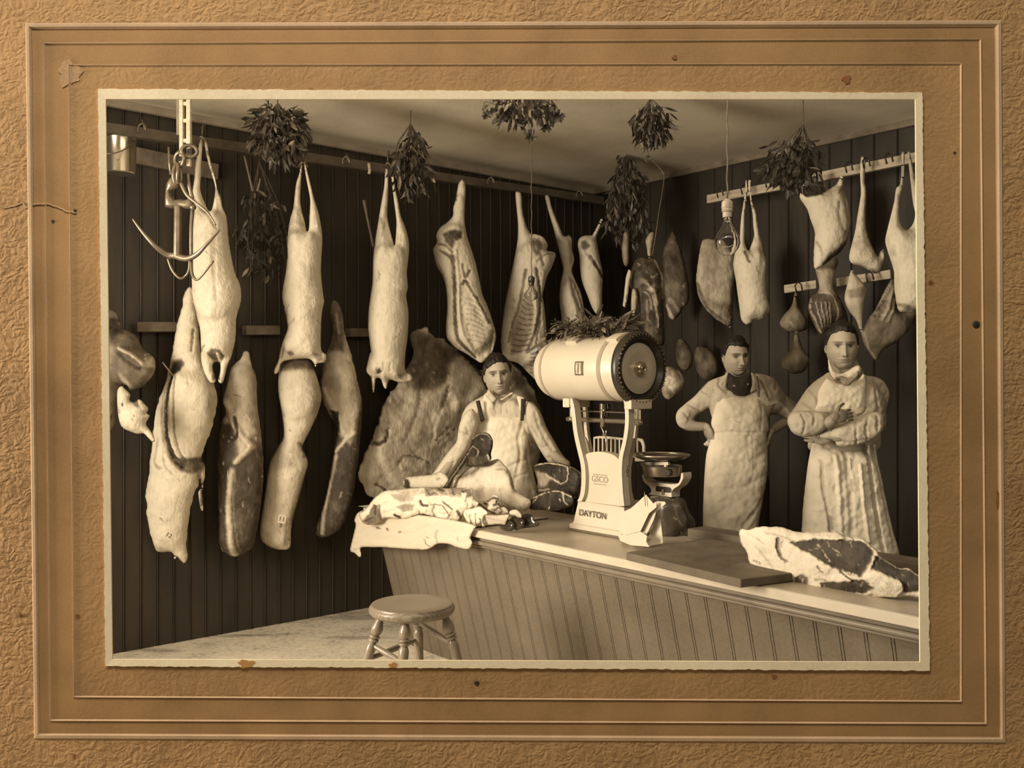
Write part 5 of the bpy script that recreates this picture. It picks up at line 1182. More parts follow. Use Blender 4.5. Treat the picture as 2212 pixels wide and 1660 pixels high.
# ================================================================== electric bulbs
m, nt, b = nodes('bulb_glass')
b.inputs['Base Color'].default_value = (.97, .96, .95, 1); b.inputs['Roughness'].default_value = .02; b.inputs['Transmission Weight'].default_value = 1; b.inputs['IOR'].default_value = 1.25
GLS = m
def bulb(px, ytop, ybase, yneck, ybot, rpx, Y, lab, sock):
    r = empty('light_bulb', W(px, ybot, Y), lab, 'light bulb'); k_ = Y/F
    c1 = W(px, ybot, Y); c0 = W(px, yneck, Y); R_ = rpx*k_; H = (c0-c1).length
    out = [(0, .001), (.03, .3), (.1, .62), (.22, .9), (.34, 1.0), (.46, .96), (.6, .74), (.75, .46), (.88, .32), (1, .28)]
    prof = [(t, max(.0005, q_*R_)) for t, q_ in out]
    inn = [(t, max(.0004, q_*R_-.0012)) for t, q_ in out[::-1]]; inn[-1] = (.012, .0004)
    mb = MB(); mb.turned(c1, c0, prof + inn, 32); mb.build('glass', GLS, r, smooth=True)
    mb = MB(); mb.tube([c0 - Z1_*.0, c0 - Z1_*H*.35], .0022, 6)
    for s in (-1, 1):
        for q_ in range(3):
            x = s*(.004+.006*q_); mb.tube([c0 + Vector((x*.3, 0, -H*.3)), c0 + Vector((x, 0, -H*.62))], .0005, 4)
    mb.build('filament', INK, r)
    s0 = W(px, ybase, Y); hs = (s0-c0).length
    mb = MB(); mb.turned(c0 - Z1_*.002, s0, [(0, R_*.32), (.05, R_*.36), (.3, R_*.36), (.32, R_*.44), (.36, R_*.40), (.4, R_*.44), (.46, R_*.40), (.52, R_*.45), (.85, R_*.42), (.93, R_*.25), (1, R_*.14)], 28)
    mb.build('socket', sock, r, smooth='auto')
    mb = MB(); top = Vector((s0.x, s0.y, CEIL_Z)); n = 30
    pts = [s0.lerp(top, i/n) + Vector((.002*math.sin(i*2.1), 0, 0)) for i in range(n+1)]
    mb.tube(pts, .0026, 8); mb.build('cord', ROPE, r, smooth=True)
    mb = MB(); mb.turned(top, top - Z1_*.03, [(0, .03), (.6, .03), (1, .01)], 20); mb.build('ceiling_cap', RAILD, r, smooth='auto')
    return r
bulb(1571, 214, 430, 469, 554, 28, 3.0, 'unlit clear bulb on a cord in front of the pale lamb at the right', simple('socket_porcelain', .30, .4, .2, 20))
bulb(1148, 214, 596, 617, 650, 16, 4.9, 'small unlit bulb on a long cord before the second open pig half', BLACKM)

# ================================================================== hanging bouquets
def leaf(mb, base, dir_, up, ln, wd, curl=.2):
    d = dir_.normalized(); s = d.cross(up)
    if s.length < 1e-3: s = d.cross(Vector((1, 0, 0)))
    s.normalize(); n = s.cross(d)
    pts = []; m_ = 5
    for i in range(m_+1):
        t = i/m_; w_ = wd*math.sin(math.pi*min(1, t*1.02+.02))**.8*.5; c = base + d*(ln*t) + n*(-curl*ln*t*t)
        pts.append((c - s*w_ + n*w_*.25, c, c + s*w_ + n*w_*.25))
    V = [p for tr3 in pts for p in tr3]; Fc = []
    for i in range(m_):
        a = i*3; Fc += [(a, a+1, a+4, a+3), (a+1, a+2, a+5, a+4)]
    mb.add(V, Fc)
def bouquet(name, label, cx, cy, Y, rx, ry_, nleaf, ln, wd, seed, down=.6, hang=None, mat=LEAF, pale=.12, stems=10, berries=0, shape='ball', cat='bouquet', group='dried bouquets under the ceiling', berry_r=.006, top=None, string=True):
    rnd = random.Random(seed); k_ = Y/F; c = W(cx, cy, Y)
    r = empty(name, c, label, cat, group)
    tp = W(*(top if top else (cx, cy-ry_)), Y)
    mbs = MB(); mbl = MB(); mbp = MB()
    for i in range(stems):
        a = rnd.uniform(0, 6.28); q_ = rnd.uniform(.2, .95)
        e = c + Vector((math.cos(a)*rx*k_*q_, math.sin(a)*rx*k_*q_*.7, rnd.uniform(-.9, .3)*ry_*k_))
        mid = tp.lerp(e, .5) + Vector((math.cos(a)*rx*k_*.15, 0, 0)); mbs.tube([tp, mid, e], [.0035, .0025, .0015], 5)
    for i in range(nleaf):
        while True:
            v = Vector((rnd.uniform(-1, 1), rnd.uniform(-1, 1), rnd.uniform(-1, 1)))
            if v.length <= 1:
                if shape == 'ball': break
                if shape == 'cone' and abs(v.x) < .25 + .75*(1-v.z)/2 and v.length > 0: break
                if shape == 'tail' and abs(v.x) < .45 + .5*abs(math.sin(v.z*3+seed)): break
        p = c + Vector((v.x*rx*k_, v.y*rx*k_*.7, v.z*ry_*k_))
        d = (p - tp).normalized()*.7 + Vector((rnd.gauss(0, .5), rnd.gauss(0, .4), rnd.gauss(0, .4) - down))
        mb_ = mbp if rnd.random() < pale else mbl
        leaf(mb_, p, d, Vector((rnd.gauss(0, 1), rnd.gauss(0, 1), rnd.gauss(0, 1))), ln*rnd.uniform(.6, 1.25), wd*rnd.uniform(.7, 1.2), rnd.uniform(-.3, .5))
    mbs.build('stems', ROPE, r); mbl.build('leaves', mat, r)
    if pale and mbp.V: o = mbp.build('pale_leaves', LEAFL, r); o['label'] = 'paler leaves'
    if berries:
        mbb = MB()
        for i in range(berries):
            v = Vector((rnd.gauss(0, .45), rnd.gauss(0, .4), rnd.gauss(0, .45)))
            mbb.ball(c + Vector((v.x*rx*k_, v.y*rx*k_, v.z*ry_*k_)), berry_r*rnd.uniform(.7, 1.2), n=6)
        mbb.build('berries', BERRY, r, smooth=True)
    if not string: return r
    mb = MB(); ct = Vector((tp.x, tp.y, CEIL_Z)); mb.tube([tp - Z1_*.02, tp.lerp(ct, .5), ct], .003, 6); mb.build('string', ROPE, r)
    return r
bouquet('dried_bouquet', 'dense dark bouquet hanging at the upper left, right of the hoist', 600, 285, 4.75, 62, 62, 420, .07, .022, 1, down=.1, stems=14, pale=.06)
bouquet('dried_bouquet', 'long loose dark bouquet trailing down the left wall behind the first carcasses', 568, 500, wl(568, .14).y, 62, 100, 230, .06, .02, 2, down=.5, shape='tail', pale=.25, top=(560, 350))
bouquet('dried_bouquet', 'leafy bouquet hanging beside the hocks of the third carcass', 890, 350, 5.3, 55, 72, 260, .07, .024, 3, down=.6, pale=.12, shape='cone', top=(887, 268))
bouquet('dried_bouquet', 'big dangling sprig bunch cut off by the top edge, in front of the ceiling centre', 1130, 228, 3.7, 78, 40, 150, .045, .02, 4, down=.8, pale=.03, top=(1130, 150))
bouquet('dried_bouquet', 'spiky round bouquet hanging from the ceiling above the wire hook', 1408, 268, 4.9, 44, 48, 260, .06, .018, 5, down=.5, pale=.05, top=(1405, 212))
bouquet('dried_bouquet', 'tall dim bouquet hanging in the room corner above the barrel scale', 1355, 425, 6.4, 62, 105, 420, .08, .022, 6, down=.8, shape='cone', pale=.1, top=(1355, 315))
bouquet('dried_bouquet', 'dim bouquet hanging at the right between the two upper rails', 1712, 350, 4.6, 62, 62, 260, .06, .02, 7, down=.4, pale=.04, top=(1735, 270))
# flower tufts of the sprig bunch: parts of it
r = [o for o in COL.objects if o.get('label', '').startswith('big dangling sprig')][0]
rnd = random.Random(12)
for (px, py, rr_) in ((1052, 248, 10), (1082, 255, 12), (1122, 265, 10), (1147, 294, 13), (1180, 275, 12), (1205, 252, 14), (1100, 240, 12), (1165, 250, 12)):
    c = W(px, py, 3.66); mb = MB(); R_ = rr_/F*3.66
    for i in range(26):
        v = Vector((rnd.gauss(0, 1), rnd.gauss(0, 1), rnd.gauss(0, 1))).normalized(); leaf(mb, c + v*R_*.1, v, Vector((rnd.gauss(0,1), 1, rnd.gauss(0,1))), R_*1.15, R_*.55)
    t = mb.build('flower_tuft', LEAF, r)
    mb = MB(); mb.tube([Vector(p) for p in catmull([c, c + Vector((-.01, 0, .05)), W((px+1130)/2, 205, 3.68), Vector((W(1130, 0, 3.7).x, 3.7, CEIL_Z))], 5)], .0022, 5); mb.build('stalk', ROPE, t)
# greenery on the scale's drum
bouquet('laurel_garland', 'laurel garland with berries lying along the top of the scale drum', 1290, 706, AX((uL+uR)/2).y, 88, 20, 150, .085, .026, 21, down=.35, mat=simple('laurel_leaf', .09, .4, .4, 40, spec=.4), pale=.3, stems=6, berries=520, cat='garland', group=None, berry_r=.0055, top=(1290, 715), string=False)
for (cx, cy, n_, sd, lab) in ((1195, 745, 45, 31, 'laurel sprig hanging over the left end of the scale drum'), (1301, 740, 26, 32, 'laurel sprig drooping over the front of the scale drum')):
    bouquet('laurel_sprig', lab, cx, cy, AX(.35).y-.12 if cx > 1250 else AX(uL).y-.06, 26, 26, n_, .085, .026, sd, down=.9, mat=bpy.data.materials['laurel_leaf'], pale=.35, stems=5, berries=0, cat='sprig', group='laurel sprigs on the scale', top=(cx+ (10 if cx > 1250 else 25), cy-32), string=False)
# ================================================================== people
def remesh_limbs(limbs, voxel):
    """limbs: list of (points, radii, flat); one closed skin surface through all of them"""
    mb = MB()
    for pts, rad, flat in limbs:
        n = 5; P_ = []; R_ = []
        cp = catmull([tuple(p) for p in pts], n); rr = catmull([(r_,) for r_ in rad], n)
        mb.tube([Vector(p) for p in cp], [float(r_[0]) for r_ in rr], 14, flat=flat)
        mb.ball(cp[0], float(rad[0])*.98, n=12); mb.ball(cp[-1], float(rad[-1])*.98, n=12)
    me = pydata('tmp', mb.V, mb.F); o = bpy.data.objects.new('tmp', me); COL.objects.link(o)
    bm = bmesh.new(); bm.from_mesh(me); bmesh.ops.recalc_face_normals(bm, faces=bm.faces); bm.to_mesh(me); bm.free()
    r = o.modifiers.new('r', 'REMESH'); r.mode = 'VOXEL'; r.voxel_size = voxel; r.use_smooth_shade = True
    s = o.modifiers.new('s', 'SMOOTH'); s.iterations = 6; s.factor = .5
    dg = bpy.context.evaluated_depsgraph_get(); me2 = bpy.data.meshes.new_from_object(o.evaluated_get(dg)); bpy.data.objects.remove(o)
    n = len(me2.vertices); co = np.empty(n*3); me2.vertices.foreach_get('co', co)
    F_ = [tuple(p.vertices) for p in me2.polygons]
    return co.reshape(-1, 3), F_
def G(x, z_, cx, cz, sx, sz): return np.exp(-((x-cx)/sx)**2 - ((z_-cz)/sz)**2)
def head(c, hh, yaw, pitch, roll, wide=1.0, lower=.2, seed=1, hair_low=.058, part=0.0, brow=.75):
    NV, NU = 120, 132; k = hh/.236
    th = np.linspace(.02, math.pi-.02, NV); ph = np.linspace(-math.pi, math.pi, NU, endpoint=False)
    T, Ph = np.meshgrid(th, ph, indexing='ij'); cz = np.cos(T)
    p = np.where(cz > 0, 2.2, 2.95); rho = np.maximum(1-np.abs(cz)**p, 1e-4)**(1/p)
    sx_ = np.sin(Ph); fy = np.cos(Ph)
    x = .0765*wide*rho*sx_; f = np.where(fy > 0, .090, .104)*rho*fy; zz = .118*cz
    s = np.clip(-zz/.118, 0, 1); x = x*(1-.20*s**2.2); x = x*(1-.05*np.clip(zz/.118, 0, 1))
    f = np.where(fy < 0, f*(1-.55*np.clip((s-.15)/.85, 0, 1)), f*(1-.03*s))
    fr = np.clip(fy, 0, 1)**.6*np.clip(rho*1.4, 0, 1); X = x; Z = zz
    d = np.zeros_like(x)
    for sg in (-1, 1):
        d -= .0155*G(X, Z, sg*.030, .002, .018, .0125); d += .0055*G(X, Z, sg*.031, .0, .0105, .0075)
        d += .0085*G(X, Z, sg*.030, .0185, .022, .0060); d += .005*G(X, Z, sg*.043, -.030, .018, .016)
        d += .0075*G(X, Z, sg*.0115, -.042, .0065, .007); d -= .003*G(X, Z, sg*.022, -.052, .006, .016)
        d -= .004*G(X, Z, sg*.055, -.060, .02, .03); d -= .004*G(X, Z, sg*.062, .028, .012, .02)
        d += .0015*G(X, Z, sg*.031, .0078, .012, .0022); d += .002*G(X, Z, sg*.031, -.009, .012, .003)
    ridge = np.clip((.018 - Z)/.060, 0, 1)
    d += np.where((Z < .022) & (Z > -.056), (.004 + .021*ridge**1.15)*np.exp(-(X/.0085)**2)*np.clip((Z+.056)/.008, 0, 1), 0)
    d += .006*G(X, Z, 0, -.041, .010, .007); d += .004*G(X, Z, 0, .02, .012, .010)
    d += .0045*G(X, Z, 0, -.0640, .024, .0040); d += .0050*G(X, Z, 0, -.0745, .021, .0048); d -= .0045*G(X, Z, 0, -.0690, .026, .0022)
    d -= .004*G(X, Z, 0, -.085, .018, .005); d += .0105*G(X, Z, 0, -.100, .024, .012); d += .004*G(X, Z, .045, -.085, .016, .014) + .004*G(X, Z, -.045, -.085, .016, .014); d += .004*G(X, Z, 0, -.066, .034, .02)
    f = f + d*fr
    tone = np.full_like(x, .06)
    F1 = (fy > .15)
    def mk(v, w): 
        nonlocal tone
        w = np.clip(w, 0, 1)*F1; tone = tone*(1-w)+v*w
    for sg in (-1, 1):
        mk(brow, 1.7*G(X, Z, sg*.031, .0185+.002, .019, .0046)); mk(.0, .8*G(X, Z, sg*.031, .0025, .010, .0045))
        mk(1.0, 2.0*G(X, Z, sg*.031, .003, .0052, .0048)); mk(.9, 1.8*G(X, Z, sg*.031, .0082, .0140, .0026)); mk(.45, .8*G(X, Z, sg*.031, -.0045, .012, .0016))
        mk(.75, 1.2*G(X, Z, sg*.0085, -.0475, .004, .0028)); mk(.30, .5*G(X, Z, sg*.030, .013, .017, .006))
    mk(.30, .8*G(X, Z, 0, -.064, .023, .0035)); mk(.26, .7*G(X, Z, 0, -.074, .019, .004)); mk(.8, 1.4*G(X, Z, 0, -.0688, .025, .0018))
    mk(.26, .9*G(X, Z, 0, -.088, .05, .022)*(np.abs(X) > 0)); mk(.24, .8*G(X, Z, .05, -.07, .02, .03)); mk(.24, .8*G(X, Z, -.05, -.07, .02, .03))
    Rm = Matrix.Rotation(roll, 3, 'Y') @ Matrix.Rotation(yaw, 3, 'Z') @ Matrix.Rotation(pitch, 3, 'X')
    Rn = np.array(Rm)
    def tw(x_, f_, z_): return (np.stack([x_, -f_, z_], -1).reshape(-1, 3)*k) @ Rn.T + np.array(c)
    V = tw(x, f, zz); Fc = []
    for i in range(NV-1):
        for j in range(NU):
            q_ = (j+1) % NU; Fc.append((i*NU+j, (i+1)*NU+j, (i+1)*NU+q_, i*NU+q_))
    Fc.append(tuple(range(NU))); Fc.append(tuple((NV-1)*NU+j for j in range(NU))[::-1])
    # hair shell
    hl = hair_low + .010*np.cos(X/.076*2.2) + part*X*2.0 + .003*np.sin(X*70+seed) + .004*sn(np.stack([x, f, zz], -1).reshape(-1, 3)*np.array([1, 1, .2]), 30, seed+8, 2).reshape(x.shape)
    line = np.where(fy > .45, hl, np.where(fy > .12, .004+(hl-.004)*np.clip((fy-.12)/.33, 0, 1), np.where(fy > 0, -.012+.016*fy/.12, -.012-.045*np.clip(-fy*1.4, 0, 1))))
    mask = Z > line
    N3 = np.stack([x, f, zz], -1).reshape(-1, 3); nz = sn(N3*np.array([1, 1, .25]), 60, seed, 2).reshape(x.shape); nb = sn(N3, 14, seed+3, 2).reshape(x.shape)
    ln = np.sqrt(x*x+f*f+zz*zz); edge = np.clip((Z-line)/.016, 0, 1)
    off = (.0015 + (.0045+.0075*np.clip(Z/.05, 0, 1))*edge + .0055*nb*edge + .0026*nz*edge)/np.maximum(ln, .01)
    hx, hf, hz = x*(1+off), f*(1+off), zz*(1+off); HV = tw(hx, hf, hz); HI = tw(x*.97, f*.97, zz*.97)
    HF = []; used = {}; cells = []
    for i in range(NV-1):
        for j in range(NU):
            q_ = (j+1) % NU
            if mask[i, j] and mask[i+1, j] and mask[i+1, q_] and mask[i, q_]: cells.append((i*NU+j, (i+1)*NU+j, (i+1)*NU+q_, i*NU+q_))
    ids = sorted({v for f_ in cells for v in f_} | set(range(NU))); mp = {v: i for i, v in enumerate(ids)}; n = len(ids)
    hv = np.vstack([HV[ids], HI[ids]]); hf_ = [tuple(mp[v] for v in f_) for f_ in cells]; 
    from collections import Counter
    ec = Counter()
    for f_ in hf_:
        for a, b_ in zip(f_, f_[1:]+f_[:1]): ec[(a, b_)] += 1
    top = tuple(mp[j] for j in range(NU)); 
    full = list(hf_) + [top] + [tuple(v+n for v in f_[::-1]) for f_ in hf_] + [tuple(v+n for v in top[::-1])]
    for (a, b_) in ec:
        if (b_, a) not in ec and not (a < NU and b_ < NU and ids[a] < NU and ids[b_] < NU): full.append((b_, a, a+n, b_+n))
    ears = MB()
    for sg in (-1, 1):
        cc = tw(np.array([sg*.0765*wide]), np.array([-.006]), np.array([-.006]))[0]
        ears.ball(cc, .0075*k, .016*k, .030*k, n=14, M=Rm @ Matrix.Rotation(sg*-.35, 3, 'Z'))
        c3 = tw(np.array([sg*.080*wide]), np.array([.004]), np.array([-.002]))[0]; ears.ball(c3, .004*k, .007*k, .016*k, n=10, M=Rm)
    return V, Fc, tone.ravel(), ears, hv, full, Rm, k
def hand_mb(c, d, n_, size=1.0, curl=.5, thumb=1, spread=.12):
    """palm at c, fingers along d, palm normal n_"""
    d = Vector(d).normalized(); n_ = Vector(n_); n_ = (n_ - d*n_.dot(d)).normalized(); s = d.cross(n_)
    M = Matrix((s, d, n_)).transposed(); mb = MB(); c = Vector(c)
    mb.ball(c, .041*size, .050*size, .016*size, n=16, M=M); mb.ball(c - d*.03*size, .030*size, .035*size, .018*size, n=12, M=M)
    for i, (o_, ln) in enumerate(zip((-.030, -.010, .010, .029), (.066, .076, .070, .054))):
        p = c + d*.040*size + s*o_*size; a = 0; pts = [p - d*.012*size, p]; dd = (d + s*o_*spread*20*.1).normalized()
        for j, q_ in enumerate((.44, .31, .25)):
            a += curl*(.6+.25*j); p = p + (dd*math.cos(a) + n_*math.sin(a))*(ln*q_*size); pts.append(p)
        mb.tube(pts, [.0092*size, .0092*size, .0085*size, .0078*size, .0052*size], 10); mb.ball(pts[-1], .0055*size, n=8)
    p = c - d*.016*size - s*thumb*.034*size; pts = [p + s*thumb*.01*size, p, p + (d*.7 - s*thumb*.75 + n_*.25)*.030*size, p + (d*1.3 - s*thumb*.85 + n_*.5)*.045*size]
    mb.tube(pts, [.012*size, .0125*size, .0105*size, .007*size], 10); mb.ball(pts[-1], .0072*size, n=8)
    return mb
def build_body(root, hd, limbs, extra, skin=SKIN, voxel=.011, arm_tone=.12):
    V, Fc, tone, ears, hv, hfull, Rm, k = hd
    bv, bf = remesh_limbs(limbs, voxel)
    VV = [V]; FF = list(Fc); TT = [tone]; n = len(V)
    VV.append(bv); FF += [tuple(i+n for i in f_) for f_ in bf]; TT.append(np.full(len(bv), arm_tone)); n += len(bv)
    for mb, t in [(ears, .1)] + extra:
        a = np.array([tuple(v) for v in mb.V]); VV.append(a); FF += [tuple(i+n for i in f_) for f_ in mb.F]; TT.append(np.full(len(a), t)); n += len(a)
    me = bpy.data.meshes.new('body'); me.from_pydata(np.vstack(VV).tolist(), [], FF); me.update()
    at = me.attributes.new('tone', 'FLOAT', 'POINT'); at.data.foreach_set('value', np.clip(np.concatenate(TT), 0, 1).astype(np.float32))
    bm = bmesh.new(); bm.from_mesh(me); bmesh.ops.recalc_face_normals(bm, faces=bm.faces); bm.to_mesh(me); bm.free()
    mkobj('body', me, skin, root, smooth=True)
    hm = bpy.data.meshes.new('hair'); hm.from_pydata(hv.tolist(), [], hfull); hm.update()
    bm = bmesh.new(); bm.from_mesh(hm); bmesh.ops.recalc_face_normals(bm, faces=bm.faces); bm.to_mesh(hm); bm.free()
    mkobj('hair', hm, HAIR, root, smooth=True)
TROU = simple('dark_trousers', .03, .85, .2, 20)
def lower(root, cx, Y, hip_z=.93, sp=.10):
    mb = []
    v, f_ = remesh_limbs([([(cx, Y, hip_z+.08), (cx, Y, hip_z-.05)], [.15, .15], .8)] + [([(cx+s*sp*.8, Y, hip_z-.05), (cx+s*sp, Y, .5), (cx+s*sp*1.05, Y+.01, .09)], [.105, .078, .06], 1) for s in (-1, 1)], .016)
    me = bpy.data.meshes.new('trousers'); me.from_pydata(v.tolist(), [], f_); me.update(); mkobj('trousers', me, TROU, root, smooth=True)
    for s in (-1, 1):
        m_ = MB(); m_.ball((cx+s*sp*1.1, Y-.05, .045), .048, .13, .045, n=16); m_.ball((cx+s*sp*1.05, Y+.02, .07), .05, .06, .06, n=12); m_.build('shoe', BLACKM, root, smooth=True)
def pt(name, root, Y, k_, pts, mat, **kw):
    kw.setdefault('cell', 2.4); kw.setdefault('lump', .006); kw.setdefault('lf', .025); kw.setdefault('tn', .04)
    return trace(name, z(k_, *pts) if k_ else pts, Y, mat, root, **kw)

# ---------------- man with braces behind the cloth-covered end
D = 5.72
pr = empty('person', Vector((W(1080, 900, D).x, D, 0)), 'young man in white shirt, dark braces and apron leaning on the counter behind meat', 'person', 'butchers behind the counter')
hc = W(1075, 811, D-.02)
hd = head(hc, .245, .10, .0, -.10, wide=1.0, hair_low=.060, part=.10, seed=2)
sh = lambda x, y, dy=0: W(x, y, D+dy)
cxm = W(1080, 900, D).x
el1 = sh(1003, 955, -.10); wr1 = sh(942, 1044, -.17); el2 = sh(1175, 960, -.05); wr2 = sh(1224, 1004, -.22)
limbs = [([hc + Vector((.0, .02, -.07)), sh(1082, 868), sh(1082, 905), sh(1082, 1000), sh(1082, 1060)], [.050, .056, .078, .082, .08], 1.45),
         ([sh(1030, 880), el1, wr1], [.038, .032, .027], 1), ([sh(1145, 880), el2, wr2], [.038, .032, .027], 1)]
ex = [(hand_mb(wr1 + Vector((-.05, -.05, -.04)), (-.6, -.5, -.3), (.1, -.3, -1), 1.0, .35, 1), .12), (hand_mb(wr2 + Vector((.05, -.04, -.045)), (.5, -.6, -.3), (0, -.3, -1), 1.0, .35, -1), .12)]
build_body(pr, hd, limbs, ex); lower(pr, cxm, D+.02, .88)
pt('shirt', pr, D, 5, [(880,572),(840,595),(795,620),(750,650),(718,700),(704,760),(695,840),(690,880),(720,905),(790,900),(820,1000),(830,1260),(1150,1260),(1130,1000),(1120,880),(1160,890),(1200,860),(1215,790),(1180,705),(1135,645),(1090,620),(1050,590),(1010,572),(950,610)], SHIRT, k=.55, cap=.12,
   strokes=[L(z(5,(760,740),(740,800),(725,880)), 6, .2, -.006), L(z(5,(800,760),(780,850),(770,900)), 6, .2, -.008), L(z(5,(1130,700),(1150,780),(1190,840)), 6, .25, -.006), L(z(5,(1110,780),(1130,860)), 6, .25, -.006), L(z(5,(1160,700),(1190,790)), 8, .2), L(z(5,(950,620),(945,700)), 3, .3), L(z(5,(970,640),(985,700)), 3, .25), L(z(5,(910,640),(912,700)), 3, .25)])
arm = [(1285,-40),(1345,-150),(1430,-190),(1490,-60),(1465,60),(1432,140),(1345,330),(1270,435),(1200,540),(1130,645),(1085,705),(1000,740),(920,700),(930,630),(965,560),(1022,480),(1092,378),(1180,262),(1245,180),(1262,60)]
pt('sleeve', pr, D-.13, 10, arm, SHIRT, k=.75, strokes=[L(z(10,(1150,80),(1280,60),(1390,110)), 8, .15), L(z(10,(1360,20),(1380,90)), 5, .35, -.005), L(z(10,(1250,250),(1200,330)), 4, .15, -.004)], tone=.02)
pt('sleeve', pr, D-.10, 5, [(1100,640),(1150,650),(1190,710),(1222,790),(1262,860),(1302,930),(1342,985),(1350,1010),(1290,1012),(1240,1002),(1198,950),(1160,885),(1122,800),(1095,740)], SHIRT, k=.7,
   strokes=[L(z(5,(1150,700),(1180,800),(1230,880)), 7, .2, -.006), L(z(5,(1200,850),(1260,930),(1300,990)), 7, .2, -.006), L(z(5,(1190,900),(1240,890)), 5, .3, -.006), L(z(5,(1130,780),(1170,840)), 5, .25, -.006), L(z(5,(1230,960),(1290,950)), 5, .25, -.005)], tone=.10)
pt('apron', pr, D-.07, 5, [(845,592),(885,580),(905,650),(912,706),(975,712),(1050,716),(1055,660),(1040,600),(1070,600),(1092,625),(1085,750),(1098,800),(1108,870),(1100,960),(1120,1060),(1140,1250),(820,1250),(830,1100),(860,950),(880,880),(840,800),(808,788),(832,740),(840,690)], APRON, k=.35, cap=.09,
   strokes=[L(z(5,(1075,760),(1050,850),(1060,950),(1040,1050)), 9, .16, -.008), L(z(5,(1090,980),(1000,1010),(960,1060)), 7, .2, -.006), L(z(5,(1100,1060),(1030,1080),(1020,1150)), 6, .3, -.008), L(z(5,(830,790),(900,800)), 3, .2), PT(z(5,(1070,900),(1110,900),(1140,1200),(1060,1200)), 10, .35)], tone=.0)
pt('collar', pr, D-.10, 13, [(680,1215),(600,1290),(560,1350),(650,1440),(770,1550),(820,1540),(885,1450),(940,1452),(1000,1490),(1090,1450),(1180,1380),(1290,1330),(1300,1290),(1230,1280),(1150,1340),(1050,1410),(950,1440),(865,1425),(780,1330)], SHIRT, k=.6, cap=.012, cell=1.4, strokes=[L(z(13,(760,1560),(880,1450)), 2.2, .8), L(z(13,(700,1230),(860,1430)), 2.2, .6), PT(z(13,(920,1470),(960,1470),(965,1520),(920,1515)), 1, .8)], tone=.05)
for nm, p_ in (('brace', [(795,628),(820,622),(848,742),(826,752)]), ('brace', [(1066,612),(1096,618),(1083,744),(1062,748)])):
    pt('brace', pr, D-.115, 5, p_, simple('brace_webbing', .045, .8), k=.5, cap=.008, rounds=0, cell=1.6, lump=0)

# ---------------- man with the kerchief, hands on hips
D = 5.5
pr = empty('person', Vector((W(1600, 900, D).x, D, 0)), 'young man with dark kerchief at the throat and long apron, hands on hips', 'person', 'butchers behind the counter')
hc = W(1589, 771, D-.02)
hd = head(hc, .225, .20, .08, -.06, wide=.98, hair_low=.056, part=-.10, seed=5)
sh = lambda x, y, dy=0: W(x, y, D+dy)
el1 = sh(1478, 912, .02); wr1 = sh(1524, 922, -.02); el2 = sh(1715, 888, .05); wr2 = sh(1668, 930, .0)
limbs = [([hc + Vector((.0, .02, -.07)), sh(1598, 824), sh(1600, 862), sh(1595, 950), sh(1595, 1020)], [.048, .055, .080, .082, .085], 1.45),
         ([sh(1545, 842), el1, wr1], [.036, .036, .028], 1), ([sh(1655, 842), el2, wr2], [.036, .036, .028], 1)]
ex = [(hand_mb(sh(1532, 936, -.05), (.35, -.1, -1), (1, .3, 0), .95, .3, 1), .2), (hand_mb(sh(1663, 946, -.04), (-.35, -.1, -1), (-1, .3, 0), .95, .3, -1), .2)]
build_body(pr, hd, limbs, ex, arm_tone=.30); lower(pr, W(1597, 900, D).x, D+.02, .95)
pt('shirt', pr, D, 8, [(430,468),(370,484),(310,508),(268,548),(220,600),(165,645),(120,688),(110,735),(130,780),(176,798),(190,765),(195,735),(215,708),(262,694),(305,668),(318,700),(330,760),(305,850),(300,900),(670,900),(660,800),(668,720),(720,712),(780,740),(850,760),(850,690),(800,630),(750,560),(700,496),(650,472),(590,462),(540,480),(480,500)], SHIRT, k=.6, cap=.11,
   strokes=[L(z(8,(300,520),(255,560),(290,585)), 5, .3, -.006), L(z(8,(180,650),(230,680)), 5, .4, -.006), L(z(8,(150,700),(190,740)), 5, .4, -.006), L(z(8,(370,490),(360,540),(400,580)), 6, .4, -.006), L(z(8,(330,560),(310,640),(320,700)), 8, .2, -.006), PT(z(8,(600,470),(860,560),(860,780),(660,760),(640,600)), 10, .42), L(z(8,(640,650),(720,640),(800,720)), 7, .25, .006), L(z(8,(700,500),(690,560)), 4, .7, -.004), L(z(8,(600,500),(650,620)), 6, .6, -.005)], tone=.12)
pt('kerchief', pr, D-.085, 11, [(775,880),(760,1000),(745,1130),(830,1215),(905,1285),(1080,1288),(1165,1235),(1190,1080),(1175,880),(1120,880),(1000,945),(900,945),(820,900)], toned('kerchief_cloth', [(0, .5), (.5, .08), (1, .028)], rough=.8, amp=.05), k=.5, cap=.025, cell=1.6, tone=.9, tn=.05,
   strokes=[PT(z(11,(845,1095),(878,1095),(878,1125),(845,1125)), .8, 0), PT(z(11,(1092,1064),(1124,1064),(1124,1096),(1092,1096)), .8, 0)], warp=.3)
pt('collar', pr, D-.09, 11, [(740,860),(700,930),(620,1040),(600,1100),(680,1180),(760,1200),(740,1120),(760,980),(778,890)], SHIRT, k=.6, cap=.012, cell=1.5, tone=.1)
pt('collar', pr, D-.09, 11, [(1170,880),(1200,960),(1190,1100),(1170,1240),(1250,1200),(1330,1150),(1300,1050),(1260,930),(1220,880)], SHIRT, k=.6, cap=.012, cell=1.5, tone=.35)
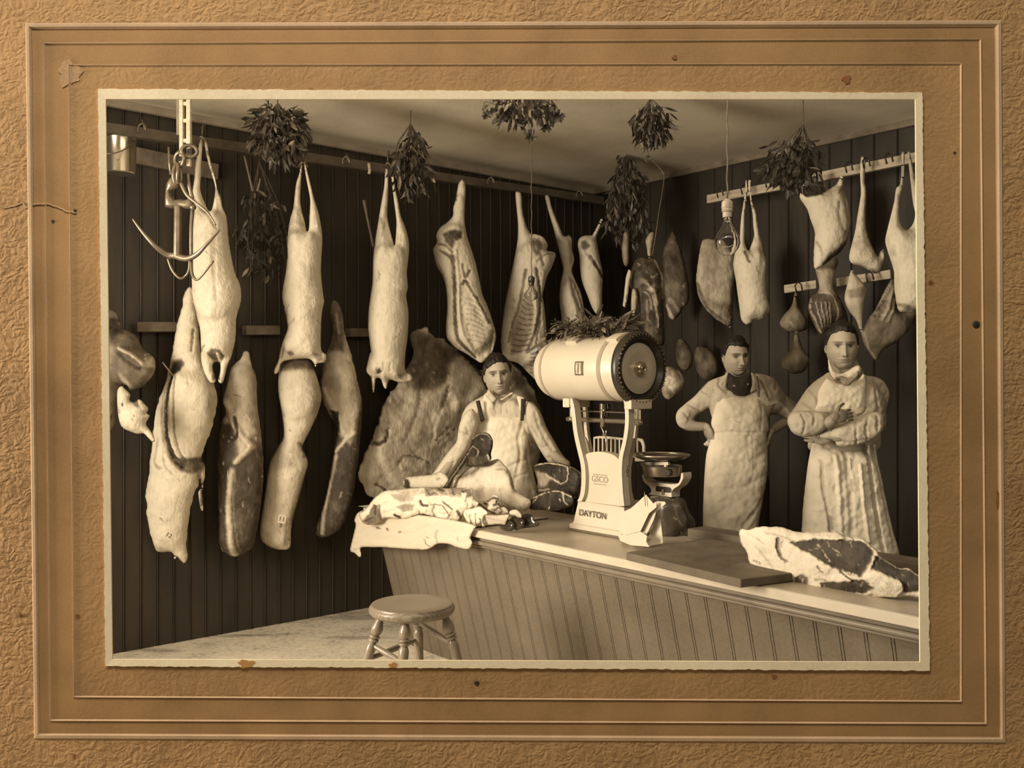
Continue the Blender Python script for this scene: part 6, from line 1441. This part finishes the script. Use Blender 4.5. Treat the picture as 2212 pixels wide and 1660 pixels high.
pt('apron', pr, D-.06, 8, [(372,600),(420,594),(520,598),(612,590),(636,640),(655,700),(668,790),(655,830),(660,940),(658,1040),(650,1120),(640,1180),(625,1260),(600,1420),(600,1600),(270,1600),(272,1400),(274,1250),(280,1100),(290,970),(305,900),(332,815),(325,780),(322,750),(340,680)], APRON, k=.5, cap=.11,
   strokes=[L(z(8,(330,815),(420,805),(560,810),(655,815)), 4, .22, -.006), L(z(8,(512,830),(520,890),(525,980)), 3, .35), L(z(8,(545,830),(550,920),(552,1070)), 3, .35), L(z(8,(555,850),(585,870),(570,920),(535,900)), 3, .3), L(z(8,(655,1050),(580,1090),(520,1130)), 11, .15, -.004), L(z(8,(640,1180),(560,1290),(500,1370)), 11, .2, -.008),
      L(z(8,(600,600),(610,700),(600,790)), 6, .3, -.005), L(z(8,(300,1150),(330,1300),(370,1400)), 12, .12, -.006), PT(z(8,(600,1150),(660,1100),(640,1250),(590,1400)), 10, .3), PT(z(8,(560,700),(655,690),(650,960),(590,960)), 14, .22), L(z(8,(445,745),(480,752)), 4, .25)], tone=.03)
pt('neck_strap', pr, D-.10, 8, [(582,478),(596,478),(604,500),(612,592),(598,594),(585,500)], simple('strap_cloth', .2, .8), k=.5, cap=.006, cell=1.5, lump=0)

# ---------------- man with collar and bow tie, arms crossed
D = 4.72
pr = empty('person', Vector((W(1825, 900, D).x, D, 0)), 'man with white collar and bow tie, arms crossed over a long apron', 'person', 'butchers behind the counter')
hc = W(1818, 749, D-.02)
hd = head(hc, .232, -.16, .04, .0, wide=.98, hair_low=.064, seed=9, brow=.55)
sh = lambda x, y, dy=0: W(x, y, D+dy)
limbs = [([hc + Vector((.0, .02, -.07)), sh(1830, 812), sh(1830, 850), sh(1825, 950), sh(1825, 1040)], [.052, .058, .085, .088, .09], 1.45),
         ([sh(1758, 862, .03), sh(1728, 912, .02), sh(1782, 915, -.17), sh(1805, 903, -.20)], [.030, .030, .030, .028], 1), ([sh(1895, 862, .03), sh(1900, 922, .02), sh(1830, 945, -.16), sh(1795, 938, -.15)], [.030, .030, .030, .028], 1)]
ex = [(hand_mb(sh(1816, 899, -.235), (1, .15, .10), (0, 1, -.1), .8, .5, -1), .42), (hand_mb(sh(1772, 945, -.12), (-1, .5, .15), (0, 1, 0), .9, .4, 1), .2)]
build_body(pr, hd, limbs, ex, arm_tone=.28); lower(pr, W(1828, 900, D).x, D+.02, .96)
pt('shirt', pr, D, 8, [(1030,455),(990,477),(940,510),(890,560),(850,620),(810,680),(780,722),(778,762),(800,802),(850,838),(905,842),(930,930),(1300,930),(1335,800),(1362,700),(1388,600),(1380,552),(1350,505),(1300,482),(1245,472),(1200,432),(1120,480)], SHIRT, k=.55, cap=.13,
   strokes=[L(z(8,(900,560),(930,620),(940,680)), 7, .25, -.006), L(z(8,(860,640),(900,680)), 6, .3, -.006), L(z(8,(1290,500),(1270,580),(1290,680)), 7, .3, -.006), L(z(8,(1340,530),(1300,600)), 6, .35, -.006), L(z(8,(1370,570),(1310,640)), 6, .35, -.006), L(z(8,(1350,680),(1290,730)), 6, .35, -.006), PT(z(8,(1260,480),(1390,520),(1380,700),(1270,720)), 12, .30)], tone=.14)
pt('apron_bib', pr, D-.085, 8, [(1012,492),(985,530),(962,572),(956,640),(950,692),(1100,702),(1230,702),(1245,600),(1248,520),(1236,462),(1200,500),(1140,522),(1080,520),(1040,500)], APRON, k=.3, cap=.06, strokes=[L(z(8,(1240,500),(1235,600),(1225,690)), 6, .2)])
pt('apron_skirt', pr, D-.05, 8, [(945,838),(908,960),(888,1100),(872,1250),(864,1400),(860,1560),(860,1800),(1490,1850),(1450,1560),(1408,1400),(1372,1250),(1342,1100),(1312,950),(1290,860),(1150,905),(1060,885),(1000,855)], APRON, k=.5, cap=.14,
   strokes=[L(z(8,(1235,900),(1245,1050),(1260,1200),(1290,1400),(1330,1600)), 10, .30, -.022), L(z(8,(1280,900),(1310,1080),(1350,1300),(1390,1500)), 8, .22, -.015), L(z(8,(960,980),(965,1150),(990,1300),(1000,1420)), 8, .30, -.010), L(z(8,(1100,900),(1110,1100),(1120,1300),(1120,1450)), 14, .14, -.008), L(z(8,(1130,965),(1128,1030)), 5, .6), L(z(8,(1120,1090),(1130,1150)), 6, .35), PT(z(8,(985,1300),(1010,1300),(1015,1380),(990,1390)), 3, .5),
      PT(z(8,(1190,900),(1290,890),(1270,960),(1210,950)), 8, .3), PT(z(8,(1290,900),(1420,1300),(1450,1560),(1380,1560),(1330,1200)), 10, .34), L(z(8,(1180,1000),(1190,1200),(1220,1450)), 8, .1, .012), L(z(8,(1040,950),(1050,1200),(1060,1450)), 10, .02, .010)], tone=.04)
pt('collar', pr, D-.075, 12, [(735,880),(745,1000),(760,1090),(800,1180),(870,1250),(980,1200),(1180,1230),(1300,1150),(1330,1050),(1290,990),(1200,1020),(1080,1100),(970,1140),(880,1110),(815,1030),(770,930)], APRON, k=.5, cap=.022, cell=1.8, tone=.02)
pt('bow_tie', pr, D-.125, 12, [(865,1210),(940,1195),(1000,1200),(1080,1215),(1180,1200),(1250,1110),(1290,1110),(1270,1200),(1180,1290),(1120,1355),(1020,1350),(960,1290),(890,1275)], SHIRT, k=.6, cap=.012, cell=1.5, tone=.38, strokes=[PT(z(12,(870,1215),(950,1215),(950,1275),(900,1280)), 2, .9)])
pt('sleeve', pr, D-.17, 8, [(782,745),(800,705),(850,685),(930,688),(1000,695),(1035,712),(1030,745),(1012,790),(960,828),(905,842),(850,838),(800,808)], SHIRT, k=.7, cap=.045, strokes=[L(z(8,(850,700),(870,760),(860,820)), 6, .25, -.006), L(z(8,(930,700),(920,770)), 6, .2, -.005), L(z(8,(1020,712),(1002,790)), 4, .45, -.004)], tone=.12)
pt('sleeve', pr, D-.165, 8, [(1355,730),(1330,695),(1260,700),(1180,728),(1110,762),(1050,790),(985,820),(955,838),(1005,855),(1060,862),(1072,892),(1130,904),(1220,886),(1300,852),(1345,800)], SHIRT, k=.8, cap=.05, strokes=[L(z(8,(1250,710),(1230,780),(1240,860)), 7, .2, -.006), L(z(8,(1180,740),(1170,800),(1180,880)), 6, .2, -.006), L(z(8,(1300,720),(1300,800)), 7, .3, -.006), L(z(8,(1060,862),(1150,870),(1250,850)), 5, .3, -.004)], tone=.10)

for o in list(bpy.data.objects):
    if o.parent and o.parent.name.startswith('person'):
        sib = {c.name.split('.')[0]: c for c in o.parent.children}
        n = o.name.split('.')[0]
        if n in ('brace', 'neck_strap'):
            ap = [c for c in o.parent.children if c.name.split('.')[0] in ('shirt',)]
            if ap: reparent(o, ap[0])
# ================================================================== back wall: rails and meats on the right
BO = .42
def yb(px, off=BO): return wbk(px, off).y
def rbar(p, q, off, w, h, name, lab, mat=RAILW):
    o = bar(wbp(p[0], p[1], off), wbp(q[0], q[1], off), w, h, name, mat); return tag(o, lab, 'rail', 'whitewashed rails on the back wall')
rbar(*z(9,(668,672),(1090,592)), BO-.09, .03, .055, 'meat_rail', 'short whitewashed hook rail behind the near bulb')
rbar(*z(9,(1250,556),(1900,424)), BO-.09, .03, .055, 'meat_rail', 'long whitewashed hook rail at the upper right')
rbar(*z(9,(1115,1192),(1300,1164)), BO-.09, .03, .05, 'meat_rail', 'lower whitewashed rail, left piece, beside the hanging beef leg')
rbar(*z(9,(1418,1153),(1730,1105)), BO-.09, .03, .05, 'meat_rail', 'lower whitewashed rail, right piece, behind the hams')
def smallhook(px, py, off, lab):
    c = wbp(px, py, off)
    mb = MB(); mb.tube([c + Vector((0, -.03, -.02)), c + Vector((-.01, -.03, .02)), c + Vector((.01, -.02, .045)), c + Vector((.03, -.02, .03)), c + Vector((.034, -.03, -.005))], .005, 8)
    return tag(mb.build('meat_hook', BLACKM, smooth=True), lab, 'hook', 'iron hooks on the back wall rails')
h0 = None
for px, py, lab in [(*z(9,(720,650))[0], 'iron hook near the left end of the short upper rail'), (*z(9,(860,630))[0], 'iron hook left of the lamb on the short upper rail'), (*z(9,(1000,592))[0], 'iron hook right of the lamb on the short upper rail'),
                    (*z(9,(1460,505))[0], 'iron hook above the beef leg on the long rail'), (*z(9,(1560,480))[0], 'iron hook holding the ham on the long rail'), (*z(9,(1690,455))[0], 'iron hook left of the last carcass on the long rail'),
                    (*z(9,(1172,1195))[0], 'iron hook on the lower left rail piece'), (*z(9,(1580,1135))[0], 'iron hook on the lower right rail piece')]:
    if h0 is None: h0 = smallhook(px, py, BO, lab); hp = wbp(px, py, BO)
    else:
        c = h0.copy(); COL.objects.link(c); c.location = h0.location + (wbp(px, py, BO) - hp); c['label'] = lab

tr('lamb_carcass', 'pale lamb hindquarters hanging just right of the near bulb', 'carcass', z(9,(885,560),(882,620),(872,700),(862,760),(855,830),(850,900),(830,960),(818,1010),(815,1060),(830,1150),(840,1230),(850,1300),(860,1365),(888,1396),(920,1387),(932,1370),(990,1366),(1020,1330),(1027,1300),(1006,1220),(1002,1130),(1012,1060),(1000,1000),(985,940),(968,880),(957,820),(945,740),(926,700),(916,640),(915,560),(900,570),(908,640),(915,700),(926,760),(930,830),(935,880),(920,930),(902,970),(880,920),(880,850),(881,760),(888,690),(895,620),(890,565)),
   yb(1615), k=.9, strokes=[L(z(9,(870,980),(880,1030),(890,1040)), 8, .7, -.006), L(z(9,(940,900),(960,1000),(950,1100)), 10, .25, -.003), L(z(9,(985,940),(1000,1100),(1005,1250)), 12, .35), L(z(9,(870,640),(860,740)), 5, .3)], lump=.003, tn=.05, cell=2.4)
tr('flank_slab', 'broad grey flank of beef hanging behind the near bulb', 'beef flank', z(9,(640,905),(620,980),(604,1080),(600,1160),(620,1250),(660,1312),(720,1370),(780,1402),(800,1412),(806,1300),(812,1200),(825,1100),(830,1000),(780,930),(740,905),(700,902)),
   yb(1545, .3), k=.5, cap=.05, strokes=[PT(z(9,(620,960),(720,940),(740,1080),(640,1120)), 8, .42), L(z(9,(605,1160),(660,1300),(800,1400)), 7, .7), PT(z(9,(640,1250),(800,1280),(800,1400)), 8, .55)], lump=.006, tone=.32, tn=.14, rag=1)
tr('flank_slab', 'dark thin flank slab hanging left of the grey flank', 'beef flank', z(9,(455,850),(430,920),(402,1000),(410,1100),(420,1250),(440,1350),(470,1372),(520,1312),(562,1240),(545,1100),(520,1000),(485,890),(465,850)),
   yb(1460, .25), MEATD, k=.5, cap=.05, strokes=[L(z(9,(425,1290),(450,1340),(470,1365)), 10, .15, .01), L(z(9,(450,1250),(500,1320)), 9, .4, .006), PT(z(9,(400,980),(500,980),(520,1150),(420,1150)), 10, .70)], lump=.008, tone=.62, tn=.16, rag=1.5)
tr('hanging_beef_joint', 'large pale beef leg with dark cut top hanging at the right', 'beef leg', z(9,(1310,512),(1262,540),(1215,590),(1196,620),(1200,665),(1240,725),(1265,800),(1288,870),(1282,930),(1280,1000),(1284,1070),(1330,1075),(1370,1020),(1420,990),(1460,940),(1482,880),(1492,810),(1482,700),(1456,620),(1442,530),(1410,585),(1355,620),(1345,590),(1330,540)),
   yb(1790), k=.75, strokes=[PT(z(9,(1212,600),(1255,572),(1335,570),(1352,625),(1310,655),(1230,665),(1208,640)), 3, .95, -.03), PT(z(9,(1250,600),(1330,590),(1310,640)), 4, .75), PT(z(9,(1390,960),(1470,900),(1440,1000),(1300,1080),(1320,1040)), 6, .7),
     L(z(9,(1440,600),(1440,700),(1460,800)), 8, .3, -.005), L(z(9,(1400,700),(1400,800),(1430,860)), 7, .35, -.005), L(z(9,(1400,650),(1440,600)), 5, .5), L(z(9,(1290,920),(1320,1000)), 6, .4, -.005)], lump=.006, lf=.02, tn=.07, rag=.8)
tr('rib_roast', 'dark rib cut with pale bones hanging below the beef leg', 'rib cut', z(9,(1290,1075),(1305,1140),(1308,1200),(1262,1240),(1248,1300),(1268,1370),(1298,1430),(1325,1455),(1362,1425),(1400,1392),(1470,1400),(1470,1330),(1430,1240),(1392,1180),(1400,1100),(1420,1040),(1400,1010),(1340,1050)),
   yb(1785)-.07, MEATD, k=.6, strokes=[PT(z(9,(1290,1075),(1400,1080),(1390,1200),(1400,1230),(1310,1210)), 5, .28)] + [L(z(9,(1280+i*24,1270),(1290+i*22,1330),(1320+i*16,1410)), 3.2, .12, .006) for i in range(4)] + [L(z(9,(1262,1245),(1255,1300),(1280,1370),(1325,1450)), 3, .1), L(z(9,(1310,1215),(1370,1230),(1400,1310),(1400,1380)), 4, .15)], lump=.004, tone=.72, tn=.1, cell=2.2)
tr('leg_of_mutton', 'slim leg of mutton hanging between the beef leg and the last carcass', 'leg of mutton', z(9,(1553,425),(1548,540),(1552,640),(1535,750),(1516,870),(1500,930),(1484,1015),(1510,1048),(1560,1062),(1610,1090),(1645,1100),(1682,1050),(1694,1000),(1682,962),(1664,975),(1650,1004),(1625,960),(1592,880),(1578,800),(1586,640),(1576,560),(1578,440),(1565,425)),
   yb(1868), k=.75, strokes=[L(z(9,(1510,1048),(1560,1062),(1640,1098)), 8, .5), PT(z(9,(1500,930),(1560,920),(1580,1000),(1520,1020)), 8, .3), L(z(9,(1575,560),(1580,680),(1560,800)), 8, .35), L(z(9,(1672,980),(1680,1040)), 6, .02, .006)], lump=.005, tn=.08, tone=.12)
tr('lamb_carcass', 'pale carcass cut off by the right edge of the print', 'carcass', z(9,(1788,400),(1786,500),(1780,580),(1756,610),(1746,680),(1722,780),(1702,860),(1694,920),(1718,1000),(1744,1080),(1745,1150),(1755,1250),(1772,1318),(1820,1325),(1870,1330),(1950,1310),(1975,1150),(1960,950),(1935,800),(1905,700),(1880,600),(1865,540),(1845,440),(1835,400),(1822,405),(1832,500),(1845,620),(1855,700),(1866,760),(1850,820),(1815,850),(1785,820),(1772,760),(1778,660),(1796,600),(1802,500),(1806,400)),
   yb(1965), k=.8, strokes=[L(z(9,(1830,860),(1860,960)), 10, .3, -.004), L(z(9,(1760,640),(1765,700)), 6, .3), L(z(9,(1700,900),(1730,1000)), 8, .25), L(z(9,(1750,1280),(1860,1320)), 10, .5)], lump=.004, tn=.06, tone=.05)
tr('meat_trimming', 'narrow mottled trimming hanging on the lower right rail', 'meat cut', z(9,(1497,1078),(1472,1170),(1458,1250),(1486,1320),(1525,1372),(1548,1436),(1560,1430),(1562,1350),(1570,1260),(1586,1190),(1552,1140),(1515,1100)), yb(1848, .46), k=.6, strokes=[PT(z(9,(1470,1200),(1580,1170),(1560,1240),(1480,1250)), 4, .5)], tone=.15, tn=.1, lump=.004)
tr('rib_rack', 'wide rib rack with pale rib bones hanging behind the man in the collar', 'rib rack', z(9,(1745,1110),(1690,1200),(1640,1300),(1590,1372),(1556,1430),(1566,1500),(1600,1560),(1640,1608),(1682,1540),(1760,1500),(1830,1430),(1875,1345),(1900,1320),(1850,1318),(1772,1320),(1755,1250),(1748,1180)),
   yb(1900, .34), MEATD, k=.5, cap=.06, strokes=[L(z(9,(1740,1180),(1700,1290),(1660,1370)), 9, .1, .012), L(z(9,(1720,1160),(1660,1270),(1630,1350)), 6, .2, .01), L(z(9,(1755,1220),(1725,1310),(1690,1380)), 7, .12, .01), L(z(9,(1680,1260),(1620,1350)), 4, .8), L(z(9,(1560,1430),(1600,1545),(1640,1600)), 5, .2),
     PT(z(9,(1600,1400),(1850,1330),(1800,1450),(1650,1560)), 8, .45)], lump=.006, lf=.03, tone=.5, tn=.12, rag=1)
# two dim hams in the dark
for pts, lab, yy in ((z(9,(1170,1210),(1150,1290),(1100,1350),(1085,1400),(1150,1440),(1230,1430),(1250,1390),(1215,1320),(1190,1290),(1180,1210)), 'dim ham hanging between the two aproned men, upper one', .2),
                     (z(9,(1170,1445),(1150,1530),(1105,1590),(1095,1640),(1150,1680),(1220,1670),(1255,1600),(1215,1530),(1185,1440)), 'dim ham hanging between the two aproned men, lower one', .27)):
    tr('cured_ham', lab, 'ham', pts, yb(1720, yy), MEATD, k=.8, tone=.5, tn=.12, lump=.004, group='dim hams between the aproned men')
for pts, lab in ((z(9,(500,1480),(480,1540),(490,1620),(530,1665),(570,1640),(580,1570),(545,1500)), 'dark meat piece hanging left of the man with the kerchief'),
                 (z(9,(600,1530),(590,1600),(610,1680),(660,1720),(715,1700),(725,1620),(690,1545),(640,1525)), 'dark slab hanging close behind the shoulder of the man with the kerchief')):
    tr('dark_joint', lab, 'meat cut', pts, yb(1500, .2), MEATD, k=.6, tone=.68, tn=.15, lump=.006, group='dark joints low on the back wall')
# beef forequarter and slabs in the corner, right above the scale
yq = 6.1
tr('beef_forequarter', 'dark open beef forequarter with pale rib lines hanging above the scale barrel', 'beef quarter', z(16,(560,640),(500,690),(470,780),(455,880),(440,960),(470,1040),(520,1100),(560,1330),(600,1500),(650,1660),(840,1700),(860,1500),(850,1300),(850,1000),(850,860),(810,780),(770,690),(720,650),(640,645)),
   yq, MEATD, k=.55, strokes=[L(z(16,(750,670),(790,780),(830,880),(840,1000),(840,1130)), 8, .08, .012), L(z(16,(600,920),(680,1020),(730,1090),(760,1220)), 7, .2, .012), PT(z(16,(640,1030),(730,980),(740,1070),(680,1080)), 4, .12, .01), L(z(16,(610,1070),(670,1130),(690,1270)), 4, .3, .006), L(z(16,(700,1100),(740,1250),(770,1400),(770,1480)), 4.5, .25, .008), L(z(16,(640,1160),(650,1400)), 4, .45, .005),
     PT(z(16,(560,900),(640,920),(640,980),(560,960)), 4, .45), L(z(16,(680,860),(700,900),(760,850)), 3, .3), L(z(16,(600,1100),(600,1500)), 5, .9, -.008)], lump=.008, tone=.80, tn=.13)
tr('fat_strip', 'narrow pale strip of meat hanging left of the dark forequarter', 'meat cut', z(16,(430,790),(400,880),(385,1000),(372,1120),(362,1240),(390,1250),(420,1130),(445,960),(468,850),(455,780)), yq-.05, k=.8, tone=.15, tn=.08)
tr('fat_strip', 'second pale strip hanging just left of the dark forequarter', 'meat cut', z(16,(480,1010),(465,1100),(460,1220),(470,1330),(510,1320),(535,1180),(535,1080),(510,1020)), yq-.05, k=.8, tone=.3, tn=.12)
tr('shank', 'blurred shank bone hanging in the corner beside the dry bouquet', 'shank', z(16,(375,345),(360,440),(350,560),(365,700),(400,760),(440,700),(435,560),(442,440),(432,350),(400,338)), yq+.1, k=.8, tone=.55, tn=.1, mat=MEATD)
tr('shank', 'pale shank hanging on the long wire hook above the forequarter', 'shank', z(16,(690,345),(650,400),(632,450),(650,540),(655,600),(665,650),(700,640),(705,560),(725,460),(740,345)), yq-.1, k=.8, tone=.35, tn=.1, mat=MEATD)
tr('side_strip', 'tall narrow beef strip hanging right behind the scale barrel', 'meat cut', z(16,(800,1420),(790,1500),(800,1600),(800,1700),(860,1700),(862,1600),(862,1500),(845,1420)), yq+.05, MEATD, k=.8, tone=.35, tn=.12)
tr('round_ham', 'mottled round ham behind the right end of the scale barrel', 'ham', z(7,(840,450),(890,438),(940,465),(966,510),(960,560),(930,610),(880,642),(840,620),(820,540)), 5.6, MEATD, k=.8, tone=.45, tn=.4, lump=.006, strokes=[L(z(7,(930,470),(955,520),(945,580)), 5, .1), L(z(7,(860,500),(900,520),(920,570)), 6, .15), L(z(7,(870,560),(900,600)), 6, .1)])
# long wire hook and ring from the ceiling
mb = MB(); yw = 5.9
P4 = [W(*p, yw) for p in z(9,(345,450),(375,475),(405,515),(414,540),(405,620),(385,740),(365,880),(345,1000))]
mb.tube([Vector(p) for p in catmull(P4, 4)], .0035, 6)
mb.tube([W(*p, yw) for p in z(9,(310,350),(318,400),(322,430))], .004, 6); mb.tube(linkring(W(*z(9,(322,440))[0], yw), .018, .020, 0, .2), .004, 8, closed=True)
mb.tube([W(*z(9,(312,352))[0], yw), W(*z(9,(312,352))[0], yw) + Vector((0, 0, CEIL_Z - W(*z(9,(312,352))[0], yw).z))], .004, 6)
tag(mb.build('wire_hook', STEEL, smooth=True), 'long bent wire hook hanging by a ring from the ceiling', 'hook')
